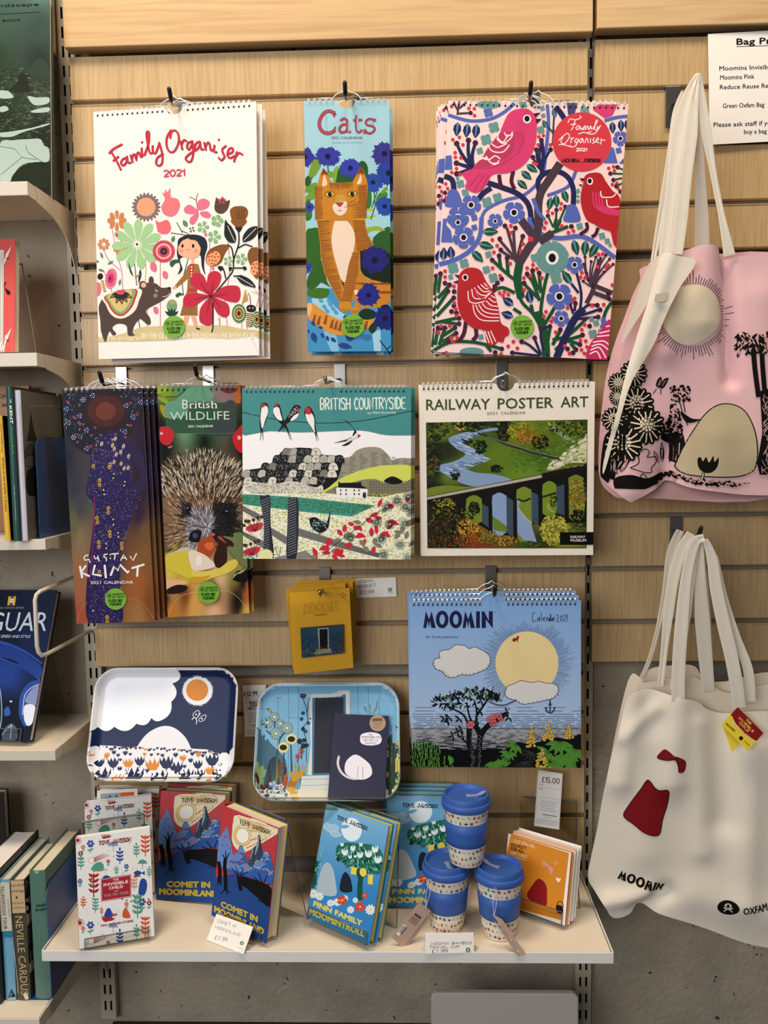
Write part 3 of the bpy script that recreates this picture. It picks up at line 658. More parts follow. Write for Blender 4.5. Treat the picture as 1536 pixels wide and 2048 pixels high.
    for p in ([(1155,0),(1148,70),(1150,140),(1190,190),(1240,190),(1245,130),(1210,60),(1180,30)],[(1305,185),(1310,130),(1360,70),(1430,55),(1430,110),(1390,160),(1340,185)],[(1250,480),(1300,475),(1370,510),(1415,575),(1350,565),(1290,540)]): a.sm(p,'#232b28')
    a.lns([[(1175,50),(1235,180)],[(1315,175),(1420,70)],[(1260,485),(1395,565)]],5,'#ece6da')
    a.sm([(1240,60),(1300,60),(1280,100),(1262,100)],'#1f2624'); a.sm([(1205,0),(1335,0),(1310,50),(1270,62),(1235,50)],BR)
    a.sm([(1160,210),(1100,215),(1020,255),(990,320),(1000,375),(1060,395),(1120,360),(1150,290),(1185,230)],BR); a.el(1055,330,52,68,'#f0a878',rot=40,n=24)
    a.sm([(1360,255),(1345,320),(1375,400),(1400,480),(1436,485),(1440,260),(1400,235)],BR); a.el(1412,410,42,62,'#f0a878',rot=20)
    a.lns([[(x,y),(x+1,y)] for x,y in ((1025,285),(1050,280),(1078,290),(1015,315),(1040,312),(1066,318),(1095,315),(1020,345),(1048,345),(1075,350),(1040,372),(1062,378),(1395,380),(1420,375),(1385,410),(1410,405),(1430,415),(1400,440),(1424,450))],15,'#b5472f',caps=True)
    a.sm([(1090,400),(1130,395),(1135,420),(1112,435)],'#1f2624'); a.sm([(1185,405),(1215,405),(1205,430),(1190,435)],'#1f2624'); a.sm([(1310,395),(1338,408),(1330,428),(1310,425)],'#1f2624')
    for x,y,rx,ry in ((1272,798,60,80),(1425,850,40,70)): a.el(x,y,rx,ry,'#5f7f4a',n=26); a.el(x,y,rx*.76,ry*.76,'#dfe2b8'); a.el(x,y,rx*.66,ry*.66,'#5f7f4a'); a.el(x,y,rx*.45,ry*.45,'#d0903c'); a.el(x,y,rx*.28,ry*.28,'#a53a26'); a.el(x,y,10,14,'#1f1a18')
    a.lns([[(1300+i*8,700 - i*16),(1350 - i*2,680 - i*10)] for i in range(5)]+[[(1300,720),(1330,600)]],12,'#d09a50'); a.lns([[(1420,740),(1445,640),(1380+0,610)],[(1445,640),(1410,600)],[(1445,640),(1440,596)]],4,'#d8607e')
    a.el(1360,850,30,66,'#ece0a8',rot=6); a.lns([[(1334,800+i*17),(1390,806+i*17)] for i in range(7)],8,'#221c1a'); a.sm([(1336,750),(1350,728),(1390,726),(1416,745),(1412,775),(1380,788),(1345,780)],'#221c1a'); a.ln([(1370,730),(1366,660),(1350,622)],5,'#221c1a',smooth=True); a.el(1362,752,5,6,'#f0e8d8'); a.el(1392,752,5,6,'#f0e8d8')
    a.sm([(655,750),(665,700),(700,678),(735,695),(742,750),(715,780),(680,778)],'#7ea67a'); a.el(704,700,26,20,'#b3a36a')
    for an in (-115,-90,-65,-140,-40): a.leaf(698,825,75,26,an,'#29433a')
    a.petals(870,82,5,26,4,9,'#7d6258',rot=30); a.ln([(1095,835),(1110,870),(1105,900)],5,'#c08a50')
    # pocket edge fold
    a.view(); a.ln([(497,668),(511,690),(517,708)],.7,'#cfc6ba',smooth=True)
def cornflower(a,x,y,r,col,n=26,sq=1.,rot=0):
    rr=random.Random(int(x+y)); q=[]
    for i in range(n):
        t=2*math.pi*i/n+math.radians(rot); L=r*rr.uniform(.82,1.1); w=r*.13
        c,s=math.cos(t),math.sin(t); q.append([(x+c*u - s*v,y+(s*u+c*v)*sq) for u,v in ((r*.1,-w*.6),(L*.8,-w),(L,0),(L*.8,w),(r*.1,w*.6))])
    a.put(q,col); a.el(x,y,r*.72,r*.72*sq,col)
    a.lns([[(x+.3*r*math.cos(t),y+.3*r*sq*math.sin(t)),(x+.85*r*math.cos(t),y+.85*r*sq*math.sin(t))] for t in (2*math.pi*(i+.5)/18 for i in range(18))],r*.03,shade(col,1.7)); a.petals(x,y,0,r*.24,9,r*.05,'#12133a')
def art_cats(a):
    LG='#7ba03c'; DG='#2e5f2c'; BL='#343a93'
    a.view(590,440,7.314)
    a.poly([(150,1000),(1420,1000),(1420,1950),(150,1950)],'#4f9cc8'); a.sm([(250,1150),(420,1120),(620,1300),(760,1420),(690,1460),(560,1440),(400,1360),(280,1250)],'#a9d4e6'); a.sm([(420,1480),(560,1560),(640,1900),(560,1960),(440,1700)],'#8ec6de')
    a.poly([(1130,1640),(1250,1600),(1260,1950),(1160,1950)],'#a9d4e6')
    a.view(590,160,7.314)
    a.poly([(130,1400),(1420,1420),(1420,2300),(150,2300)],'#a6d2dc')
    for p,c in (([(210,1480),(205,1350),(260,1180),(330,1120),(385,1140),(395,1210),(340,1330),(260,1440)],LG),([(150,1620),(170,1560),(300,1500),(330,1560),(280,1640),(160,1650)],'#6f9c3a'),([(150,1760),(180,1680),(300,1600),(330,1680),(250,1760)],LG),([(560,1330),(620,1260),(640,1300),(610,1480),(640,1520),(560,1520)],'#87ad45'),([(450,1350),(540,1340),(585,1390),(540,1430),(480,1420)],LG),([(610,1420),(640,1300),(720,1240),(800,1250),(900,1330),(900,1520),(620,1520)],DG),
                 ([(930,1250),(960,1190),(1010,1190),(1060,1260),(1065,1380),(1000,1420)],DG),([(1040,1600),(1100,1560),(1120,1800),(1050,1900)],'#3f7a34'),([(1180,1760),(1240,1650),(1340,1640),(1350,1720),(1260,1790)],'#4f8a3a'),([(150,1800),(220,1760),(250,2000),(160,2050)],'#3f7a34'),([(1250,1650),(1330,1560),(1360,1600),(1290,1660)],LG),([(1310,1200),(1380,1130),(1390,1220),(1330,1240)],LG),([(150,1450),(200,1400),(240,1500),(160,1560)],DG),([(1020,1890),(1160,1880),(1150,1910),(1030,1920)],'#b4bd3e'),([(1020,2010),(1170,1975),(1180,2000),(1030,2040)],'#b4bd3e')): a.sm(p,c)
    a.lns([[(475,1230),(490,1350)],[(1160,1650),(1170,1850),(1110,2040)],[(1200,1640),(1120,1870)],[(250,1420),(200,1500)]],16,'#3d6b34')
    cornflower(a,480,1120,190,'#3b3f9e',30,.8); cornflower(a,150,1130,150,'#3a3a92',24); cornflower(a,1310,1080,190,'#403a8c',28); cornflower(a,810,1290,165,'#3b45a4',30,.9); cornflower(a,1370,1360,190,'#31479a',26); cornflower(a,1140,1500,150,'#32509e',26); cornflower(a,1310,1850,150,'#3050a4',28); cornflower(a,215,1860,80,'#35459c',14)
    # cat face and body
    OR='#c98a2e'; ST='#8c4f22'
    a.view(590,440,7.314)
    for p,c in (([(160,190),(250,120),(345,130),(370,300),(380,560),(260,700),(165,640)],'#3c6d2a'),([(180,860),(300,640),(390,600),(470,900),(520,980),(420,930),(370,920),(300,990),(190,1010)],'#3a6a2a'),([(1140,280),(1250,170),(1400,130),(1400,700),(1280,620),(1160,430)],'#39632c'),([(190,1030),(330,995),(480,1010),(500,1080),(440,1140),(330,1150),(190,1110)],'#4a7a2c'),([(1050,120),(1200,90),(1310,140),(1300,160),(1150,160),(1070,190)],'#9db23e'),([(940,470),(1000,430),(1390,500),(1400,920),(1200,900),(1000,800),(940,640)],'#1d2c1c')): a.sm(p,c)
    cornflower(a,170,700,90,'#3845a0',16)
    a.poly([(310,-40),(330,80),(362,300),(380,560),(430,780),(520,960),(600,1120),(650,1210),(830,1210),(870,1130),(880,1300),(1250,1280),(1390,1200),(1400,960),(1240,900),(1060,860),(960,760),(950,460),(1155,360),(1080,240),(1040,120),(1020,-40)],OR)
    a.sm([(590,0),(680,-30),(760,10),(840,120),(880,250),(850,480),(790,640),(750,860),(725,910),(670,860),(620,700),(560,480),(535,250)],'#efd9c4')
    a.poly([(672,870),(720,930),(712,990)],'#1d3a1c')
    rr=random.Random(5); q=[]
    def edge(t): return (np.interp(t,[-40,80,300,560,780,960,1210],[315,335,368,388,440,530,665]),np.interp(t,[-40,80,300,560,700,870,1210],[500,520,515,560,600,660,710]))
    for y in range(-30,1200,25):
        l,r=edge(y); q.append([(l,y),(l+10,y+14),(r - rr.uniform(0,30),y+rr.uniform(-12,4)),(r,y - 10)])
    for y in range(-30,470,25):
        r=np.interp(y,[-40,120,240,360],[1020,1040,1080,1140]); l=np.interp(y,[-40,100,470],[830,850,900]); q.append([(r,y),(r - 10,y+14),(l+rr.uniform(0,30),y+6),(l,y - 8)])
    for y in range(480,1220,25):
        l=np.interp(y,[480,700,900,1200],[830,770,730,680]); r=np.interp(y,[480,780,1200],[950,930,830]); q.append([(l,y),(l+5,y+12),(r - rr.uniform(5,30),y+8),(r,y - 6)])
    for x in range(900,1400,36): q.append([(x,900+rr.uniform(0,40)),(x+90,930),(x+80,950),(x - 10,930)]); q.append([(x+300,1040),(x+370,1050),(x+360,1080),(x+290,1060)])
    a.put(q,ST)
    a.sm([(650,1220),(700,1190),(800,1200),(830,1260),(800,1330),(740,1350),(660,1330)],'#cf9330'); a.sm([(830,1290),(900,1270),(940,1320),(910,1380),(840,1370)],'#cf9330')
    a.lns([[(660+i*30,1300),(670+i*30,1345)] for i in range(5)]+[[(840+i*26,1320),(850+i*26,1365)] for i in range(4)],6,'#2a1608'); a.sm([(865,1040),(900,1020),(940,1060),(920,1100),(880,1090)],'#efd9c4')
    cornflower(a,1165,590,215,'#2b2a78',34); cornflower(a,1075,1100,175,'#2c2f88',30)
    a.sm([(180,1240),(260,1220),(360,1290),(520,1400),(700,1470),(900,1480),(1100,1440),(1150,1460),(1100,1560),(950,1650),(720,1690),(560,1670),(400,1600),(280,1510),(190,1430)],'#dc9c46')
    a.put([[(x,y),(x+30,y - 10),(x+10,y+130),(x - 40,y+120)] for x,y in ((280,1390),(350,1410),(450,1400),(540,1460),(600,1480),(660,1500),(1040,1480))],'#97592a')
    a.sm([(180,1235),(240,1218),(250,1300),(215,1400),(185,1380)],'#eeb98a')
    for x,y in ((380,1180),(430,1270),(520,1240),(500,1190),(560,1300),(600,1350),(470,1330)): a.el(x,y,38,26,'#5aa9d0',rot=40)
    for x,y,L,W,an in ((250,1640,170,90,70),(380,1650,90,50,60),(460,1690,90,50,70),(520,1720,110,60,40),(340,1560,80,40,20),(620,1820,230,90,12),(240,1480,90,50,50),(740,1700,130,110,20),(190,1600,60,40,80),(700,1420,80,70,10)): a.leaf(x,y,L,W,an,'#2d4d94')
    a.sm([(960,1720),(1000,1680),(1100,1680),(1110,1740),(1040,1765)],'#3f7fae'); a.sm([(930,1380),(990,1310),(1080,1300),(1180,1350),(1160,1430),(1060,1460),(980,1440)],'#1d3a22'); a.sm([(1075,1600),(1120,1520),(1200,1480),(1190,1600),(1130,1660)],'#26402a')
    a.sm([(1260,1260),(1350,1240),(1400,1300),(1390,1420),(1250,1380)],'#15204a'); cornflower(a,1320,1440,180,'#232a72',26); a.lns([[(1240,1760),(1380,1940)],[(1340,1900),(1400,1840)]],16,'#1d2a2a')
    # head
    a.view(590,160,7.314)
    a.poly([(415,1288),(470,1370),(540,1500),(700,1505),(840,1495),(890,1400),(955,1275),(1000,1320),(1050,1460),(1065,1560),(1040,1900),(1015,2060),(310,2060),(285,1880),(290,1700),(330,1520),(370,1380)],OR)
    a.poly([(415,1288),(470,1360),(490,1400),(430,1370),(380,1400)],'#8a3f1c'); a.poly([(955,1275),(1000,1330),(1010,1390),(950,1360),(900,1400)],'#8a3f1c')
    a.sm([(428,1390),(470,1500),(460,1540),(405,1555),(402,1500)],'#f0d2bd'); a.sm([(965,1390),(975,1480),(950,1522),(905,1520),(925,1470)],'#f0d2bd')
    q=[[(x,1508),(x+14,1508),(x+8+rr.uniform(-8,8),1508+rr.uniform(60,130)),(x+2,1570)] for x in range(505,840,19)]
    for y in range(1570,2040,24): q.append([(290,y),(290,y+14),(400+rr.uniform(-20,30),y - 4),(400,y - 14)]); q.append([(1050,y - 30),(1048,y - 14),((920 if y<1800 else 820)+rr.uniform(-20,30),y - 10),(930,y - 24)])
    a.put(q,ST)
    for x,y in ((510,1670),(838,1665)): a.sm([(x - 75,y+12),(x - 40,y - 32),(x+15,y - 45),(x+75,y - 6),(x+40,y+34),(x - 20,y+46)],'#2a1c10'); a.sm([(x - 64,y+10),(x - 30,y - 26),(x+15,y - 36),(x+64,y - 4),(x+36,y+26),(x - 20,y+36)],'#e9c85a'); a.el(x,y+2,32,34,'#17120e'); a.el(x+8,y - 5,5,9,'#8a8578')
    a.sm([(600,1740),(620,1690),(700,1680),(740,1720),(745,1790),(660,1790),(590,1800)],'#c9a04a'); a.sm([(560,1820),(640,1790),(745,1780),(765,1850),(740,1940),(660,1985),(590,1950),(558,1890)],'#ecd6c6'); a.poly([(580,1795),(720,1788),(675,1850),(650,1860)],'#a84a5a')
    a.lns([[(655,1880),(655,1915)],[(612,1912),(655,1920),(690,1912)],[(730,1850),(890,1745)],[(720,1870),(880,1820)]],5,'#2a1c14')
    # title
    RD='#b4505a'; q=[]
    def serif(P,w): a.lns(P,w,'#4a3c4a',smooth=True); a.lns(P,w - 10,RD,smooth=True)
    serif([[(585,520),(560,480),(500,455),(430,480),(375,560),(355,640),(375,720),(430,770),(490,780),(540,765),(590,730)]],52); serif([[(580,455),(572,545)],[(590,680),(575,755)]],22)
    serif([[(665,600),(700,570),(745,575),(765,620),(765,700),(770,750),(820,760)],[(760,650),(690,660),(650,710),(670,765),(730,760),(765,720)]],38)
    serif([[(900,515),(895,620),(900,720),(930,765),(985,730)],[(850,592),(985,585)]],38); serif([[(1160,610),(1130,575),(1070,575),(1035,620),(1060,660),(1140,680),(1165,725),(1120,775),(1060,775),(1025,730)],[(1170,565),(1168,610)],[(1020,720),(1015,790)]],34)
    hl=[[(455,510),(450,640),(470,740)],[(790,620),(790,750)],[(920,530),(915,700),(935,745)],[(1090,600),(1150,640)]]
    a.lns(hl,22,'#9dc6d2',smooth=True,caps=True)
    a.txt('2021 CALENDAR',533,863,990,863,38,'#5a4a5a'); a.txt('Illustrations by Fax Windebewen',545,925,985,922,18,'#7d97a6')
def art_pink(a):
    NV='#2a2f5c'; PU='#6070b8'; TE='#6f9c98'; RE='#d8404a'; DP='#54213f'; GR='#1f5a34'; BR='#54404c'; WH='#f6e6e2'; PKB='#d8477a'; RB='#bb2c34'
    def dot(P,r,c): a.lns([[p,(p[0]+.5,p[1])] for p in P],r*2,c,caps=True) if False else a.put([a.cap(p,r*2,12) for p in P],c)
    def clover(x,y,r,c=TE): a.put([a.cap((x+dx*r*.5,y+dy*r*.5),r*1.05,10) for dx,dy in ((1,.6),(-.6,1),(-1,-.6),(.6,-1))],c)
    def bloom(x,y,r,c=PU,n=5):
        a.petals(x,y,r*.1,r,n,r*.46,c,rot=20); a.el(x,y,r*.58,r*.58,c); a.el(x,y,r*.36,r*.36,WH); a.el(x,y,r*.24,r*.26,'#151417')
    def twig(base,tips,w,c,rt=14,dc=DP):
        a.lns([[base,((base[0]+t[0])/2+(t[1] - base[1])*.08,(base[1]+t[1])/2),t] for t in tips],w,c,smooth=True,taper=.35); dot(tips,rt,dc)
    def leaf2(x,y,L,W,an,c=NV): a.leaf(x,y,L,W,an,c,'#5f8fb4',W*.3)
    a.view(860,170,3.84)
    # branches upper
    a.lns([[(140,230),(300,275),(450,265),(560,215),(650,140)],[(900,150),(910,300),(890,500),(860,700),(730,840),(560,890),(420,970),(390,1080)],[(1120,660),(1060,780),(900,850)],[(1340,275),(1430,250),(1520,240)]],26,PU,smooth=True)
    a.lns([[(440,750),(560,790),(680,840),(760,930),(780,1080)],[(470,790),(410,830),(370,880)],[(960,170),(1000,210),(1050,290)],[(1090,150),(1090,220)],[(110,700),(170,730),(185,820)]],42,NV,smooth=True); a.lns([[(840,820),(830,740),(880,680),(980,665),(1060,710),(1100,800),(1100,920)]],40,NV,smooth=True)
    a.lns([[(1000,600),(920,720),(850,830),(830,950),(840,1090)]],62,BR,smooth=True); a.ln([(790,870),(830,970),(880,1040)],30,PU,smooth=True); a.lns([[(210,230),(225,120)],[(220,220),(310,215)],[(210,190),(180,130)],[(225,180),(280,130)]],16,BR)
    a.poly([(1050,130),(1130,140),(1110,230),(1060,230)],'#54507e')
    twig((330,640),[(205,450),(295,425),(348,445),(203,600),(205,682)],34,NV,22); twig((860,660),[(855,425),(817,497),(790,555),(925,497)],26,NV,19); a.ln([(855,430),(870,560),(850,720)],30,NV,smooth=True)
    a.lns([[(945,360),(955,200)],[(945,370),(890,300)],[(940,460),(950,340)]],14,BR); leaf2(965,250,70,40,-110,'#3f6f74'); leaf2(900,330,70,44,240,'#3f6f5c')
    for x,y in ((215,285),(290,295),(360,300)): leaf2(x,y,110,62,97)
    for x,y,an in ((740,610,35),(700,660,40),(670,730,42),(930,860,100),(965,840,85),(1020,805,70)): leaf2(x,y,105,54,an,GR)
    for x,y in ((1400,280),(1465,265),(1515,260)): leaf2(x,y,95,50,88)
    dot([(165,165),(298,180),(340,182),(342,235),(130,205),(175,420),(225,402),(253,460),(193,520),(195,555),(237,560),(203,642),(167,672),(232,687),(835,398),(870,388),(830,460),(925,460),(795,598),(817,608),(120,760),(135,795),(122,865),(1372,640),(1410,628),(1415,660),(1400,765),(1435,755),(1445,795),(1440,860),(905,970),(1008,912),(940,985),(890,1055),(1003,950)],14,RE)
    dot([(312,215),(1385,680),(1440,632),(1408,730),(1430,778),(1462,820),(115,828),(108,890),(1038,935),(970,960),(905,1005)],17,DP); a.lns([[(1385,680),(1480,682)],[(1440,632),(1480,650)],[(1408,730),(1475,715)],[(1430,780),(1480,750)]],13,GR); a.lns([[(975,1090),(1038,940)],[(965,1090),(970,965)],[(945,1090),(905,1005)]],16,GR)
    for x,y,r in ((490,325,42),(430,420,42),(382,505,26),(233,760,32),(270,825,28),(437,900,40),(518,865,36),(850,345,30),(862,180,20),(870,235,18),(1190,205,36),(1135,815,18),(1135,855,12),(1135,893,16),(212,717,14),(340,1020,26,),(1180,160,10),(715,150,30)): clover(x,y,r,TE if x != 340 else PU)
    clover(447,212,36,PU); clover(1448,503,24,PU); a.el(450,150,90,32,TE); a.poly([(120,545),(165,540),(172,650),(110,650)],PU)
    bloom(315,922,78); bloom(215,1020,85); bloom(645,980,84); bloom(500,1045,58); bloom(1462,412,58)
    for x,y in ((180,870),(1090,985)): a.sm([(x - 35,y - 60),(x+20,y - 66),(x+50,y - 20),(x+60,y+62),(x - 62,y+62),(x - 50,y - 10)],PU)
    a.poly([(1365,480),(1410,480),(1440,600),(1335,600)],PU); a.poly([(1490,560),(1510,500),(1510,605),(1450,603)],PU)
    # pink bird
    a.lns([[(530,690),(540,760),(560,790)],[(640,660),(625,740),(650,800)]],30,DP,smooth=True)
    a.sm([(700,183),(760,190),(810,240),(820,320),(812,440),(770,550),(700,630),(600,675),(480,690),(440,760),(380,820),(335,826),(270,790),(280,740),(248,680),(330,640),(390,580),(440,490),(530,370),(590,240),(640,195)],PKB)
    a.sm([(330,640),(400,560),(450,480),(540,370),(620,360),(720,380),(700,500),(640,560),(560,610),(480,640)],'#c04468')
    a.lns([[(430+i*28,640 - i*14),(560+i*22,590 - i*12),(640+i*16,510 - i*8),(660+i*14,380)] for i in range(4)],9,'#d8477a',smooth=True)
    a.lns([[(540,350),(520,400),(560,440),(600,380)],[(570,365),(590,395),(625,380),(632,360)],[(510,410),(560,450),(620,410),(635,375)],[(450,470),(480,510),(560,515),(610,460)],[(470,450),(520,480),(590,450)],[(395,560),(450,575),(500,545),(540,570)],[(430,545),(460,590),(500,612),(530,580)],[(380,575),(430,560),(470,600),(530,600)]],9,WH,smooth=True)
    a.lns([[(390,680),(300,780)],[(420,690),(340,810)],[(450,695),(390,815)]],8,'#b33a62'); a.el(745,262,32,34,WH); a.el(745,260,20,23,'#151417'); a.poly([(795,220),(850,212),(810,250)],DP); a.poly([(812,260),(858,262),(818,300)],DP)
    # red bird at right
    a.sm([(1175,760),(1190,700),(1240,675),(1310,680),(1350,740),(1400,810),(1460,880),(1450,1100),(1240,1060),(1180,990),(1155,870)],RB); a.el(1228,740,24,28,WH); a.el(1226,738,16,19,'#151417'); a.poly([(1148,716),(1190,718),(1168,745)],DP); a.poly([(1140,765),(1166,762),(1166,785)],DP)
    a.lns([[(1250+i*22,820+i*6),(1260+i*22,920),(1340,980 - i*14),(1450,1000 - i*10)] for i in range(4)],12,PKB,smooth=True); a.lns([[(1310,815),(1320,860),(1400,860),(1425,835)],[(1355,880),(1370,935),(1450,935)]],9,WH,smooth=True)
    # red title disc
    a.poly([(1250,190),(1290,150),(1440,150),(1400,235),(1340,255)],'#d8477a'); a.el(1167,438,226,228,'#d64652',n=48)
    F=[[(1060,290),(1075,262),(1120,268),(1160,250),(1150,238)],[(1115,270),(1100,320),(1085,345)],[(1080,305),(1120,300)],[(1140,310),(1120,330),(1135,345),(1150,315),(1155,342),(1170,330),(1180,345)],[(1170,345),(1190,312),(1192,345),(1210,314),(1218,345),(1235,315),(1238,340),(1260,330)],[(1250,335),(1285,280),(1275,275),(1262,340),(1280,345)],[(1285,318),(1285,340),(1310,310),(1270,370),(1225,378),(1215,365),(1240,360)],[(1140,378),(1180,365),(1230,378)],
         [(1020,400),(1005,440),(1035,450),(1070,400),(1055,372),(1015,400),(990,425)],[(1085,405),(1082,445)],[(1084,420),(1105,405)],[(1130,410),(1110,430),(1125,445),(1140,415),(1120,465),(1085,478),(1075,465)],[(990,460),(1030,460),(1080,475)],[(1165,410),(1145,430),(1158,445),(1172,412),(1178,445)],[(1190,445),(1200,412),(1210,420),(1215,445)],[(1232,412),(1232,442)],[(1262,408),(1250,425),(1268,438),(1245,450)],[(1275,430),(1295,420),(1285,408),(1275,435),(1300,445)],[(1315,412),(1312,455)],[(1315,425),(1345,425)]]
    a.lns(F,6.5,'#f8ecec',smooth=True,caps=True); a.hand('2021',1125,508,1207,508,21,6,'#f8ecec')
    a.hand('MONIKA',1018,593,1145,592,24,8,'#251820',rnd=False); a.hand('FORSBERG',1186,592,1308,594,24,7,'#251820',rnd=False); a.ln([(1005,593),(1310,594)],3,'#251820')
    # lower half
    a.view(860,440,3.84)
    a.lns([[(395,-20),(380,130),(300,240),(180,310),(70,340)],[(760,-20),(790,60),(880,120),(1000,140),(1150,125),(1260,170),(1420,290)]],34,PU,smooth=True); a.poly([(100,-10),(85,170),(175,172),(160,80),(125,40),(130,-10)],PU)
    a.lns([[(830,-20),(820,120),(760,210),(680,340)],[(700,0),(790,120)],[(940,100),(840,170)]],62,BR,smooth=True); a.lns([[(670,345),(590,60)],[(655,320),(640,80)],[(650,290),(530,150)],[(665,300),(710,135)],[(640,300),(550,240)]],22,BR)
    a.lns([[(680,330),(670,460),(700,620),(790,720),(860,860),(890,1060)],[(680,480),(600,420),(480,310)],[(650,560),(560,520),(490,540)],[(860,850),(850,700),(880,500),(910,390)],[(840,620),(790,480),(745,420)],[(830,540),(785,400)],[(830,600),(720,490)],[(850,560),(838,420)],[(880,800),(940,700),(970,640)],[(600,420),(590,300)],[(545,380),(530,280)],[(700,720),(640,680)],[(790,720),(775,650)],[(940,920),(1050,890),(1180,780)],[(960,1000),(1040,930),(1160,890)],[(1060,930),(1140,950)],[(1080,950),(1120,995)],[(940,960),(1000,850)],[(900,950),(920,830)],[(30,1000),(150,940),(300,935),(420,955),(550,990)],[(430,960),(470,1010)],[(60,560),(80,420)],[(60,600),(150,500)],[(50,680),(135,550)],[(50,740),(180,600)],[(40,790),(220,750)],[(90,780),(210,800)],[(40,960),(60,830)],[(70,960),(115,830)],[(80,900),(190,830)],[(90,940),(200,870)],[(930,100),(1060,50)],[(950,60),(970,-10)],[(960,90),(1000,0)],[(1330,760),(1360,680),(1430,590)]],26,GR,smooth=True)
    a.ln([(685,345),(670,460),(700,600)],62,GR,smooth=True); a.ln([(830,700),(880,900),(890,1060)],64,GR,smooth=True)
    a.lns([[(970,1060),(1040,900),(1110,760),(1180,680)]],56,NV,smooth=True); a.lns([[(1150,700),(1160,560),(1120,390)],[(1140,560),(1085,490)],[(1120,760),(1200,660),(1280,655)],[(1140,740),(1290,690)],[(1130,760),(1290,745)],[(1100,720),(1072,640)],[(1110,700),(1115,640)],[(850,1040),(760,960),(700,935)],[(850,1030),(800,905)],[(850,1045),(640,1020)],[(870,1000),(850,860),(920,815)],[(900,1060),(900,1020)]],20,NV,smooth=True)
    a.lns([[(1200,640),(1250,540),(1280,420),(1300,300)],[(1260,560),(1370,600)],[(1250,500),(1400,560)]],34,BR,smooth=True); twig((1250,520),[(1190,285),(1237,320),(1272,285),(1310,295),(1350,270),(1378,300),(1175,470),(1215,462),(1335,400),(1180,340),(1405,340),(1203,408)],16,BR,12)
    dot([(575,45),(655,62),(535,145),(712,125),(543,230),(477,308),(530,275),(592,292),(745,415),(787,388),(838,408),(722,485),(550,452),(517,483),(497,510),(487,540),(80,412),(115,485),(150,498),(137,547),(185,550),(182,598),(183,660),(165,703),(203,715),(222,755),(222,797),(62,828),(115,828),(190,828),(200,870),(140,930),(80,830),(550,990),(500,1018),(703,935),(803,905),(920,818),(1000,842),(632,1020),(850,832),(1072,640),(1115,640),(1284,655),(1305,690),(1290,745),(1185,763),(1225,815),(1170,883),(1150,957),(1055,990),(1120,995),(1097,1020),(1370,565),(1375,605),(1085,50),(60,1040)],19,DP)
    dot([(620,45),(622,98),(478,153),(515,197),(490,248),(715,185),(697,237),(615,335),(480,370),(745,370),(790,345),(820,375),(720,445),(772,430),(858,445),(722,537),(535,562),(570,552),(560,582),(600,572),(538,428),(115,393),(115,438),(183,510),(187,637),(197,683),(205,735),(85,815),(65,865),(152,815),(165,905),(207,905),(175,932),(890,20),(878,62),(1012,47),(1062,97),(1100,85),(640,935),(600,970),(670,985),(890,705),(873,740),(930,780),(945,755),(965,862),(1055,675),(1110,603),(1090,615),(1243,657),(1333,650),(1165,843),(1187,805),(1195,930),(1205,975),(1155,925),(1163,998),(1185,1025),(1070,1025),(1034,968),(1293,265),(1325,262),(1285,360),(1352,365),(1370,350),(1155,440),(1190,445),(1165,405),(1400,500),(1425,530),(545,1030),(125,1020)],15,RE)
    a.el(772,148,22,22,RE)
    for x,y,an,c in ((400,90,0,GR),(370,180,15,GR),(320,235,45,GR),(100,310,-85,NV),(165,300,-95,NV),(1100,150,75,GR),(1195,155,95,GR),(1285,180,120,GR),(640,655,215,NV),(775,640,255,NV),(640,745,200,NV),(1085,490,235,GR)): leaf2(x,y,125 if c==GR else 100,62,an,c)
    for x,y,r in ((177,370,42),(262,333,36),(448,265,26),(432,382,30),(485,443,36),(803,290,32),(968,448,44),(1320,122,26),(1360,162,22),(1382,195,14),(390,898,22),(1238,762,20),(1275,792,24),(1250,875,34),(158,438,20),(1148,48,26),(1302,850,14)): clover(x,y,r)
    clover(340,58,24,PU); a.el(320,1012,92,34,TE)
    bloom(258,135,84); bloom(215,20,60); bloom(500,10,50); bloom(1110,345,66); bloom(993,588,100); bloom(1007,757,62); a.petals(938,290,10,122,4,84,TE,rot=42); a.el(938,290,80,80,TE); a.el(938,290,50,54,WH); a.el(938,292,28,34,'#151417')
    a.sm([(1310,760),(1345,752),(1352,800),(1350,828),(1305,828),(1315,790)],PU)
    a.poly([(1210,-5),(1450,-5),(1450,90),(1390,90),(1300,60)],RB); a.poly([(1385,85),(1445,95),(1440,225),(1410,190)],RB); a.lns([[(1200,20),(1205,70),(1150,112)],[(1290,60),(1270,110),(1240,130)]],26,DP,smooth=True)
    # lower red bird
    a.lns([[(275,780),(260,870),(220,935)],[(350,830),(355,890),(325,925)]],30,DP,smooth=True)
    a.sm([(215,480),(225,420),(270,375),(330,366),(390,390),(430,470),(490,560),(525,680),(545,790),(600,830),(605,880),(575,900),(560,940),(520,935),(490,965),(440,950),(410,850),(330,830),(250,760),(215,670),(208,560)],RB)
    a.lns([[(292,545+0),(300,620),(350,640),(420,625)],[(320,530),(340,600),(420,600),(450,560)],[(340,520),(380,570),(440,580),(470,550)],[(365,505),(410,550),(460,545)],[(390,495),(430,530),(450,520)],[(415,485),(440,512)],[(330,650),(345,720),(400,770),(530,775)],[(350,650),(380,710),(440,745),(530,750)],[(375,650),(410,700),(470,720),(528,722)],[(400,640),(440,680),(525,695)],[(430,620),(470,655),(520,665)],[(450,600),(490,630),(510,630)],[(470,580),(500,600)],[(420,850),(455,945)],[(445,855),(480,950)],[(465,850),(505,935)]],8,WH,smooth=True)
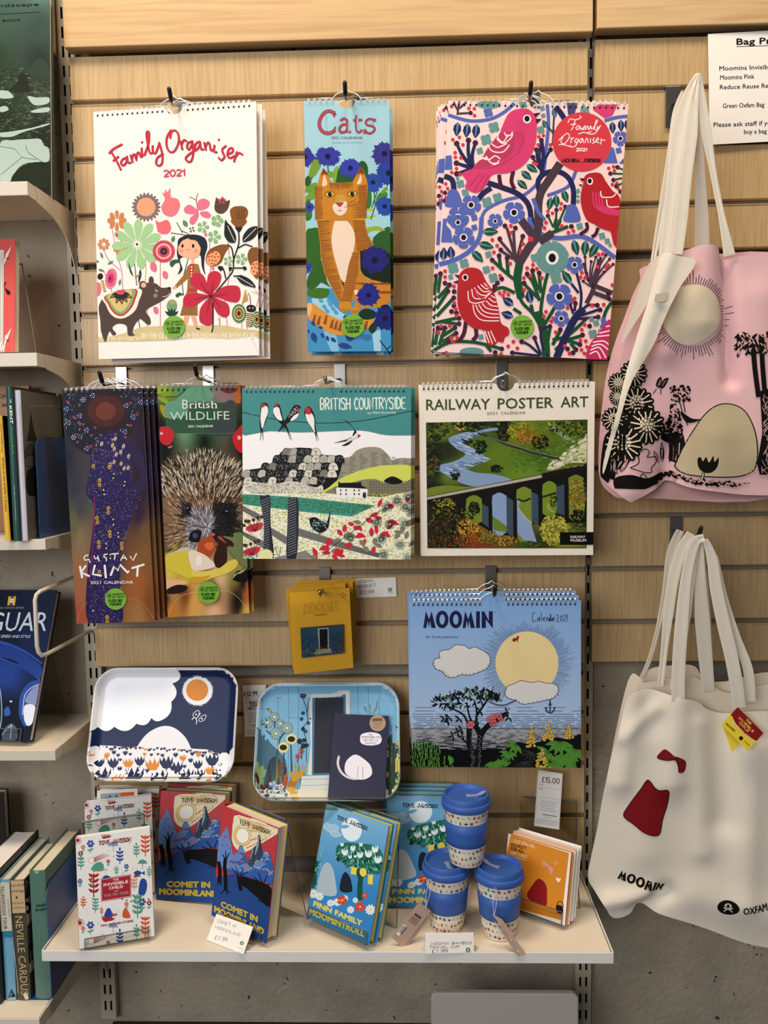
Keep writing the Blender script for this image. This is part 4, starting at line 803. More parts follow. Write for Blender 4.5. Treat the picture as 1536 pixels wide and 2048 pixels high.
    a.lns([[(345,530),(370,590),(430,610)],[(440,650),(480,670)]],12,PKB,smooth=True); a.el(270,442,24,26,WH); a.el(270,442,15,18,'#151417'); a.poly([(183,418),(228,425),(215,448)],DP); a.poly([(172,480),(215,462),(213,490)],DP)
    a.sm([(1385,770),(1385,1075),(1205,1070),(1225,960),(1300,860)],'#c9366e'); a.lns([[(1300,870),(1380,850)] ,[(1280,895),(1378,885)],[(1250,940),(1330,930),(1375,960)],[(1240,970),(1310,955),(1372,1000)],[(1232,1000),(1300,980),(1350,1060)],[(1225,1030),(1280,1010),(1310,1065)],[(1350,820),(1382,812)]],10,WH,smooth=True)
    a.view()
def gradient(a,x0,y0,x1,y1,nx,ny,f):
    """soft photographic colour field in small cells, f(u,v)->rgb linear"""
    cf=lambda x,y: f(min(1,max(0,(x - x0)/(x1 - x0))),min(1,max(0,(y - y0)/(y1 - y0)))); X_=[x0+(x1 - x0)*i/nx for i in range(nx+1)]; Y_=[y0+(y1 - y0)*j/ny for j in range(ny+1)]
    L=1+max([b[4] for b in a.boxes],default=-1)
    for i in range(nx):
        for j in range(ny): a.put([[(X_[i],Y_[j]),(X_[i+1],Y_[j]),(X_[i+1],Y_[j+1]),(X_[i],Y_[j+1])]],'#000000',lift=L,colf=cf)
    a.boxes.append((-9,9,-9,9,L))
def field(pts,p=3.0):
    """inverse-distance colour field through hand-read samples (u, v, hex)"""
    A=np.array([[u,v] for u,v,_ in pts]); C=np.array([lin(c) for _,_,c in pts])
    def f(u,v):
        d=((A - (u,v)) ** 2).sum(1)+1e-4; w_=d ** (-p/2*1.0); w_ /= w_.sum(); return tuple(w_ @ C)
    return f
def art_purple(a):
    """generic dark decorative panel: patterned column between a slate and an amber ground"""
    rr=random.Random(11); a.view(120,740,7.314)
    gradient(a,0,250,1450,3730,36,84,field([(.1,.05,'#33324c'),(.5,.05,'#3a2230'),(.85,.06,'#2c1a2a'),(.05,.3,'#2b2a38'),(.15,.42,'#3b3c48'),(.2,.5,'#4a4a50'),(.15,.58,'#6d6a4c'),(.2,.64,'#8c7a5c'),(.2,.75,'#a0724e'),(.22,.86,'#a86a4c'),(.2,.97,'#b0593c'),(.85,.3,'#2a1a38'),(.8,.45,'#2b1a3c'),(.8,.53,'#3a2440'),(.85,.62,'#7a5a34'),(.85,.7,'#8a6234'),(.8,.82,'#a8662e'),(.9,.9,'#8a5228'),(.8,.97,'#a87a4e'),(.5,.3,'#35264c'),(.5,.7,'#2f2640')]))
    # dark top roundel and russet disc
    a.sm([(60,330),(500,300),(1180,330),(1190,600),(1000,960),(700,1050),(480,1230),(300,1180),(120,980),(50,650)],'#1f2632'); a.el(670,610,330,280,'#3a1d1c',n=40); a.el(670,600,270,225,'#552a25',n=40); a.el(670,600,150,130,'#7a4034',n=30)
    # patterned column
    a.sm([(480,1100),(640,950),(800,880),(960,1020),(1060,1300),(1040,1700),(1060,2100),(900,2600),(880,3200),(900,3700),(420,3700),(400,3000),(470,2400),(500,2000),(380,1800),(430,1500)],'#31245a')
    a.sm([(1000,1050),(1180,1180),(1240,1400),(1250,1700),(1100,1850),(960,1880),(1010,1750),(1180,1560),(1080,1300)],'#352a52')
    q=[]; cols=['#5c6f84','#9a9aa8','#4a7a7c','#b04a6a','#c9bfa2','#7a64b4']
    sw=[]
    for i in range(150):
        x,y=rr.uniform(60,1180),rr.uniform(330,1180)
        if ((x - 670)/350) ** 2+((y - 620)/300) ** 2<1 or (y>800 and abs(x - 660)>620 - (y - 800)) or x>1180 - max(0,y - 600)*.7: continue
        t=rr.uniform(0,3.14); c,s=math.cos(t)*22,math.sin(t)*22; sw.append(([(x - c - s*.16,y - s+c*.16),(x+c - s*.16,y+s+c*.16),(x+c+s*.16,y+s - c*.16),(x - c+s*.16,y - s - c*.16)],lin(rr.choice(cols))))
    for cx,cy,c in ((340,435,'#e8e4ee'),(290,670,'#5a52b8'),(390,880,'#4a44a0'),(200,985,'#e8e4ee'),(390,1150,'#4a52b8'),(970,520,'#6a5aa8'),(1070,685,'#5a62b8'),(950,905,'#5548a0'),(95,570,'#5a3a8a'),(125,770,'#5a3a8a'),(480,375,'#8a84b8'),(1180,470,'#8a3a7a')):
        a.el(cx,cy,46,48,'#1e2250',n=14)
        for k in range(7):
            r=0 if k==6 else 30; sw.append((a.cap((cx+r*math.cos(k*1.05),cy+r*math.sin(k*1.05)),17,6),lin('#e4dff0' if c=='#e8e4ee' or k % 2 else '#9a90d8')))
    for cx,cy in ((285,515),(200,690),(340,800),(515,845),(460,960),(260,1060),(455,1120),(1030,490),(1130,660),(1040,815),(955,985),(110,470),(600,960)): sw.append(([(cx - 28,cy - 20),(cx+28,cy - 20),(cx,cy+26)],lin('#a83a64')))
    for i in range(2300):
        v=rr.uniform(1150,3680); l=np.interp(v,[1150,1500,1800,2000,2400,3000,3700],[470,440,390,470,480,420,430]); r=np.interp(v,[1150,1500,1700,1900,2100,2600,3700],[1000,1060,1050,1240,1040,920,890]); x=rr.uniform(l,r)
        s=rr.uniform(3,6.5); sw.append(([(x - s,v),(x,v - s*1.4),(x+s,v),(x,v+s*1.4)],lin(rr.choice(['#8d8fd0','#6a5fd0','#5a4ab0','#b8b4d8','#a04a90','#3a3a70','#b89a5a','#4a3f9a','#222046','#1c1838']))))
    for x,y in ((790,1520),(780,1582),(640,1755),(650,1820),(950,1635),(940,1690),(780,2185),(785,2260),(850,2380),(855,2440),(675,2538),(678,2605),(735,2700),(740,2755),(490,3520)): a.el(x,y,26,26,'#17132a',n=10); sw.append((a.cap((x,y),25,8),lin('#e6dcc0')))
    for x,y in ((725,1420),(735,1380),(580,1612),(582,1680),(708,2020),(708,2085),(543,2165),(548,2230),(728,2370),(733,2425),(567,2520),(570,2585),(905,2540),(905,2603),(578,2950),(690,3615),(692,3685),(487,1405)): a.el(x,y,26,30,'#d8b23e',n=10); sw.append((a.cap((x,y),22,8),lin('#2a2034')))
    for x,y in ((810,1005),(770,1100),(795,1155),(825,1235),(890,1200),(930,1115),(1005,1260),(895,1370),(790,1345),(940,1440),(1000,1430),(610,1080)): a.el(x,y,21,36,'#dcc6a0',rot=15,n=12); sw.append(([(x - 3,y - 28),(x+3,y - 28),(x+3,y+28),(x - 3,y+28)],lin('#6a5a4a')))
    a.swarm(sw,.0004)
    a.ln([(510,1850),(500,2300),(470,2700),(440,3100)],14,'#8a2a70',smooth=True)
    W='#f6f2ee'
    a.view(120,1000,7.314)
    a.lns([[(410,805),(370,815),(352,850),(365,880),(430,870),(440,910)],[(500,820),(515,860),(560,850)],[(555,820),(570,890)],[(690,790),(650,800),(640,825),(680,850),(680,885)],[(755,790),(855,780)],[(808,790),(800,865)],[(890,880),(930,800),(975,870)],[(905,850),(960,842)],[(1030,825),(1070,885),(1120,785)]],18,W,caps=True)
    a.lns([[(295,975),(325,1130)],[(375,965),(315,1060),(425,1110)],[(510,960),(480,1085),(600,1105)],[(655,960),(672,1130)],[(745,1095),(790,975),(850,1030),(880,945),(990,1060)],[(1060,995),(1225,945)],[(1140,975),(1130,1110)]],32,W,caps=True,smooth=False)
    a.lns([[(990,1060),(1010,1040)]],24,W,caps=True)
    a.txt('2021 CALENDAR',450,1228,1075,1222,44,W,bold=.018)
    a.lns([[(400,1500),(300,1620),(250,1800)],[(985,1443),(1150,1470),(1300,1620),(1380,1760)]],4,'#c9a58c',smooth=True)
    a.view()
def art_hog(a):
    rr=random.Random(4); a.view(310,740,7.68)
    gradient(a,20,230,1500,3850,34,90,field([(.1,.03,'#8ba23a'),(.3,.05,'#5f9070'),(.5,.04,'#6d9a80'),(.72,.06,'#8a7a72'),(.95,.05,'#b8704a'),(.1,.1,'#42562a'),(.3,.12,'#7fb08c'),(.9,.12,'#2c3d28'),(.5,.14,'#3c6a48'),(.05,.18,'#15220f'),(.5,.18,'#3a6448'),(.9,.18,'#15221a'),(.5,.24,'#101c0c'),(.1,.28,'#0c1408'),(.9,.28,'#0c120c'),(.15,.36,'#5a4a3c'),(.5,.34,'#4a4038'),(.85,.36,'#5c4c3c'),(.5,.45,'#6a5240'),(.1,.48,'#8a6a50'),(.1,.58,'#8a7058'),(.9,.5,'#6a5440'),(.3,.55,'#4a4240'),(.75,.56,'#1d1a1c'),(.6,.62,'#2a2426'),(.1,.66,'#6a5444'),(.9,.68,'#8a8a5c'),(.5,.7,'#b4623a'),(.15,.76,'#dcc850'),(.4,.74,'#ead9b8'),(.3,.82,'#d8b83e'),(.65,.8,'#dcc088'),(.85,.78,'#a9a052'),(.9,.84,'#241c14'),(.1,.86,'#e8c08a'),(.3,.88,'#8a4a2a'),(.1,.9,'#3a2014'),(.6,.88,'#7a4a2a'),(.4,.94,'#dca85c'),(.6,.97,'#e8b890'),(.15,.97,'#c8843c'),(.85,.92,'#1a120e'),(.95,.88,'#c0683a'),(.95,.98,'#d8b858')],3.6))
    # foliage and panel
    for p,c in (([(360,420),(480,300),(700,250),(880,330),(900,400),(820,480),(600,480),(500,620),(400,720),(280,620)],'#6fa184'),([(50,250),(180,250),(150,330),(40,360)],'#9ab83a'),([(40,410),(200,470),(170,520),(60,450)],'#93ac3a'),([(80,540),(150,560),(200,700),(150,730),(90,640)],'#a89a30'),([(1190,260),(1310,260),(1310,500),(1210,460)],'#c0703c'),([(900,280),(1190,260),(1200,470),(1040,480),(920,400)],'#93777a')): a.sm(p,c)
    a.ln([(480,290),(420,350),(330,410),(160,410)],14,'#2c4a36',smooth=True); a.sm([(1005,285),(1260,280),(1240,330),(1150,360),(1060,340)],'#7a3438')
    a.rc(178,500,1215,975,'#3a5f48'); a.sm([(1050,520),(1215,500),(1215,975),(760,975),(900,800)],'#44514c')
    a.sm([(178,500),(480,480),(500,640),(400,730),(178,730)],'#6fa184')
    a.lns([[(178,245),(178,975),(1220,970)]],3,'#7c9c84')
    a.sm([(70,900),(130,868),(230,885),(290,970),(280,1070),(220,1150),(150,1150),(75,1080)],'#c8303a'); a.el(100,975,24,22,'#f0b0a8'); a.ln([(200,1195),(265,1170)],24,'#c8845a'); a.sm([(1345,860),(1280,900),(1200,1000),(1195,1080),(1250,1220),(1345,1250)],'#d02c38'); a.el(1292,1040,26,34,'#f4c8c0')
    # spines then fur, laid back to front
    sw=[]
    def hair(x,y,an,L,w,c): ca,sa=math.cos(an),math.sin(an); sw.append(([(x - sa*w,y+ca*w),(x+ca*L*.6 - sa*w*.8,y+sa*L*.6+ca*w*.8),(x+ca*L,y+sa*L),(x+ca*L*.6+sa*w*.8,y+sa*L*.6 - ca*w*.8),(x+sa*w,y - ca*w)],lin(c)))
    for i in range(1500):
        t=i/1500; u=rr.uniform(0,1); x=100+u*1250; top=1540 - 330*math.sin(math.pi*min(1,max(0,(u+.05)*.9))) ; y=top+(t ** .8)*(1900 - top); an=-math.pi/2+(u - .48)*1.7+rr.uniform(-.3,.3)
        hair(x,y+60,an,rr.uniform(80,150),rr.uniform(5,10),rr.choice(['#d8c8ac','#c0a888','#8a7862','#2a2220','#1a1618','#3a3030','#e4d8c4','#a8947a','#241d22','#1c1718']))
    cx,cy=800,2480
    for i in range(3600):
        an=rr.uniform(0,2*math.pi); r=1 - math.sqrt(rr.random())*.99; x=cx+math.cos(an)*r*800; y=cy - 60+math.sin(an)*r*700
        if x<90 or x>1345 or y>2720+(100 if x<500 else 0) or y<1700: continue
        dark=(abs(x - 500)<80 and abs(y - 2180)<110) or (x>880 and x<1240 and 2050<y<2350) or (x>850 and y>2350 and y<2620)
        pal=['#1c181c','#2c2426','#3a3234','#141114'] if dark else (['#a5a0a8','#c8c4c8','#6a6468','#3c3638','#8c8488'] if abs(x - 690)<190 and y>2150 else (['#a58364','#c4a283','#866548','#5c4636','#d8bfa4','#4a382c','#98765a']))
        hair(x,y,an+rr.uniform(-.2,.2),rr.uniform(60,130),rr.uniform(3.5,7),rr.choice(pal))
    sw.sort(key=lambda s: 0); a.swarm(sw,.0006)
    a.view(310,1000,7.68)
    a.el(510,135,32,44,'#0e0d12'); a.el(505,122,10,10,'#a9b8d8'); a.el(1095,190,60,60,'#121016'); a.el(1100,170,26,9,'#7a88a8'); a.sm([(520,570),(570,480),(680,455),(720,500),(700,590),(690,640),(600,650),(540,630)],'#15141c'); a.sm([(580,520),(640,510),(660,560),(600,590)],'#4a5270')
    for p,c in (([(700,600),(760,590),(840,540),(880,560),(940,690),(850,850),(760,820),(640,800)],'#b4552a'),([(760,680),(880,650),(900,730),(820,770)],'#d8774a'),([(980,580),(1060,590),(1200,640),(1215,720),(1110,710),(1110,900),(1060,1020),(940,1030),(900,880),(960,720)],'#3f2019'),([(860,520),(920,510),(910,550),(880,550)],'#d06a48'),([(960,570),(1010,560),(1100,670),(1020,620)],'#a85a48'),
                 ([(1040,560),(1120,560),(1200,570),(1210,510),(1280,500),(1350,540),(1350,880),(1420,900),(1420,1060),(1200,900),(1110,740),(1200,730),(1190,640)],'#7d8a5a'),([(165,840),(280,800),(400,740),(520,730),(520,780),(380,820),(250,850)],'#c9c4bc'),([(165,860),(520,790),(560,960),(560,1200),(420,1160),(180,1040)],'#d9c648'),([(520,785),(700,810),(840,900),(920,1020),(700,1080),(570,1060)],'#ecdcc8'),([(640,880),(700,860),(720,980),(640,1000)],'#f4ece4'),
                 ([(560,1080),(700,1100),(860,1080),(1000,1040),(1130,940),(1240,910),(1280,960),(1240,1040),(1120,1120),(900,1190),(700,1260),(600,1260)],'#e2cf62'),([(560,1180),(700,1180),(850,1160),(700,1270),(590,1270)],'#d0a830'),([(1180,1200),(1260,1090),(1330,1080),(1420,1040),(1420,1230),(1300,1260)],'#17120e'),([(1420,1040),(1300,1100),(1210,1150),(1190,1210),(1260,1140),(1330,1120)],'#b8b090'),([(180,1240),(350,1220),(520,1270),(400,1310),(200,1370)],'#e4bc8c'),([(190,1370),(350,1300),(500,1330),(420,1420),(200,1440)],'#2c1a12')): a.sm(p,c)
    a.ln([(1110,750),(1330,1010)],7,'#4a5238'); a.lns([[(215,1760),(270,1620),(400,1480),(560,1425),(660,1425)],[(995,1400),(1120,1400),(1280,1500),(1440,1700)]],4,'#f0d0a0',smooth=True)
    a.view(310,740,7.68); W='#f4f4ee'
    a.hand('B',432,588,505,588,118,15,W); a.lns([[(425,468),(450,468)],[(425,588),(460,588)]],8,W)
    a.txt('ritish',535,586,950,583,118,W); a.lns([[(530,586),(575,586)],[(600,586),(640,586)],[(735,586),(775,586)],[(868,584),(905,584)],[(920,584),(955,584)]],7,W)
    a.txt('WILDLIFE',235,772,1145,760,135,'#cfe0d2'); a.txt('2021 CALENDAR',508,884,895,878,36,W,bold=.025); a.view()
def art_country(a):
    TE='#4f9694'; BK='#17171a'; rr=random.Random(8)
    a.view(480,740,4.267)
    a.sm([(-30,100),(1500,100),(1500,560),(1460,558),(1250,556),(1100,525),(1000,516),(850,520),(500,533),(250,522),(-30,530)],TE,k=3)
    a.lns([[(20,360),(100,380)],[(110,382),(250,412),(450,438),(650,452),(850,450),(1050,432),(1250,395),(1460,350),(1480,355)]],6,BK,smooth=True)
    a.hand('BRITISH',688,336,943,334,92,11,'#e8ece0',rnd=True); a.hand('COUNTRYSIDE',978,334,1412,328,92,11,'#e8ece0',rnd=True)
    a.lns([[(x,300+(i % 3)*8),(x+3,322)] for i,x in enumerate(range(700,1400,23))],5,'#7fb0aa'); a.txt('by Mikki Butterley.',1090,376,1335,370,22,'#dfe9e4')
    WH='#f2efec'
    def swallow(P,belly,head,tails): a.sm(P,BK); a.sm(belly,WH); a.lns(tails,8,BK,taper=.6); a.sm(head,'#c8323e')
    swallow([(180,300),(200,280),(235,290),(246,350),(225,430),(195,500),(180,540),(168,450),(172,370)],[(190,315),(230,310),(240,360),(215,430),(190,500),(176,430),(178,370)],[(182,300),(200,285),(218,295),(205,318),(190,315)],[[(185,500),(172,600)],[(190,500),(198,600)]]); a.poly([(176,290),(190,284),(188,298)],BK)
    swallow([(295,300),(320,285),(345,320),(370,420),(400,480),(420,530),(390,500),(320,430),(285,380)],[(290,325),(330,320),(345,370),(360,430),(320,420),(288,370)],[(293,300),(312,285),(325,300),(310,315)],[[(400,490),(445,598)],[(395,490),(430,598)]])
    swallow([(520,318),(495,298),(460,305),(430,350),(390,420),(340,500),(330,528),(400,460),(450,430),(490,390),(505,340)],[(500,370),(490,400),(450,432),(430,430),(460,390)],[(490,335),(505,330),(505,368),(490,370)],[[(395,440),(332,528)],[(400,450),(360,525)]]);
    a.put([a.cap((430+60*t+rr.uniform(-18,18),395 - 75*t+rr.uniform(-12,12)),6,5) for t in (i/40 for i in range(40))],WH)
    swallow([(555,330),(580,310),(610,330),(640,400),(645,480),(660,560),(630,530),(580,450),(550,380)],[(560,370),(600,360),(632,410),(636,500),(650,555),(610,490),(572,430)],[(556,330),(575,315),(600,335),(605,375),(565,375)],[[(640,530),(655,610)],[(645,530),(673,600)]])
    a.sm([(880,420),(930,450),(990,520),(1000,550),(960,560),(975,510),(930,460)],BK); a.sm([(1000,550),(1030,555),(1010,578),(1000,570)],'#c8323e'); a.sm([(1000,575),(960,595),(890,610),(800,622),(900,595),(960,570)],BK); a.sm([(870,645),(960,600),(920,640)],BK); a.sm([(1000,530),(1000,575),(940,600),(910,600),(960,570)],'#e8e4d8')
    # newsprint hill
    a.sm([(800,860),(860,760),(940,740),(990,690),(1060,662),(1130,656),(1200,668),(1260,720),(1300,770),(1370,750),(1460,755),(1480,760),(1480,1010),(700,1050)],'#a09c8c',k=3)
    a.lns([[(x,y),(x+L,y)] for y in range(680,1010,13) for x,L in ((xx+rr.uniform(0,20),rr.uniform(18,70)) for xx in range(830,1440,92)) if y>690+abs(x - 1120)*.28],3.6,'#56524a')
    # round woodland
    a.sm([(20,900),(60,855),(200,830),(310,760),(350,700),(430,670),(520,662),(620,675),(700,720),(790,730),(870,745),(860,850),(800,1000),(720,1060),(200,1060),(20,980)],BK,k=3)
    pal=['#e4e0d0','#26262a','#b8b4a8','#1b1b1e','#dcd8c8','#c9c5b6','#1e1e22','#8a887e']
    for row,(y,xs) in enumerate(((705,range(400,690,62)),(765,range(320,860,66)),(830,range(220,840,64)),(890,range(60,820,66)),(950,range(70,760,70)))):
        for k,x in enumerate(xs):
            c=rr.choice(pal); w=38; P=[(x - w,y+26),(x - w,y - 10),(x - w*.5,y - 36),(x+w*.5,y - 36),(x+w,y - 8),(x+w,y+26)]; a.sm(P,c,k=3); a.outline(P,3,BK)
            if c in ('#e4e0d0','#dcd8c8'): a.lns([[(x,y+30),(x,y - 20)],[(x,y),(x - 18,y - 18)],[(x,y),(x+18,y - 18)]],3,BK)
            else: a.put([a.cap((x+rr.uniform(-28,28),y+rr.uniform(-28,20)),5,4) for _ in range(14)],'#e4e0d0' if c in ('#26262a','#1b1b1e','#1e1e22') else '#3a3a3a')
    a.view(480,930,4.267)
    a.sm([(30,200),(50,140),(160,150),(300,160),(420,140),(520,150),(640,190),(700,170),(700,230),(560,240),(200,242),(60,215)],'#dedac9',k=3)
    a.put([[(x,y),(x+9,y+3),(x+4,y+7)] for x,y in ((rr.uniform(40,690),rr.uniform(150,238)) for _ in range(420))],'#2a2a28')
    a.sm([(700,240),(760,190),(850,120),(1000,55),(1150,15),(1300,0),(1480,25),(1480,260),(900,270)],'#d6dc68',k=3)
    a.sm([(720,240),(840,175),(950,150),(1050,125),(1160,120),(1220,150),(1320,145),(1400,150),(1480,120),(1480,290),(800,280)],'#8f8a72',k=3); a.lns([[(x,y+18),(x,y+6),(x+6,y),(x+12,y+6),(x+12,y+18)] for y in range(135,265,24) for x in range(800+(y % 48) // 4,1460,25) if not (830<x<1085) and y>175 - (x - 800)*.3],3.5,'#2c2a26')
    a.sm([(1230,140),(1270,105),(1320,100),(1390,145),(1310,165)],BK)
    # meadow
    a.poly([(20,200),(120,245),(700,240),(1200,275),(1480,220),(1480,830),(20,830)],'#f1efdc'); q1=[]; q2=[]
    for _ in range(3000): x,y=rr.uniform(25,1465),rr.uniform(235,800); s=rr.uniform(5,12); q1.append([(x,y),(x+s,y - s*.4),(x+s*1.6,y+s*.2),(x+s*.6,y+s*.6)])
    a.put(q1,'#b9bc4a')
    a.poly([(20,248),(500,275),(1160,345),(950,440),(500,395),(20,335)],'#4b9c94')
    for _ in range(1100):
        x=rr.uniform(25,1100); y=np.interp(x,[20,500,1100],[255,282,345])+rr.uniform(0,1)*np.interp(x,[20,500,950,1100],[75,110,85,20]); s=rr.uniform(5,11); q2.append([(x,y),(x+s,y - s*.4),(x+s*1.6,y+s*.2),(x+s*.6,y+s*.6)])
    a.put(q2,'#3f7f4a')
    a.poly([(820,195),(850,190),(1090,205),(1085,282),(825,272)],'#f2f0ea'); a.poly([(838,140),(850,140),(850,152),(1010,150),(1030,140),(1040,175),(1090,200),(840,193)],BK); a.put([[(x,y),(x+11,y),(x+11,y+17),(x,y+17)] for y in (207,240) for x in (855,900,970,1010)],BK); a.sm([(1048,275),(1050,240),(1062,232),(1075,240),(1075,278)],'#3a3a3e')
    # fence
    for P in ([(25,345),(170,420),(170,480),(25,395)],[(25,565),(210,650),(210,720),(25,600)],[(255,525),(400,610),(395,680),(270,600)],[(480,530),(830,640),(1200,755),(1180,790),(830,700),(490,600)],[(290,790),(560,730),(640,795),(560,800),(300,800)]): a.poly(P,'#8f8c88'); a.lns([[tuple(np.array(P[0])*(1 - t)+np.array(P[-1])*t),tuple(np.array(P[1])*(1 - t)+np.array(P[2 if len(P)==4 else 2])*t)] for t in (.25,.5,.75)] if len(P)==4 else [[(485,550+16*i),(830,655+14*i),(1180,760+8*i)] for i in range(4)],4,BK)
    for P in ([(170,275),(205,265),(258,270),(262,500),(290,790),(205,790),(205,500)],[(412,300),(440,285),(495,290),(500,520),(480,795),(400,795),(405,520)]):
        a.sm(P,'#2b3040',k=3); x0=min(p[0] for p in P); a.lns([[(x0+8,310+i*22),(x0+82,280+i*22)] for i in range(22)],4.5,'#9a9894')
    # red leaves, seed heads
    for i in range(60):
        t=rr.random(); x=640+830*t+rr.uniform(-30,30); y=np.interp(x,[640,900,1200,1460],[740,560,330,240])+rr.uniform(0,np.interp(x,[640,1000,1460],[60,230,520])); a.leaf(x,min(y,790),rr.uniform(60,92),rr.uniform(34,46),rr.uniform(0,360),'#cf3148' if i % 3 else '#8c8776')
    a.ln([(700,770),(860,640),(1000,540),(1150,420),(1300,330)],5,'#3a3630',smooth=True)
    for x,y in ((1340,305),(1435,270),(1255,355),(1410,355),(1165,487),(1405,500),(1280,505),(945,625),(1205,633),(1365,680),(1225,765),(1430,792),(1460,400)):
        r=48 if x != 945 else 34; a.lns([[(x+12*math.cos(t),y+12*math.sin(t)),(x+r*math.cos(t),y+r*math.sin(t))] for t in (i*.262 for i in range(24))],3.2,BK); a.el(x,y,11,11,'#7fb0a4')
    for cx,cy in ((125,530),(100,735)):
        a.sm([(cx - 75,cy+10),(cx - 30,cy - 22),(cx+70,cy - 38),(cx+55,cy+15),(cx,cy+40),(cx - 45,cy+38)],'#d03a50')
        H=[(cx - 90,cy - 15),(cx - 75,cy - 52),(cx - 48,cy - 50),(cx - 8,cy - 62),(cx+30,cy - 80),(cx+60,cy - 88)] ; a.lns([[p,(cx+10,cy+35)] for p in H],4,'#2a1a1c'); a.put([a.cap(p,30,10) for p in H],'#2e1216'); a.put([a.cap(p,15,8) for p in H],'#8a3038')
    a.sm([(595,460),(640,445),(700,475),(740,490),(765,410),(772,412),(760,510),(745,550),(690,578),(640,560),(605,520)],BK); a.poly([(565,455),(600,455),(600,464)],BK); a.lns([[(690,575),(670,595)],[(700,575),(690,595)]],4,BK)
    a.put([[(x,y),(x+8,y+3),(x+6,y+11),(x - 1,y+7)] for x,y in ((rr.uniform(610,745),rr.uniform(465,550)) for _ in range(60))],'#8fb8c4')
    a.petals(225,775,8,60,16,10,'#eceab0'); a.el(225,775,36,34,'#e8e6a8'); a.put([a.cap((rr.uniform(30,150),rr.uniform(770,800)),10,5) for _ in range(40)],'#3f9c8c'); a.lns([[(330,780),(300,700)],[(335,780),(350,700)]],5,'#2f7a5a'); a.view()
def art_rail(a):
    GRN='#4a5a34'; rr=random.Random(9); a.view(830,740,4.151)
    a.txt('RAILWAY',94,332,622,325,92,GRN,bold=.02); a.txt('POSTER',688,323,1148,313,92,GRN,bold=.02); a.txt('ART',1210,310,1437,306,92,GRN,bold=.02); a.txt('2021',595,372,682,370,24,'#6a6658'); a.txt('CALENDAR',712,370,918,366,24,'#6a6658')
    a.poly([(91,436),(1432,411),(1424,1480),(103,1480)],'#46581f')
    X0,X1=92,1430
    old=a.rect; c0=a.loc((92,436)); c1=a.loc((1428,412)); a.view(830,930,4.151); c2=a.loc((104,690)); a.rect=(c0[0],c1[0],c2[1],c0[1]); a.view(830,740,4.151)
    f=field([(.05,.05,'#3c4c1c'),(.1,.12,'#6a7a2a'),(.3,.04,'#1c2414'),(.5,.05,'#1c2410'),(.6,.1,'#8a8a26'),(.75,.05,'#6a7a22'),(.95,.08,'#3c4c1a'),(.04,.25,'#141a10'),(.12,.22,'#2c361a'),(.9,.15,'#5a7424'),(.35,.18,'#5c7826'),(.45,.27,'#6a8228'),(.6,.35,'#5f8028'),(.7,.28,'#4c6c20'),(.85,.2,'#5f7a24'),(.3,.4,'#5c7026'),(.6,.42,'#74902e'),(.05,.42,'#2a341a'),(.15,.44,'#6a7c2c'),(.05,.55,'#20241a'),(.2,.6,'#2a2a16'),(.35,.62,'#14140e'),(.1,.75,'#2a2c12'),(.3,.75,'#5a4416'),(.2,.9,'#3a2a12'),(.4,.85,'#8a6a20'),(.35,.95,'#8a4420'),(.5,.95,'#6a5a20'),(.6,.9,'#5a5a20'),(.7,.95,'#34421a'),(.8,.75,'#9a9a3a'),(.85,.88,'#a8a440'),(.95,.6,'#6a6a24'),(.95,.8,'#2c3414')],4)
    gradient(a,88,405,1436,1480,60,48,f)
    BL='#8fa6c4'
    for p,c in (([(278,570),(420,515),(500,520),(560,495),(680,478),(680,500),(540,520),(420,560),(400,600),(480,650),(570,710),(580,735),(480,780),(410,810),(500,850),(620,860),(720,880),(800,915),(700,960),(560,975),(400,945),(240,860),(180,800),(320,760),(420,700),(340,650)],BL),([(1100,430),(1160,470),(1240,540),(1330,590),(1310,600),(1210,550),(1130,480)],'#a8b4a8'),([(1090,830),(1200,760),(1300,670),(1430,590),(1435,760),(1300,770),(1180,820)],'#d0cfa8')): a.sm(p,c,k=3)
    sw=[]
    def daub(x,y,an,L,w,c): ca,sa=math.cos(an),math.sin(an); sw.append(([(x - ca*L+sa*w*.5,y - sa*L - ca*w*.5),(x+ca*L*.3+sa*w,y+sa*L*.3 - ca*w),(x+ca*L,y+sa*L),(x+ca*L*.2 - sa*w,y+sa*L*.2+ca*w),(x - ca*L*.8 - sa*w*.6,y - sa*L*.8+ca*w*.6)],lin(c)))
    for _ in range(500): x=rr.uniform(95,1425); y=rr.uniform(420,900); daub(x,y,rr.uniform(-.5,.5),rr.uniform(10,26),rr.uniform(4,8),rr.choice(['#5f7c26','#6f8a2c','#4a6420','#7c8e30'])) if not (180<x<800 and y>500) and y<950 - (x - 90)*.12 else None
    def tree(cx,cy,rx,ry,cols,n=90,s=12):
        for _ in range(n): t=rr.uniform(0,6.28); r=math.sqrt(rr.random()); daub(cx+rx*r*math.cos(t),cy+ry*r*math.sin(t),rr.uniform(0,3),rr.uniform(s*.6,s*1.3),rr.uniform(s*.35,s*.7),rr.choice(cols))
    DK=['#131a0e','#1c2412','#26301a','#0e140c']
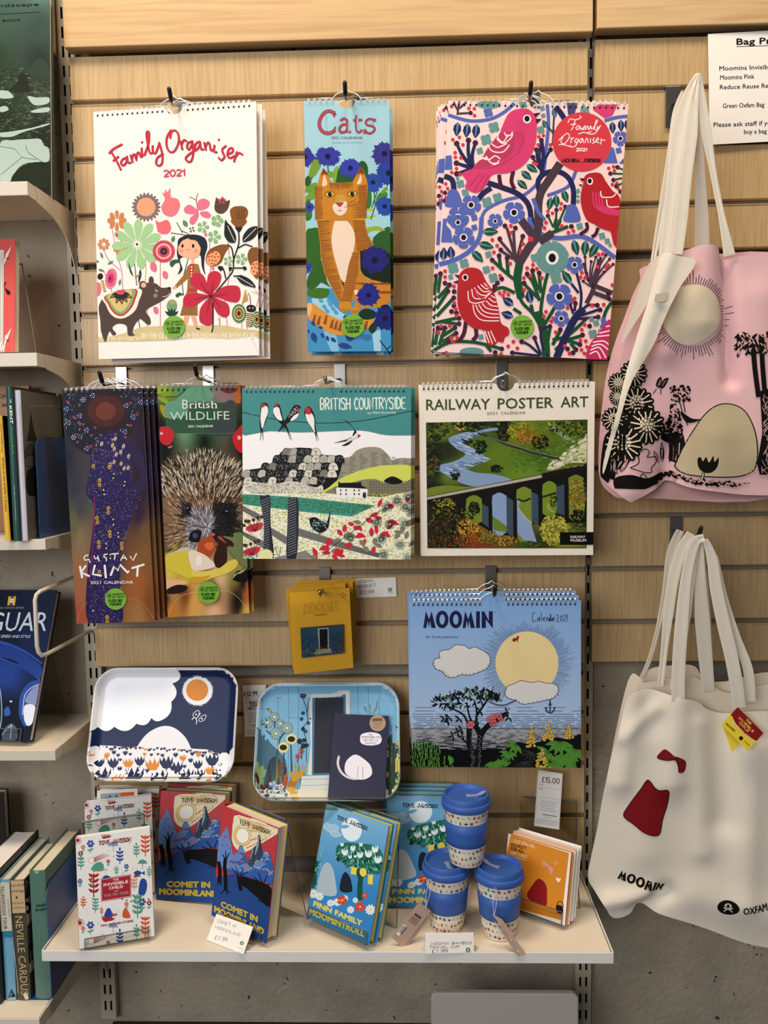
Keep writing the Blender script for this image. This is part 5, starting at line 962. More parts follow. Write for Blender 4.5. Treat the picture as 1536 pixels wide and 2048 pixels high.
    tree(180,500,100,70,['#7a8a30','#5a6a24','#3a4a1c']+DK,160); tree(160,650,70,130,DK+['#3c4a20'],160); tree(375,465,40,40,['#c8b03a','#a8983a'],40); tree(450,450,150,26,DK,90); tree(735,500,55,110,DK,130); tree(860,500,95,70,['#9a9a2a','#7a8a24','#5a6a1c','#c0a830'],140); tree(920,550,75,65,['#a8682a','#c08030','#7a5a20','#5a6a24'],110); tree(1040,600,75,60,DK+['#5a6a20','#8a5a24'],110); tree(1260,480,150,70,['#6a7c26','#8a9430','#4a5a1c']+DK[:2],170); tree(540,640,55,60,DK,80); tree(430,590,45,30,DK,40); tree(680,820,50,30,DK,50); tree(150,800,60,70,['#5a6a24','#7a4a24','#3a4a1c']+DK[:2],110); tree(330,810+60,40,45,DK,60)
    for _ in range(140): t=rr.random(); daub(1110+320*t,815 - 200*t+rr.uniform(-25,25)*(1+t*2.4),rr.uniform(2.2,3),rr.uniform(14,28),rr.uniform(5,10),rr.choice(['#dcdcb8','#b8b88a','#9aa070','#e8e8d0']))
    for _ in range(120): t=rr.random(); x=np.interp(t,[0,.3,.5,1],[560,330,560,250]); y=np.interp(t,[0,.3,.5,1],[520,600,740,850]); daub(x+rr.uniform(-60,60)*(.5+t),y+rr.uniform(-12,12),.25,rr.uniform(20,40),rr.uniform(3,6),rr.choice(['#a8bcd4','#7a94b8','#c0cee0','#6a84ac']))
    a.swarm(sw,.0004); sw.clear()
    a.lns([[(520,525),(650,560),(740,610),(900,660),(1000,690),(1200,740)]],18,'#3a3c3c',smooth=True); a.lns([[(600,545),(740,600),(900,650),(1000,680),(1200,728)]],5,'#8a9088',smooth=True)
    # bridge
    a.view(830,930,4.151); BR='#1b1712'
    a.sm([(100,270),(100,200),(250,170),(420,180),(520,185),(300,240)],'#7c8a34')
    a.poly([(100,288),(1050,100),(1430,20),(1430,470),(1240,480),(1240,430),(1000,480),(820,640),(640,560),(420,430),(110,320)],BR)
    a.poly([(100,268),(1050,82),(1052,105),(100,288)],'#b8b4a4'); a.ln([(100,292),(1060,106)],4,'#3a342c'); a.ln([(100,264),(1050,78)],4,'#241e18'); a.poly([(1050,70),(1430,-10),(1430,30),(1060,110)],'#241a16'); a.lns([[(1250,25),(1290,18)],[(1310,18),(1345,10)],[(1365,10),(1400,0)]],4,'#c8a8a0')
    for x0,x1,t,b,c in ((425,555,250,470,'#7c9030'),(640,760,228,555,'#93a8ca'),(842,965,180,600,'#7f9434'),(1058,1172,132,400,'#7f9434'),(1272,1400,80,430,'#7a8a34')):
        a.sm([(x0,b),(x0,t+55),(x0+12,t+22),((x0+x1)/2,t),(x1 - 12,t+22),(x1,t+55),(x1,b)],c,k=3)
    a.poly([(640,420),(765,510),(765,560),(650,540)],'#6f8a30'); a.poly([(845,290),(880,300),(855,350),(960,480),(1010,640),(900,620),(848,560)],'#93a8ca'); a.lns([[(855,350),(900,420),(970,480)],[(1105,320),(1110,360),(1150,390)]],9,'#c8b888',smooth=True); a.lns([[(850,280),(900,300),(960,275)],[(1060,265),(1170,230)]],16,'#3a2c18',smooth=True)
    for P in ([(555,320),(610,350),(610,520),(558,480)],[(758,260),(820,300),(820,600),(762,560)],[(965,220),(1025,250),(1025,500),(968,470)],[(1172,180),(1240,160),(1240,420),(1180,400)]): a.poly(P,'#46586a')
    for P in ([(610,340),(640,320),(645,570),(610,540)],[(815,290),(845,280),(850,640),(815,640)],[(1022,250),(1058,240),(1058,510),(1025,500)],[(1238,150),(1275,150),(1278,450),(1240,440)]): a.poly(P,BR)
    tree(490,360,50,55,DK,80); tree(230,350,110,80,DK+['#8a8a2a'],130); tree(260,320,90,50,['#c8b840','#a89a34','#7a7a28']+DK[:2],120,9); tree(300,470,190,130,DK+['#4a4a1c','#7a6a24'],330); tree(440,520,90,70,['#c89a34','#d8b040','#a87a2c','#8a5a24'],150,10); tree(430,630,110,55,['#a04a26','#b45a2c','#6a3a1c','#8a6a24'],150,10); tree(260,640,150,50,['#6a5a24','#4a4a1c','#7a4a24']+DK[:2],150,10); tree(180,560,80,100,['#5a3a20','#3a3418']+DK[:2],120,10)
    tree(600,600,90,60,['#7a7a2c','#a8943a','#4a4a1c'],130,10); tree(760,630,90,45,['#a8842c','#8a4a24','#5a5a20','#c8a040'],130,10); tree(1150,540,110,130,['#b8b04a','#c8c060','#9a9a3a','#7a7a2c'],300,14); tree(1350,240,75,130,['#b8a83a','#8a7a2a','#a8602a','#5a5a20'],200,10); tree(1360,420,70,50,DK,90); tree(1150,290,30,60,DK+['#5a3a20'],50,8)
    tree(1350,540,80,60,['#6a8030','#4a6020'],80,12); tree(930,660,110,24,['#5a7028','#3a4a1c'],80,10)
    a.swarm(sw,.0005)
    a.rect=old; a.poly([(1202,556),(1500,556),(1500,662),(1202,662)],'#0f0d0b'); a.txt('RAILWAY',1290,606,1413,606,22,'#f0ece4',bold=.02); a.txt('MUSEUM',1290,635,1420,635,22,'#f0ece4',bold=.02); a.view()
def art_sky(a):
    BK='#16181a'; rr=random.Random(12); a.view(800,1160,4.042)
    gradient(a,60,155,1480,1530,1,30,lambda u,v: tuple(np.array(lin('#86acd8'))*(1 - v)+np.array(lin('#bfd0e6'))*v))
    logo_moomin(a,188,388,750,388,138,'#26264e'); a.outline([(766,255),(770,262),(764,268),(759,262)],2,'#26264e'); a.txt('BY TOVE JANSSON',212,470,465,470,18,'#20263a',bold=.01)
    S=[[(1095,262),(1075,270),(1070,320),(1080,335),(1100,330)],[(1125,300),(1108,320),(1118,333),(1128,302),(1130,333)],[(1142,262),(1145,333)],[(1155,318),(1172,310),(1165,300),(1155,320),(1175,330)],[(1185,300),(1188,335),(1190,308),(1200,305),(1203,333)],[(1216,306),(1207,318),(1212,332),(1217,270),(1219,333)],[(1234,304),(1225,318),(1229,332),(1236,306),(1238,333)],[(1244,302),(1245,333)],[(1244,311),(1254,303)],[(1265,290),(1275,282),(1278,300),(1268,335),(1290,335)],[(1305,285),(1295,310),(1305,333),(1315,310),(1305,285)],[(1322,292),(1332,282),(1338,300),(1325,333),(1345,333)],[(1350,270),(1352,330)]]
    a.lns(S,5,BK,smooth=True)
    # sun with rays
    q=[]
    for i in range(300):
        t=2*math.pi*i/300+rr.uniform(-.01,.01); L=rr.uniform(280,345)+(rr.uniform(20,60) if math.cos(t) ** 2>.3 else 0); r0=rr.uniform(240,262); w=.8; c,s=math.cos(t),math.sin(t)
        q.append([(1026+c*r0 - s*w,672+s*r0+c*w),(1026+c*L - s*w,672+s*L+c*w),(1026+c*L+s*w,672+s*L - c*w),(1026+c*r0+s*w,672+s*r0 - c*w)])
    a.put(q,'#2c3c50'); a.el(1026,672,254,256,'#ead6a0',n=60)
    a.sm([(935,470),(915,472),(906,488),(925,500),(938,488)],'#a8322c'); a.sm([(938,480),(945,455),(960,452),(960,475),(945,488)],'#a8322c'); a.lns([[(930,468),(945,485),(955,502)]],6,BK)
    def cloud(P,n): a.sm(P,'#dcdad6',k=4); C=catmull(P+[P[0]],False,4); a.ln(C,4.5,BK); a.lns([[p,(p[0]+(cx - p[0])*.08+rr.uniform(-6,6),p[1]+(cy - p[1])*.12)] for p in C[::2] if p[1]>cy for cx,cy in [n]],4,BK,taper=.6)
    cy=0
    def cloud(P,n):
        a.sm(P,'#dcdad6',k=4); C=catmull(P+[P[0]],False,4); a.ln(C,4.5,BK); cx,cy=n
        a.lns([[p,(p[0]+(cx - p[0])*.07+rr.uniform(-8,8),p[1]+(cy - p[1])*.14)] for p in C[::2] if p[1]>cy - 20],5,BK,taper=.7)
    cloud([(265,680),(280,640),(320,625),(315,590),(345,568),(400,560),(450,525),(520,530),(560,555),(600,540),(650,560),(700,590),(730,625),(728,670),(700,715),(640,745),(560,770),(500,765),(430,790),(370,775),(340,740),(290,720)],(500,640))
    a.view(800,1350,4.042)
    cloud([(848,130),(870,90),(920,70),(980,45),(1060,60),(1120,50),(1180,65),(1240,70),(1280,100),(1275,150),(1230,190),(1150,210),(1080,225),(990,235),(930,205),(860,180)],(1060,110))
    # sea lines
    gradient(a,80,430,1480,600,1,12,lambda u,v: tuple(np.array(lin('#8f9196'))*(1 - v)+np.array(lin('#1c1c1e'))*v))
    q=[]
    for y in [262,290,316,336,352,366,380,394,406,416,426,434]:
        x=95+rr.uniform(0,60)
        while x<1460:
            L=rr.uniform(60,190); q.append([(x,y),(min(1460,x+L),y)]); x +=L+rr.uniform(12,70)*(1.6 if y<300 else .6)
    a.lns(q,3.4,'#22262c'); q=[]
    for y in range(445,600,7):
        x=95
        while x<1460: L=rr.uniform(30,130); q.append([(x,y),(min(1460,x+L),y+rr.uniform(-2,2))]); x +=L+rr.uniform(10,60)*(1+(y - 440)/60)
    a.lns(q,2.4,'#d8dce0'); a.poly([(80,600),(1480,600),(1480,800),(80,800)],'#0e0f10')
    # tree
    a.lns([[(600,760),(590,650),(560,560),(560,430)],[(640,760),(640,600),(645,480),(600,400)],[(650,500),(700,420),(840,320)]],44,BK,smooth=True); a.ln([(610,760),(620,640),(600,600)],80,BK); a.lns([[(560,440),(520,330),(440,280),(380,260)],[(600,420),(560,330),(540,230)],[(610,410),(620,300),(600,200)],[(620,330),(700,210),(740,170)],[(570,640),(540,550),(490,510)],[(840,320),(880,300)]],18,BK,smooth=True,taper=.4)
    for i in range(230):
        t=rr.random(); x=rr.uniform(270,800); base=210 - 60*math.exp(-((x - 640)/160) ** 2); y=base+rr.uniform(-45,90)*(1 - abs(x - 540)/420); an=rr.uniform(-150,-30) if y<220 else rr.uniform(100,200); a_c=BK if i % 5 else '#4a7a34'; a.leaf(x,y,rr.uniform(26,44),rr.uniform(9,14),an,a_c)
    for x,y in ((470,460),(430,490),(500,440),(510,490),(360,350),(400,340),(390,370),(480,350),(650,290),(630,370),(870,300),(880,340),(660,210),(740,150),(780,170)):
        for k in range(3): a.leaf(x,y,48,15,60+75*k+x % 40,BK)
    a.lns([[(x,y),(x+3,y - 12)] for x,y in ((320,170),(400,150),(440,140),(480,150),(560,150),(620,130),(670,120),(700,130),(750,110),(800,160))],3,BK); a.put([a.cap((x+3,y - 16),13,8) for x,y in ((320,170),(400,150),(440,140),(480,150),(560,150),(620,130),(670,120),(700,130),(750,110),(800,160),(877,290))],'#5a3038')
    for x,y,r in ((570,402,38),(725,360,30),(755,335,30),(800,330,30),(760,385,30),(815,360,24),(740,395,22)): a.petals(x,y,4,r,6,r*.34,BK); a.petals(x,y,4,r*.88,6,r*.28,'#d8767a'); a.el(x,y,5,5,BK)
    a.ln([(715,210),(780,238),(850,240),(940,200)],11,'#5c5468',smooth=True)
    a.lns([[(1213,195),(1213,300)],[(1178,262),(1185,290),(1213,308),(1240,290),(1250,262)]],9,BK,smooth=True); a.outline([(1213,228),(1226,236),(1213,245),(1200,236)],5,BK); a.poly([(1170,270),(1180,255),(1190,272)],BK); a.poly([(1240,272),(1250,255),(1258,270)],BK)
    # foliage
    a.lns([[(580+14*rr.uniform(-1,1),y),(590+20*rr.uniform(-1,1),y+10)] for y in range(450,750,9)]+[[(640+14*rr.uniform(-1,1),y),(645+14*rr.uniform(-1,1),y+10)] for y in range(480,750,9)],2.6,'#8a8c8a')
    for i in range(95): x=110+(i % 12)*19+rr.uniform(-6,6); y=530+(i // 12)*28+rr.uniform(-8,8)+max(0,x - 240)*.5; a.leaf(x,y,rr.uniform(46,62),15,rr.uniform(75,115),BK); a.leaf(x+1,y+4,44,9,rr.uniform(80,110),'#5f9a40')
    for i in range(16): x=345+rr.uniform(0,80); y=640+rr.uniform(0,90); a.leaf(x,y,40,12,rr.uniform(80,110),'#5f9a40')
    a.sm([(700,760),(740,680),(850,610),(950,540),(1050,560),(1150,530),(1250,500),(1350,520),(1480,490),(1480,800),(700,800)],BK,k=3)
    for cx,cy,n,L,a0 in ((940,560,5,90,60),(880,620,6,80,30),(760,700,7,90,0),(1200,620,5,110,60),(1290,540,6,120,20),(1330,640,7,130,0),(1230,700,6,110,-20),(1420,720,6,110,100),(1060,620,6,90,40),(1000,700,6,90,0),(1420,600,6,110,30),(830,740,6,80,180)):
        for k in range(n): a.leaf(cx,cy,L,L*.3,a0+k*180/n,'#5f9a40' if (cx,cy) not in ((1060,620),(1000,700)) else '#232624',BK if (cx,cy) not in ((1060,620),(1000,700)) else '#5a5e5a',3.5)
    for cx,cy,h,w in ((1060,495,165,40),(1200,455,145,50),(1362,455,110,38),(1145,665,170,72)):
        for k in range(46):
            t=rr.random() ** .7; x=cx+rr.uniform(-1,1)*w*t; y=cy - h/2+h*t; a.petals(x,y,1,12,4,6,BK,rot=k*20); a.petals(x,y,1,9.5,4,5,'#ecc860',rot=k*20)
    a.view()
# ---- hang the calendars
P,w_,h_=PP('white')
c=calendar('large white family calendar with red script title, pink flowers and bear',P,w_,h_,'#f3e8dd',art_white,'white flower calendars on one hook',nr=.0165,pitch=.00905,sticker=(349,654,22))
stack(c,['second white flower calendar showing behind the right edge of the front one','rearmost white flower calendar against the panel, seen at lower right'],[(.006,.010,.0005,.3),(.0145,.024,-.0045,-.4)])
P,w_,h_=PP('cats')
c=calendar('narrow pale blue calendar with painted ginger cat and blue cornflowers',P,w_,h_,'#9cc8d4',art_cats,'narrow cat calendars on one hook',nr=.0165,pitch=.0099,sticker=(706,652,23))
stack(c,['second narrow cat calendar hanging behind the front one'],[(.004,.022,-.004,.2)])
P,w_,h_=PP('pink')
c=calendar('large pink calendar with red and pink birds in berry branches',P,w_,h_,'#f6d3cd',art_pink,'pink bird calendars on one hook',nr=.014,pitch=.0098,sticker=(1044,654,23.5))
stack(c,['second pink bird calendar showing at the left edge behind the front one','third pink bird calendar, turned a little, behind the two front ones','rearmost pink bird calendar nearest the panel'],[(-.004,.010,.001,-1.2),(.002,.018,.004,-2.6),(.004,.027,.002,-3.2)])
P,w_,h_=PP('purple')
c=calendar('narrow dark purple calendar with white handwritten title over amber ground',P,w_,h_,'#37294c',art_purple,'narrow purple calendars on one hook',nr=.0165,pitch=.0093,pages='#d8d2c8',sticker=(232,1197.5,21.5))
stack(c,['%s narrow purple calendar in the stack behind the front one, only its right edge showing' % n for n in ('second','third','fourth','rearmost')],[(.0065+.0062*i,.011*i+.009,.0012*i,.15*i) for i in range(4)])
P,w_,h_=PP('hog')
c=calendar('narrow calendar with hedgehog photograph and red rosehips',P,w_,h_,'#3a3a2a',art_hog,'narrow hedgehog calendars on one hook',nr=.0165,pitch=.0093,sticker=(417,1185,22))
stack(c,['second hedgehog calendar showing at the lower right behind the front one'],[(.006,.012,.001,.6)])
P,w_,h_=PP('country')
c=calendar('square teal and white calendar with swallows on a wire over a meadow',P,w_,h_,'#f4f1f0',art_country,'square countryside calendars on one hook',nr=.016,pitch=.0083)
stack(c,['second countryside calendar showing behind the right edge','rearmost countryside calendar nearest the panel'],[(.003,.009,.0008,0),(.006,.019,.0012,.2)])
P,w_,h_=PP('rail')
c=calendar('square cream calendar with green capitals over a painted viaduct and river',P,w_,h_,'#efe5d3',art_rail,'square landscape poster calendars on one hook',nr=.018,pitch=.0083)
stack(c,['second landscape poster calendar just behind the front one'],[(-.001,.010,.0015,0)])
P,w_,h_=PP('sky')
c=calendar('square sky blue calendar with yellow sun, clouds and dark tree by the sea',P,w_,h_,'#9fbde0',art_sky,'square sky blue calendars on one hook',nr=.016,pitch=.0083)
stack(c,['second sky blue calendar, its binding showing above the front one','rearmost sky blue calendar with binding highest and set left'],[(-.0015,.012,.0065,0),(-.003,.026,.0125,0)])
# ================================================================ yellow magnet packets and price cards
def slab(name,P,w,h,th,m,art=None,r=0,label=None,cat=None,group=None,y=0,parts=None,printmat=None,hf=None):
    t=thing(name,label,cat,group,M=P)
    G().plate(rrect(w,h,r,4) if r else [(-w/2,0),(w/2,0),(w/2,h),(-w/2,h)],0,th).obj(parts[0] if parts else 'card',m,t)
    if art:
        a=Art(P,(-w/2,w/2,0,h),y0=-.0001); art(a); a.obj(parts[1] if parts else 'writing',t,printmat)
    return t
P,w_,h_=PP('magnet'); YL='#efb430'
def art_mag(a):
    a.view(560,1120,5.908); a.lns([[(600,290),(828,525)]],3,'#8a6a1c')
    a.txt('£2.99',728,392,775,432,18,'#4a3410',bold=.03); a.txt('MAGNET',705,415,765,460,12,'#5a4418'); a.txt('uk',672,405,695,418,12,'#6a5018',bold=.03)
    logo_moomin(a,283,640,690,600,122,'#7a5c1c',line=3.5); a.hand('MAGNET',408,664,565,651,20,4.5,'#4a3818',rnd=False)
t=thing('magnet_packet','front yellow magnet packet with small blue picture magnet in clear sleeve','magnet','yellow magnet packets on one hook',M=P)
hz=h_ - .013; sl=rrect(.031,.0075,.0037,5,-.002,hz - .0065)
bm=bmesh.new(); out=[(-w_/2,0),(w_/2,0),(w_/2,h_),(-w_/2,h_)]
G().plate(out[:2]+[(w_/2,hz+.001),(-w_/2,hz+.001)],0,.0006).plate([(-w_/2,hz+.001),(w_/2,hz+.001),(w_/2,h_),(-w_/2,h_)],0,.0006).obj('backing_card',mat('yellow_card',YL,.5),t)
a=Art(P,(-w_/2,w_/2,0,h_),y0=-.0001); art_mag(a); a.direct=True; a.put([rrect(.034,.0075,.0037,5,-.003,hz - .0065)],'#6a3d1c'); a.obj('card_print',t)
mc=[a.H @ np.array([560+u/5.908,1120+v/5.908,1]) for u,v in ((240,800),(745,757),(752,1092),(255,1148))]; mc=[(q[0]/q[2],q[1]/q[2]) for q in mc]
m_=G().plate(mc[::-1],-.004,-.0001).obj('magnet',mat('dark_blue_edge','#2a3846',.3),t)
a=Art(P,None,y0=-.0045); a.hp=halfplanes(mc); a.view(560,1120,5.908); rr=random.Random(2)
a.poly([(235,795),(750,750),(756,1095),(250,1150)],'#3f5f78'); a.poly([(440,800),(570,792),(575,1040),(458,1045)],'#b8bdb4'); a.poly([(462,812),(558,805),(562,1040),(468,1042)],'#2a2a30')
a.poly([(420,1050),(600,1035),(620,1085),(400,1105)],'#b0a88c'); a.put([[(x,y),(x+9,y - 5),(x+6,y+8)] for x,y in ((rr.uniform(245,430),rr.uniform(860,1130)) for _ in range(150))],'#20303a'); a.put([[(x,y),(x+10,y - 4),(x+5,y+9)] for x,y in ((rr.uniform(590,745),rr.uniform(850,1090)) for _ in range(150))],'#1c2a2c')
a.put([[(x,y),(x+10,y - 4),(x+5,y+9)] for x,y in ((rr.uniform(250,740),rr.uniform(1020,1120)) for _ in range(60))],'#8a4a3a'); a.put([[(x,y),(x+10,y - 4),(x+5,y+9)] for x,y in ((rr.uniform(250,740),rr.uniform(1000,1120)) for _ in range(60))],'#a8a05c'); a.put([a.cap((rr.uniform(680,745),rr.uniform(920,1060)),12,6) for _ in range(24)],'#6a4a34')
a.obj('picture',m_,M_GLOSS)
G().plate([(-w_/2 - .004,-.002),(w_/2+.003,-.002),(w_/2+.005,h_*.97),(w_/2+.003,h_+.003),(-w_/2 - .004,h_+.002)],-.0062,-.0060).obj('clear_sleeve',M_POLY,t)
stack(t,['second yellow magnet packet, its top edge tilted above the front one','third yellow magnet packet behind, standing highest at the top','rearmost yellow magnet packet against the panel'],[(-.004,.010,.0065,-1.5),(.001,.020,.010,1.5),(.004,.030,.013,2.5)])
GRE='#4a8a2c'
P,w_,h_=PP('note')
def art_note(a):
    a.view(560,1120,5.908); a.hand('MOOMIN',915,270,1105,260,32,5,'#1a1a20',jit=.06); a.hand('MAGNET',915,325,1135,312,30,4.5,'#1a1a20',jit=.06,rnd=False); a.hand('£2.99',950,400,1105,392,34,4.5,'#1a1a20',slant=.15)
    emblem(a,1301,352,25,GRE,'#eeeeee'); a.txt('OXFAM',1268,398,1338,396,13,GRE)
slab('price_card',P,w_,h_,.0012,M_PAPER,art_note,label='white price card with black handwriting beside the yellow magnet packets',cat='price card')
P=pose(-.3160,-.2307,.6730,-27.56,-39.12,.24)
def art_nc(a):
    a.view(400,1590,6.025); a.hand('COMET IN',205,1535,430,1600,38,4,'#555a60',rnd=False,jit=.05); a.hand('MOOMINLAND',178,1605,480,1705,34,4,'#555a60',rnd=False,jit=.06); a.hand('£7.99',175,1735,320,1768,44,4.5,'#4a4e54',slant=.1)
    emblem(a,505,1785,24,GRE,'#eeeeee'); a.txt('OXFAM',455,1845,515,1862,12,'#8ab878')
slab('price_card',P,.0800,.0420,.0008,M_PAPER,art_nc,label='white handwritten price card leaning on the red and blue book',cat='price card')
P=pose(.0591,-.2447,.673,2.66,-14,.49)
def art_cup(a):
    a.view(780,1530,5.12); a.hand('MOOMIN BAMBOO',420,1842,838,1832,24,4,'#22242a',jit=.06); a.hand('TRAVEL CUP',405,1880,715,1872,24,4,'#22242a',jit=.06,rnd=False); a.hand('£7.99',432,1925,590,1920,32,4.5,'#22242a')
    emblem(a,800,1893,24,GRE,'#eeeeee'); a.txt('OXFAM',764,1918,836,1918,8,GRE)
t=slab('price_card',P,.0800,.0300,.0008,M_PAPER,art_cup,label='folded white handwritten price card in front of the blue lidded cups',cat='price card')
G().add([(-.041,.001,.0295),(.041,.001,.0295),(.041,.026,.0005),(-.041,.026,.0005),(-.041,.0018,.0303),(.041,.0018,.0303),(.041,.0268,.0013),(-.041,.0268,.0013)],[(0,1,2,3),(7,6,5,4),(0,3,7,4),(1,5,6,2),(0,4,5,1),(2,6,7,3)]).obj('back_flap',M_PAPER,t)
def tall_tag(P,w,h,big,y0,lab,extra=None):
    def art(a):
        a.direct=True; s=h/100; W=w/2
        f=lambda x0,x1,z,c='#5a5c60',wd=.25: a.ln([(x0*W,z*s),(x1*W,z*s)],wd*s,c)
        a.rect=None; a.ln([(-W+.0014,.0014),(W - .0014,.0014),(W - .0014,h - .0014),(-W+.0014,h - .0014),(-W+.0014,.0014)],.0003,'#3a5a44')
        for z in (79,70,52): f(-.85,.85,z)
        for z in (76,74,68,66): f(-.85,-.5,z,'#8a8c90',.7)
        for z in (46,42,38,34,30): f(-.7+(z % 7)*.03,.75 - (z % 5)*.05,z,'#a8aab0',.8)
        f(-.4,.75,22,'#55585c',1.2); f(-.3,.3,18,'#8a8c90',.6)
        for z in (13,10.5,8,5.5): f(-.85,.85,z,'#7a7c80',.5)
        a.direct=False
        if extra: extra(a)
    return slab('price_tag',P,w,h,.0008,M_PAPER,art,label=lab,cat='price tag')
def ex15(a): a.view(980,1520,4.996); a.hand('£15.00',520,215,695,235,46,7,'#101014')
def ex12(a): a.view(480,1350,4.518); a.hand('£12.99',38,190,160,178,32,6,'#101014'); a.hand('BIRCH',92,262,185,260,20,5,'#101014'); a.hand('WOOD',92,286,170,284,18,5,'#101014'); a.hand('TRAY',68,312,140,310,18,5,'#101014')
tall_tag(pose(.2474,-.0700,.8008,2.03,-24,9),.0463,.0990,'£15.00',0,'tall white price tag clipped to a clear bar above the orange greeting cards',ex15)
P,w_,h_=PP('tag12'); tall_tag(P,w_,h_,'',0,'tall white price tag on the panel between the two trays',ex12)
P,w_,h_=PP('sign')
P=pose(.5990+.05,-.0064,2.0347+.0015,1.07,-.15,-1.94)
def art_sign(a):
    a.view(1100,0,3.523); K='#1c1c22'
    a.txt('Bag Prices',1315,316,1700,303,46,K,bold=.05); a.ln([(1312,329),(1700,316)],4,K)
    for s_,x,y,L in (('Moomins Invisible Child',1193,498,505),('Moomins Pink',1199,562,240),('Reduce Reuse Recycle',1197,630,440),('Green Oxfam Bag',1217,762,293),('Please ask staff if you would like to',1152,895,720),('buy a bag',1367,944,160)): a.txt(s_,x,y,x+L,y - L*.034,33,K,bold=.02)
slab('price_notice',P,.205,.1899,.0006,M_PAPER,art_sign,label='white printed bag price notice taped high on the right panel',cat='notice')
# ================================================================ trays on clear ledges
def tray(P,w,h,art,label,m_bg,group=None):
    t=thing('serving_tray',label,'tray',group,M=P); R0=.042
    prof=[(0,-.0125),(.0012,-.0138),(.0028,-.0130),(.007,-.0060),(.012,-.0016),(.018,-.0002),(.025,0)]
    g=G(); n=4*9
    V=[]
    def ringp(d,y): return [(x,y,z) for x,z in rrect(w - 2*d,h - 2*d,max(R0 - d,.004),8,0,d)]
    for d,y in prof: V +=ringp(d,y)
    V +=ringp(.025,.0022)+ringp(.012,.0010)+ringp(.005,-.0070)+ringp(-.0004,-.0120)
    k=len(V) // n; F=[(i*n+j,i*n+(j+1) % n,(i+1)*n+(j+1) % n,(i+1)*n+j) for i in range(len(prof) - 1) for j in range(n)]
    F.append(tuple((len(prof) - 1)*n+j for j in range(n))); b=len(prof)
    F.append(tuple(b*n+j for j in range(n))); F +=[(i*n+j,i*n+(j+1) % n,(i+1)*n+(j+1) % n,(i+1)*n+j) for i in range(b,k - 1) for j in range(n)]+[((k - 1)*n+j,(k - 1)*n+(j+1) % n,(j+1) % n,j) for j in range(n)]
    g.add(V,F).obj('tray_body',m_bg,t,smooth=True)
    def sd(x,z):
        qx=abs(x) - (w/2 - R0); qz=abs(z - h/2) - (h/2 - R0); return -(np.hypot(np.maximum(qx,0),np.maximum(qz,0))+np.minimum(np.maximum(qx,qz),0) - R0)
    xs=[p[0] for p in prof]; ys=[p[1] for p in prof]
    a=Art(P,(-w/2,w/2,0,h),y0=-.0004,hf=lambda x,z: np.interp(sd(x,z),xs,ys),grid=.0065); a.hp=halfplanes(rrect(w - .0028,h - .0028,R0 - .0014,8,0,.0014))
    art(a); a.obj('tray_picture',t,M_GLOSS); return t
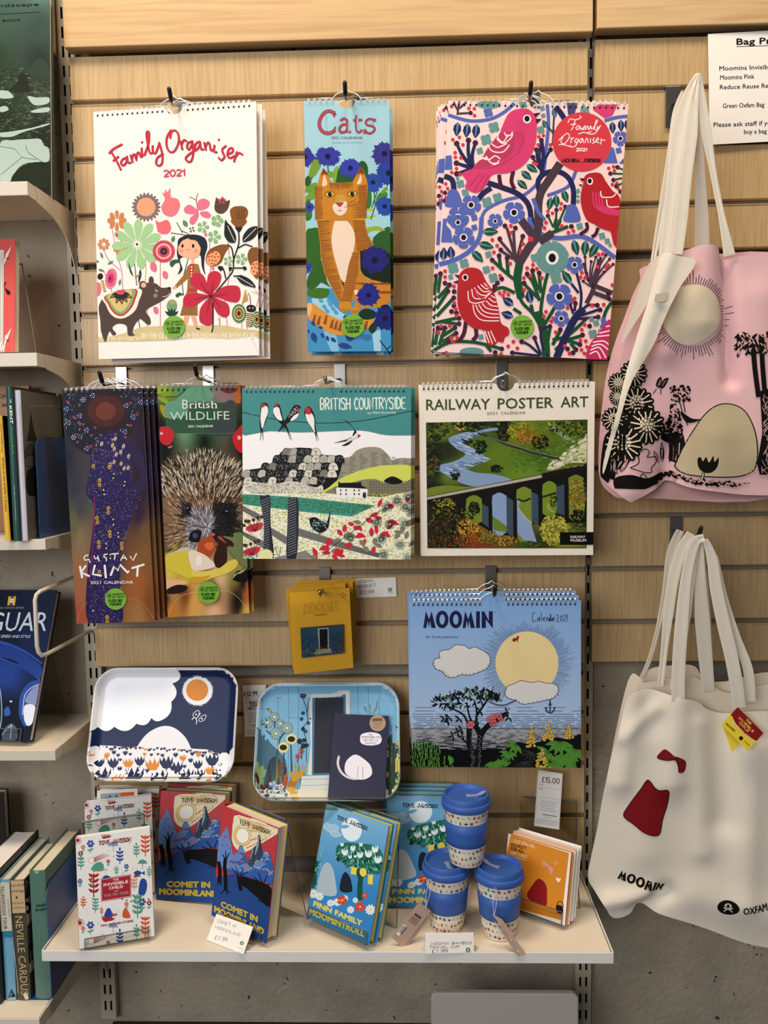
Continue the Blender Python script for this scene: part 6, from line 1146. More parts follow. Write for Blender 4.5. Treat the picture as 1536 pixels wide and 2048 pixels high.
def art_tray1(a):
    NV='#233259'; OR='#e0943a'; rr=random.Random(21); W='#f2f1f3'; a.view(170,1320,4.518)
    cusps=[(838,70),(790,212),(780,378),(690,545),(600,524),(465,575),(265,603),(120,605),(20,640)]; E_=[]
    for (x0,y0),(x1,y1),bg in zip(cusps,cusps[1:],(.34,.26,.2,.2,.26,.26,.26,.2)):
        for i in range(8): t=i/8; m=4*t*(1 - t)*bg; E_.append((x0+(x1 - x0)*t - (y0 - y1)*m*1.0,y0+(y1 - y0)*t+(x0 - x1)*m*1.0))
    a.poly(E_+[(20,640),(20,800),(1500,860),(1500,60)],NV)
    q=[]
    for i in range(90): t=i*2*math.pi/90; c,s=math.cos(t),math.sin(t); L=rr.uniform(136,150); q.append([(1018+c*90 - s*9,278+s*90+c*9),(1018+c*L,278+s*L),(1018+c*90+s*9,278+s*90 - c*9)])
    a.put(q,W); a.el(1018,278,134,130,W,n=40); a.el(1014,272,100,98,OR,n=40)
    for P_ in ([(975,490),(1000,465),(1030,458),(1028,500),(1010,525),(985,515)],[(1030,535),(1060,505),(1094,498),(1080,540),(1050,555),(1030,550)]): a.outline(P_,5,W); a.el(sum(p[0] for p in P_)/6,sum(p[1] for p in P_)/6,8,8,W)
    a.lns([[(965,540),(990,520),(1010,545),(1005,580)],[(1015,520),(1045,480)]],7,W,smooth=True)
    # plain white hillock behind the flower field
    a.sm([(430,900),(480,770),(570,660),(690,600),(800,610),(900,690),(960,800),(990,900)],W)
    a.poly([(20,770),(60,790),(120,770),(250,775),(420,790),(600,800),(780,800),(950,800),(1100,808),(1180,840),(1300,835),(1345,795),(1500,800),(1500,1200),(20,1200)],W)
    def tulip(x,y,s,c):
        n=4; w=s*.52; P_=[(x - w,y - s*.45)]+[p for k in range(3) for p in ((x - w+(k+.5)*w*.66,y - s*.02 - s*.1),(x - w+(k+1)*w*.66,y - s*(.5+.08*(k % 2))))]+[(x+w*1.0,y),(x+w*.5,y+s*.38),(x,y+s*.5),(x - w*.55,y+s*.38),(x - w,y)]; a.poly(P_,c)
        if s>30: a.ln([(x+s*.03,y+s*.5),(x,y+s*.72)],s*.09,'#2c5a54')
    for i in range(46): x=90+i*27+rr.uniform(-8,8); y=np.interp(x,[60,400,800,1180,1320],[785,795,808,838,815])+rr.uniform(-8,14); tulip(x,y,rr.uniform(20,32),OR if rr.random()<.2 else NV)
    for x,y,s,c in ((195,860,60,OR),(262,832,40,NV),(300,858,34,NV),(365,838,44,NV),(410,850,30,NV),(320,900,30,NV),(255,930,95,NV),(390,935,88,OR),(495,915,85,NV),(610,955,120,OR),(735,930,115,NV),(820,855,44,NV),(885,885,60,OR),(955,905,44,NV),(970,845,40,NV),(1025,850,50,OR),(1065,862,34,NV),(1150,905,110,NV),(1275,900,58,OR),(1225,945,34,NV),(1020,945,80,NV),(825,975,110,NV),(130,925,90,NV),(75,850,60,OR),(60,960,50,NV),(160,1050,150,NV),(315,980,44,NV),(310,1075,95,OR),(450,1050,160,NV),(680,1070,140,NV),(915,1050,130,NV),(1040,1035,90,NV),(1130,1000,80,OR),(1205,1030,100,NV),(1135,1090,50,OR),(1300,1000,70,NV),(560,1000,44,NV),(900,960,34,NV),(700,860,34,NV),(600,855,30,NV),(540,850,34,OR),(660,850,26,NV)): tulip(x,y,s,c)
def art_tray2(a):
    SK='#86b9d6'; rr=random.Random(31); a.view(480,1350,4.518)
    a.poly([(60,60),(1500,60),(1500,1250),(60,1250)],SK); K='#2c4a5c'
    a.lns([[(x,90),(x - 6,1000)] for x in (255,345,440,530)]+[[(1065,90),(1068,400)],[(1160,90),(1162,400)],[(1258,90),(1260,400)],[(1355,90),(1360,600)],[(440,388),(530,388)],[(255,235),(345,235)],[(150,312),(255,312)],[(345,178),(440,178)],[(1258,178),(1355,178)],[(1355,245),(1450,248)],[(110,120),(1450,110)]],3,K)
    a.sm([(120,500),(180,490),(240,560),(280,620),(360,700),(420,800),(400,1050),(150,1050),(110,900)],'#4f7486'); a.sm([(110,700),(180,800),(240,850),(200,1000),(110,1000)],'#8aa878'); a.sm([(220,1050),(240,880),(270,770),(330,740),(380,800),(420,860),(380,1050)],'#2c4054')
    for i in range(70): x=rr.uniform(130,620); h=rr.uniform(120,330); y=rr.uniform(950,1040); a.poly([(x,y),(x+6,y),(x+rr.uniform(-30,30),y - h)],rr.choice(['#5f8a78','#2f5560','#86a068','#3a5a4a']))
    a.lns([[(300,540),(360,560),(330,740)],[(240,500),(300,560)],[(430,480),(360,580)],[(315,400),(310,500),(270,530)],[(460,610),(465,900)],[(395,690),(400,900)]],12,'#24506c',smooth=True)
    for x,y,r in ((248,430,56),(312,380,46),(325,530,56),(365,440,40),(425,480,56)): a.petals(x,y,6,r,14,r*.15,'#2a4450'); a.petals(x,y,8,r*.92,14,r*.11,'#a9c2b8'); a.el(x,y,11,9,'#e6efe6')
    for x,y in ((465,580),(392,655)): a.petals(x,y,20,50,16,8,'#e6dc86'); a.el(x,y,34,26,'#20241f')
    a.poly([(620,165),(990,138),(992,400),(845,420),(850,900),(610,905),(640,640)],'#dcd9cc'); a.poly([(655,185),(955,175),(958,420),(850,900),(650,905)],'#4a7a98'); a.poly([(680,208),(935,200),(935,420),(845,880),(665,890)],'#383a44')
    a.lns([[(560,150),(575,230),(600,300),(610,420),(570,480),(600,600),(600,790)],[(610,290),(630,210),(640,150)],[(620,290),(600,340)]],6,'#1c2026',smooth=True)
    for x,y,r in ((570,185,30),(570,345,18),(556,398,18),(620,435,16),(570,488,20),(635,395,10),(540,600,26),(575,640,26),(605,635,18),(580,590,20),(560,660,16),(595,510,16)): a.petals(x,y,2,r,7,r*.3,'#1c2026')
    for x,y,an in ((290,160,40),(200,220,60),(215,250,100),(240,270,60),(190,240,110),(245,300,40),(320,190,20)): a.leaf(x,y,60,26,an,'#5a4a24'); a.leaf(x+3,y+2,50,18,an,'#c8ac5a')
    a.lns([[(1135,300),(1150,345)],[(1175,270),(1180,350)],[(1240,240),(1230,310),(1200,350)],[(1120,290),(1130,330)]],5,'#5a5040'); a.put([a.cap((x,y),12,6) for x,y in ((1125,290),(1140,300),(1172,275),(1180,295),(1240,240),(1235,265),(1245,285),(1225,300),(1215,320))],'#7a6a54')
    a.lns([[(340,960),(360,800)]],8,'#8a3a24'); a.put([a.cap((x,y),24,8) for x,y in ((345,830),(380,820),(350,860),(385,860),(345,900),(378,900),(375,790))],'#a04a34')
    for p,c in (([(155,880),(185,950),(230,1010),(280,900),(250,1040),(200,1040),(160,970)],'#6a2420'),([(300,990),(310,940),(340,1000),(370,1000),(400,920),(425,890),(430,960),(400,1050),(330,1050)],'#b4562c'),([(440,1020),(440,960),(480,930),(540,890),(510,980),(480,1040)],'#b07a3a'),([(445,860),(500,900),(480,790),(530,880),(560,770),(560,870),(600,800),(560,920),(480,960)],'#c89a34')): a.sm(p,c)
    a.lns([[(520,790),(525,720)],[(555,760),(558,680)]],10,'#3a5a3a'); a.petals(524,735,3,26,5,9,'#b4403a'); a.petals(558,690,3,26,5,9,'#b4403a')
    a.poly([(560,915),(860,905),(860,1030),(540,1040)],'#d6dad4'); a.lns([[(560,942),(860,938)],[(550,998),(860,992)]],4,'#8a989c'); a.poly([(130,1040),(1400,1030),(1400,1200),(130,1200)],'#dedbc8')
    for x,y,r,c in ((300,1000,46,'#a4c4dc'),(230,1070,50,'#d8d0c0'),(285,1110,60,'#a4c4dc'),(380,1090,56,'#a4c4dc'),(170,1040,40,'#d8d2bc'),(370,1010,30,'#c9d8dc')): a.petals(x,y,4,r,5,r*.42,'#3a5870'); a.petals(x,y,4,r*.93,5,r*.36,c)
    for x,y in ((460,1030),(490,1060),(500,1110)): a.sm([(x - 32,y - 20),(x - 15,y - 8),(x,y - 26),(x+16,y - 8),(x+32,y - 20),(x+24,y+24),(x - 24,y+24)],'#d8b040'); a.ln([(x,y+24),(x,y+70)],6,'#8a8a3a')
    a.sm([(1330,600),(1400,620),(1440,700),(1440,1000),(1330,1090)],'#3f5548')
    for x,y,r in ((1385,480,40),(1350,500,26),(1370,560,24)): a.petals(x,y,2,r,9,r*.16,'#1c2a34')
    for x,y,r in ((1395,660,30),(1345,710,30),(1412,735,26),(1375,770,28),(1350,640,22)): a.petals(x,y,3,r,7,r*.3,'#e8e8e0'); a.el(x,y,7,7,'#3a3a30')
    for x,y,L,an in ((1425,600,70,90),(1418,740,180,88),(1405,930,120,92),(1340,870,60,100)): a.leaf(x,y,L,L*.36,an,'#d8cf6c','#6a6a30')
    a.lns([[(1400,700),(1390,1080)],[(1360,780),(1360,1090)]],6,'#1c2a24'); a.view()
def ledge(xpx0,xpx1,ypx,yf,lip,label,z):
    a_=aty(xpx0,ypx,yf); b_=aty(xpx1,ypx,yf); W=b_[0] - a_[0]
    t=thing('clear_ledge',label,'display ledge','clear acrylic ledges on the panel',M=Matrix.Translation(((a_[0]+b_[0])/2,0,z)))
    e=.0022
    G().box(-W/2,W/2,yf,yf+e,-e,lip).box(-W/2,W/2,yf+e,-.0035,-e,0).box(-W/2,W/2,-.0035,-.0015,-e,.045).obj('ledge_sheet',M_ACR,t)
    G().box(-W/2,W/2,yf - .0002,yf+e,lip,lip+.0006).box(-W/2,W/2,yf - .0004,yf+.0015,-e - .0007,-e).obj('ledge_edge',M_ACE,t)
    return t
P,w_,h_=PP('tray1'); P=P @ Matrix.Translation((0,0,0))
tray(P,w_,h_,art_tray1,'rounded tray with navy sky, white clouds, orange sun and tulips',mat('tray_white','#f0eff0',.3,coat=.3))
ledge(190,455,1568,-.1385,.0165,'clear acrylic ledge holding the navy and white tray',.9098)
P,w_,h_=PP('tray2')
t2=tray(P,w_,h_,art_tray2,'rounded tray with pale blue plank house, door and garden flowers',mat('tray_rim','#b9cfda',.3,coat=.3),'blue house trays stacked together')
stack(t2,['second blue house tray nested behind the front one','rearmost blue house tray against the panel'],[(-.0005,.0095,-.0012,0),(-.001,.0190,-.0020,0)])
ledge(524,774,1602,-.1455,.0175,'clear acrylic ledge holding the blue house trays and small navy book',.8735)
# ================================================================ books
def book(label,P,w,h,th,cover,art,group=None,cat='book',spine=None,back=None,inner='#e8c63a',pagem=None,soft=False,name='hardback_book',hump=.004):
    t=thing(name,label,cat,group,M=P); cm=mat('cover_'+cover,cover,.38); bmx=mat('cover_'+(back or cover),back or cover,.38); sm_=mat('cover_'+(spine or cover),spine or cover,.38)
    c=.0022 if not soft else .0008; o=0 if soft else .0032
    G().box(-w/2,w/2,0,c,0,h).obj('front_cover',cm,t,bevel=.0006); G().box(-w/2,w/2,th - c,th,0,h).obj('back_cover',bmx,t,bevel=.0006)
    n=8; g=G(); V=[]
    for z in (0,h):
        for r in (0,.0016): V +=[(-w/2 - hump*math.sin(math.pi*i/n)+r,(th)*i/n*.998+.0001,z) for i in range(n+1)]
    m_=n+1; F=[]
    for i in range(n): F +=[(i,i+1,2*m_+i+1,2*m_+i),(m_+i+1,m_+i,3*m_+i,3*m_+i+1),(i,m_+i,m_+i+1,i+1),(2*m_+i,2*m_+i+1,3*m_+i+1,3*m_+i)]
    g.add(V,F).obj('spine',sm_,t,smooth=False)
    P2=[(-w/2+.001,c+.0002),(w/2 - o,c+.0002),(w/2 - o - .0022,th*.35),(w/2 - o - .0022,th*.65),(w/2 - o,th - c - .0002),(-w/2+.001,th - c - .0002)]; k=len(P2)
    G().add([(x,y,o) for x,y in P2]+[(x,y,h - o) for x,y in P2],[tuple(range(k)),tuple(range(2*k - 1,k - 1,-1))]+[(i,i+k,(i+1) % k+k,(i+1) % k) for i in range(k)]).obj('page_block',pagem or M_PAGES,t)
    if not soft and inner: G().box(-w/2+.001,w/2 - .0015,th - c - .0012,th - c - .0001,.0015,h - .0015).obj('endpaper',mat('endpaper_'+inner,inner,.6),t)
    if art: a=Art(P,(-w/2,w/2,0,h),y0=-.0002); art(a); a.obj('cover_print',t,M_PRINT)
    return t
def easel(P,w,th,hb,label,lip=.016,zf=Z0,lean=14):
    """clear easel bent from one sheet: lip, foot, back rest, rear leg down to the shelf"""
    t=thing('clear_easel',label,'book stand','clear acrylic easels on the display shelf',M=P); e=.0026; y0=-.003; y1=th+.001; g=G()
    g.box(-w/2,w/2,y0 - e,y0,-.0012,lip).box(-w/2,w/2,y0,y1,-.0012,-.0002).box(-w/2,w/2,y1,y1+e,-.0006,hb)
    R3=P.to_3x3(); back=R3 @ Vector((0,1,0)); back.z=0; back.normalize(); Pi=P.inverted(); FT=[]; V=[]
    for x in (-w/2,w/2):
        top=P @ Vector((x,y1+e,hb)); L=top.z - zf - .0014; ft=top+back*(L*math.tan(math.radians(lean))); ft.z=zf+.0014; f=Pi @ ft; FT.append(f)
        V +=[(x,y1+.0002,hb - .0002),(x,y1+e+.0004,hb),tuple(f),(f.x,f.y - e,f.z+.0008)]
    g.add(V,[(0,1,5,4),(1,2,6,5),(2,3,7,6),(3,0,4,7),(0,3,2,1),(4,5,6,7)]).obj('easel_sheet',M_ACR,t)
    g=G(); r=.0010
    for x,f in zip((-w/2,w/2),FT): g.tube([(x,y1+e,hb),tuple(f)],r,5).tube([(x,y0 - e/2,lip),(x,y0 - e/2,-.0012),(x,y1,-.0012)],r,5)
    g.tube([(-w/2,y0 - e/2,lip),(w/2,y0 - e/2,lip)],.0009,5).tube([(-w/2,y1+e/2,hb),(w/2,y1+e/2,hb)],.0020,6)
    g.obj('polished_edge',M_ACE,t); return t
def art_inv(a):
    R='#b0303c'; B='#3355a0'; Gn='#5fa392'; O='#d8653c'; rr=random.Random(6); a.view(140,1560,4.518)
    def tree(x,y,s,c,n=3):
        a.lns([[(x,y),(x,y - s)]],s*.06,c)
        for k in range(n):
            yy=y - s*(.25+.27*k); L=s*.36
            for an in (-35,-145): a.leaf(x,yy,L,L*.42,an,c)
        a.leaf(x,y - s,s*.3,s*.14,-90,c)
    def sun(x,y,r): a.el(x,y,r*.45,r*.45,R); a.lns([[(x+r*.6*math.cos(t),y+r*.6*math.sin(t)),(x+r*math.cos(t),y+r*math.sin(t))] for t in (i*.52 for i in range(12))],r*.12,R)
    def comet(x,y,k):
        a.el(x,y,34*k,30*k,'#e9c2c2',rot=-20); a.el(x,y,26*k,22*k,'#f1efec',rot=-20); a.lns([[(x+20*k,y - (20 - 9*i)*k),(x+(110+14*i)*k,y - (62 - 4*i)*k)] for i in range(5)],6*k,'#b84450',taper=.7)
    def umb(x,y,s,c): a.poly([(x - s,y),(x - s*.6,y - s*.8),(x,y - s),(x+s*.7,y - s*.7),(x+s,y),(x+s*.5,y - s*.15),(x,y),(x - s*.5,y - s*.15)],c); a.ln([(x,y),(x,y+s)],s*.1,c)
    def fish(x,y,s,c): a.sm([(x - s,y),(x - s*.3,y - s*.45),(x+s*.5,y),(x - s*.3,y+s*.45)],c); a.poly([(x+s*.4,y),(x+s,y - s*.4),(x+s,y+s*.4)],c)
    def boat(x,y,s): a.put([[(x - s,y),(x+s,y - s*.3),(x+s*.6,y+s*.1),(x - s*.6,y+s*.35)]]+[[(x - s+k*s*.4,y - 4),(x - s*.75+k*s*.4,y - s*.45 - 6),(x - s*.6+k*s*.4,y - 12)] for k in range(4)],R)
    def flo(x,y,s,c): a.ln([(x,y),(x,y+s)],s*.08,Gn); a.petals(x,y,2,s*.4,6,s*.13,c); a.el(x,y,s*.1,s*.1,'#f1efec'); a.leaf(x,y+s*.7,s*.4,s*.18,-30,Gn); a.leaf(x,y+s*.8,s*.4,s*.18,210,Gn)
    for y0 in (0,735):
        sun(70,545+y0,38); comet(195,725+y0,1.0); boat(330,515+y0,48)
        flo(185,575+y0,85,B); flo(118,605+y0,50,O); tree(600,700+y0,105,Gn); tree(680,690+y0,150,O,4); umb(390,600+y0,46,'#8a9cc0'); tree(450,760+y0,120,B); flo(345,735+y0,46,R)
    sun(90,1290,40); flo(95,665,60,R); tree(98,810,110,Gn); a.sm([(190,810),(215,765),(260,740),(300,760),(300,815),(240,825)],Gn); a.lns([[(205,830),(260,815),(340,812)]],6,O,smooth=True)
    tree(420,860,70,Gn); flo(510,780,56,B); umb(330,905,46,B); tree(215,1060,170,R,4); flo(200,905,60,R); flo(90,915,56,B); tree(120,1160,90,O); tree(230,1200,105,Gn,4); tree(285,1220,60,O); umb(655,760,44,Gn); fish(625,840,50,B); fish(600,868,30,R)
    a.sm([(640,900),(670,890),(695,930),(690,1000),(660,1045),(620,1030),(625,950)],B); tree(580,1000,110,'#d8a090',3); tree(715,880,80,Gn); flo(650,1100,90,B); tree(610,1250,170,Gn,4); flo(715,1110,60,R); a.lns([[(470+40*i,1075+10*(i % 3)),(472+40*i,1077+10*(i % 3))] for i in range(7)],14,R,caps=True)
    a.sm([(330,1170),(360,1160),(385,1230),(310,1240)],B); boat(350,1262,60); flo(510,1120,50,O); a.sm([(480,1180),(510,1160),(545,1240),(480,1240)],O); boat(400,1220,34)
    a.put([a.cap((rr.uniform(70,740),rr.uniform(560,1480)),7,6) for _ in range(60)],'#4a5a6a')
    a.hand('TOVE JANSSON',262,588,550,552,34,8,'#8e2f38',rnd=False)
    a.poly([(277,893),(550,852),(552,1054),(283,1098)],R); a.ln([(284,900),(543,861),(545,1048),(290,1090),(284,900)],3,'#f1efec')
    a.txt('THE',388,913,440,905,20,'#f4ecea',bold=.03); a.txt('INVISIBLE',305,961,525,928,27,'#f4ecea',bold=.05); a.txt('CHILD',352,990,480,972,27,'#f4ecea',bold=.05); a.txt('and',398,1010,435,1004,16,'#e8c8c8'); a.txt('THE FIR TREE',305,1058,528,1026,24,'#a5a2a8',bold=.03)
    a.txt('TWO MOOMIN STORIES',275,1328,572,1280,20,'#8e2f38',bold=.04); a.view()
def art_comet(a):
    R='#c33a40'; B='#3d6ab4'; LB='#6f96d0'; DB='#2d5594'; K='#17191d'; Y='#d8bc48'; rr=random.Random(17); a.view(400,1590,6.025)
    a.poly([(130,1000),(400,950),(860,1150),(840,1850),(120,1480)],DB)
    # comet tail and glowing disc
    a.sm([(390,430),(400,330),(470,240),(960,420),(940,460),(780,560),(540,690),(430,640),(385,540)],'#f3e6c8',k=3)
    q=[]
    for i in range(16): t=i/15; q.append([(430+200*t,300 - 40*t+350*t),(620+130*t,330+200*t*.6),(930,400+60*t)])
    a.lns([[(460+8*i,260+4*i),(620+14*i,330+12*i),(900 - 10*i,410+14*i)] for i in range(0,11,2)],13,Y,smooth=True,taper=.5); a.lns([[(560,640),(680,580),(900,450)],[(600,560),(700,500),(860,430)]],11,'#c8643a',smooth=True,taper=.6)
    for r,c in ((128,Y),(112,'#f6ead2'),(100,'#d8a840'),(88,'#faf6ec')): a.el(515,490,r*.85,r,c,rot=-10,n=34)
    rs=random.Random(5); a.lns([[(x,y),(x+(940 - x)*.55,y+(430 - y)*.45+rs.uniform(-8,8)),(925 - rs.uniform(0,60),425+rs.uniform(-20,60))] for x,y in ((rs.uniform(470,640),rs.uniform(270,620)) for _ in range(18))],8,'#f6ead2',smooth=True,taper=.6)
    a.lns([[(x,y),(x+(940 - x)*.55,y+(430 - y)*.45)] for x,y in ((rs.uniform(520,700),rs.uniform(290,600)) for _ in range(12))],10,'#d8a840',taper=.6)
    for r,c in ((112,'#f6ead2'),(100,'#d8a840'),(88,'#faf6ec')): a.el(515,490,r*.85,r,c,rot=-10,n=34)
    # mountain
    a.sm([(565,870),(600,740),(640,640),(690,590),(700,490),(725,490),(740,600),(760,720),(720,800),(620,880)],'#46586a',k=3); a.lns([[(710,500),(700,620),(650,760)],[(640,660),(600,780)],[(690,600),(670,700)]],10,'#b9c8d8',taper=.6); a.lns([[(725,520),(735,660),(700,800)],[(660,720),(640,840)]],12,'#26323e',taper=.5)
    # tree crowns
    for p,c in (([(320,380),(300,440),(250,500),(215,600),(215,800),(250,870),(330,850),(400,760),(380,620),(350,470)],LB),([(495,600),(450,680),(400,760),(300,860),(330,920),(450,960),(600,990),(620,900),(560,780),(540,680)],B),([(800,665),(750,740),(700,800),(620,860),(600,940),(640,1010),(760,1040),(880,1080),(885,900),(860,760),(830,700)],B)): a.sm(p,c,k=4)
    for p in ([(490,605),(460,670),(540,690)],[(380,760),(450,700),(520,740),(440,800)],[(310,870),(360,810),(470,850),(560,820),(610,900),(520,930),(400,900)],[(640,850),(720,800),(800,830),(700,880)],[(760,740),(800,680),(840,740)],[(230,560),(300,430),(340,520),(290,620)]): a.sm(p,LB)
    a.put([a.cap((x+rr.uniform(-24,24),y+rr.uniform(-16,16)),rr.uniform(9,16),6) for x,y in ((480,680),(520,710),(400,780),(440,830),(500,800),(560,850),(360,830),(590,900),(540,870)) for _ in range(8)],'#d07a4a'); a.put([a.cap((x+rr.uniform(-30,30),y+rr.uniform(-14,14)),rr.uniform(9,16),6) for x,y in ((800,700),(760,780),(820,770),(680,800),(720,880),(640,880),(800,900),(850,950),(860,920)) for _ in range(9)],'#d8c47a')
    a.put([a.cap(p,22,8) for p in ((290,540),(325,505),(275,600),(330,610),(365,640),(300,500))],R)
    # black trunks and dark thicket
    a.sm([(500,980),(600,1000),(720,1040),(860,1120),(860,1250),(830,1350),(700,1240),(560,1120),(500,1080)],K)
    a.lns([[(225,800),(240,900),(235,1060)],[(310,760),(300,860),(310,1000),(310,1150)],[(470,980),(480,1080),(500,1150)],[(760,1060),(740,1150),(750,1260)]],42,K,smooth=True)
    a.lns([[(310,780),(270,710)],[(315,760),(310,670)],[(325,760),(360,690)],[(460,980),(380,870)],[(470,970),(430,860)],[(480,970),(520,900),(495,870)],[(490,980),(580,920)],[(740,1060),(640,980)],[(750,1050),(700,930)],[(770,1060),(820,950)],[(790,1090),(850,1070)],[(235,1040),(205,1080)],[(240,1040),(255,1090)],[(300,1140),(250,1190)],[(315,1140),(330,1200)],[(310,1140),(370,1180)],[(750,1240),(700,1280)],[(755,1240),(740,1300)]],14,K,smooth=True,taper=.4)
    a.txt('COMET IN',255,1345,690,1530,68,Y,bold=.09); a.txt('MOOMINLAND',175,1405,765,1680,70,Y,bold=.09); a.hand('TOVE JANSSON',478,345,848,476,46,9,'#1d2a40',rnd=False,jit=.05); a.view()
def art_finn(a):
    rr=random.Random(19); a.view(590,1540,5.297); K='#17191d'; Gd='#1f5a4a'; Gl='#5aa898'; Y='#ecd95c'
    gradient(a,110,340,1060,1960,1,24,lambda u,v: tuple(np.array(lin('#8cc0dc'))*max(0,1 - v*1.7)+np.array(lin('#3f8fc8'))*min(1,v*1.7)))
    a.put([a.cap((rr.uniform(330,1000),rr.uniform(400,760)),5,4) for _ in range(260)],'#a4d0e4')
    a.el(600,630,108,126,'#e4f0f4',rot=-12,n=34); a.sm([(480,590),(540,580),(575,600),(530,620),(480,610)],'#7ab4d4')
    for P_ in ([(300,600),(330,560),(380,580),(430,580),(465,620),(430,650),(350,650)],[(370,660),(440,650),(490,690),(430,710),(390,690)]): a.sm(P_,'#a9cbe0'); a.outline(P_,4,'#dbe8f0')
    # tree of white blooms
    a.lns([[(690,1380),(690,1200),(720,1050),(730,950)],[(700,1160),(660,1040)],[(720,1120),(770,1050)]],60,Gd,smooth=True,taper=.3)
    a.sm([(440,820),(520,770),(700,780),(850,800),(920,870),(930,960),(900,1100),(780,1080),(700,1010),(560,1010),(450,930)],'#2f7a68')
    for i in range(260): t=rr.uniform(0,6.28); r=math.sqrt(rr.random()); x=690+240*r*math.cos(t); y=900+125*r*math.sin(t)+(60 if x>760 else 0); a.leaf(x,y,46,11,90+(690 - x)*.28+rr.uniform(-20,20),rr.choice([Gl,Gd,'#8fc8b4','#154038']))
    for x,y,s in ((530,870,42),(615,830,34),(690,900,40),(780,890,46),(850,840,44),(880,950,48),(585,920,24),(640,915,20),(500,790,24),(700,790,24)): a.sm([(x - s*.8,y - s*.3),(x - s*.6,y+s*.5),(x,y+s*.8),(x+s*.6,y+s*.5),(x+s*.8,y - s*.3),(x+s*.5,y - s*.9),(x+s*.2,y - s*.2),(x,y - s),(x - s*.2,y - s*.2),(x - s*.5,y - s*.9)],'#e6f2f4')
    a.poly([(600,1025),(658,1035),(650,1110),(592,1100)],Y); a.sm([(690,1060),(720,1035),(755,1060),(755,1110),(720,1130),(690,1100)],Y); a.poly([(778,1105),(830,1112),(822,1215),(772,1205)],Y)
    a.lns([[(230,960),(215,1100),(200,1250)]],40,Gd,smooth=True)
    for i in range(40): a.leaf(rr.uniform(200,290),rr.uniform(760,1300),40,11,rr.uniform(30,150),rr.choice([Gl,Gd,'#8fc8b4']))
    # plain dark hillside and pale stones in place of figures
    a.sm([(240,1300),(250,1150),(300,1010),(350,980),(400,1040),(430,1180),(430,1330)],'#b5c4cc')
    a.sm([(480,1280),(490,1150),(530,1080),(575,1120),(600,1200),(600,1290)],'#24303a')
    for x,y,r in ((195,1310,50),(262,1340,44),(378,1410,40),(450,1400,44),(590,1480,40),(800,1480,56),(640,1380,30),(530,1360,36)): a.petals(x,y,4,r,10,r*.2,'#e9f1ee'); a.el(x,y,r*.24,r*.24,'#e8d070')
    for x,y,r in ((500,1380,52),(690,1450,54),(740,1330,34)): a.petals(x,y,4,r,5,r*.42,'#d8503c'); a.el(x,y,r*.2,r*.2,Y)
    a.txt('FINN FAMILY',195,1438,705,1650,54,Y,bold=.09); a.txt('MOOMINTROLL',150,1525,728,1765,64,Y,bold=.09); a.hand('TOVE JANSSON',448,520,765,640,38,9,K,rnd=False,jit=.05); a.view()
P,w_,h_=PP('inv')
b=book('off-white patterned story book at the front left of the display shelf',P,w_,h_,.013,'#ecebe4',art_inv,'white patterned story books',spine='#b0303c',inner='#ecebe4',hump=.001)
for lb,q in (('second white patterned book behind the clear easel top',(-.5425,-.0852,.6755,14.27,-7.59,-.59)),('rearmost white patterned book under the navy tray',(-.5507,-.0263,.6751,3.65,-4.94,.65))):
    c=copy_tree(b); c.matrix_world=pose(*q); c['label']=lb
easel(P,w_*.84,.0135,.2,'clear easel holding the front white patterned book')
mk=pose(-.5555,-.055,.6755+.128,8,-7,0)
slab('postcard',mk,.074,.062,.002,M_PAPER,lambda a: (setattr(a,'direct',True),a.rc(-.031,.038,.031,.056,'#a9b4b8'),a.rc(.006,.038,.031,.056,'#d8703c'),a.put([a.cap((-.02+.006*i,.046+.004*(i % 2)),.006,6) for i in range(5)],'#5f7f9a')),label='white bordered postcard tucked behind the second patterned book',cat='postcard')
P,w_,h_=PP('comet_f')
b=book('red and blue comet book standing angled, its pages facing right',P,w_,h_,.0285,'#c33a40',art_comet,'red and blue comet books',spine='#c33a40',back='#3a5a80',inner='#e8c63a')
a2=b.children
c=copy_tree(b); c.matrix_world=pose(-.4126,-.1001,.6755,-9.16,-11.21,-.66); c['label']='red and blue comet book standing behind, under the end of the navy tray'
c=copy_tree(b); c.matrix_world=pose(-.4076,-.066,.6755,-9.16,-11.21,-.66); c['label']='rear red and blue comet book, only its top edge and yellow endpaper showing'
easel(P @ Matrix.Translation((.012,0,0)),w_*.62,.030,.196,'clear easel holding the angled red and blue comet book')
P,w_,h_=PP('finn_f')
b=book('sky blue story book with white-flowered tree standing angled on a clear easel',P,w_,h_,.017,'#4f9fd0',art_finn,'sky blue story books with yellow lettering',spine='#4f9fd0',back='#2f7a8a',inner='#ecd048')
c=copy_tree(b); c.matrix_world=P @ Matrix.Translation((.004,.0185,.002)); c['label']='second sky blue story book right behind the angled front one'
easel(P,w_*.93,.0365,.197,'clear easel with raised bar holding the angled sky blue book',lip=.018,lean=-4)
for i,lb in enumerate(('sky blue story book standing half behind the cups','second sky blue book in the row behind the cups','third sky blue book in the row behind the cups','rearmost sky blue book in the row against the panel')):
    c=copy_tree(b); c.matrix_world=pose(.0187 - .002*i,-.1180+.0182*i,.6765,-1,-11.5,.6); c['label']=lb
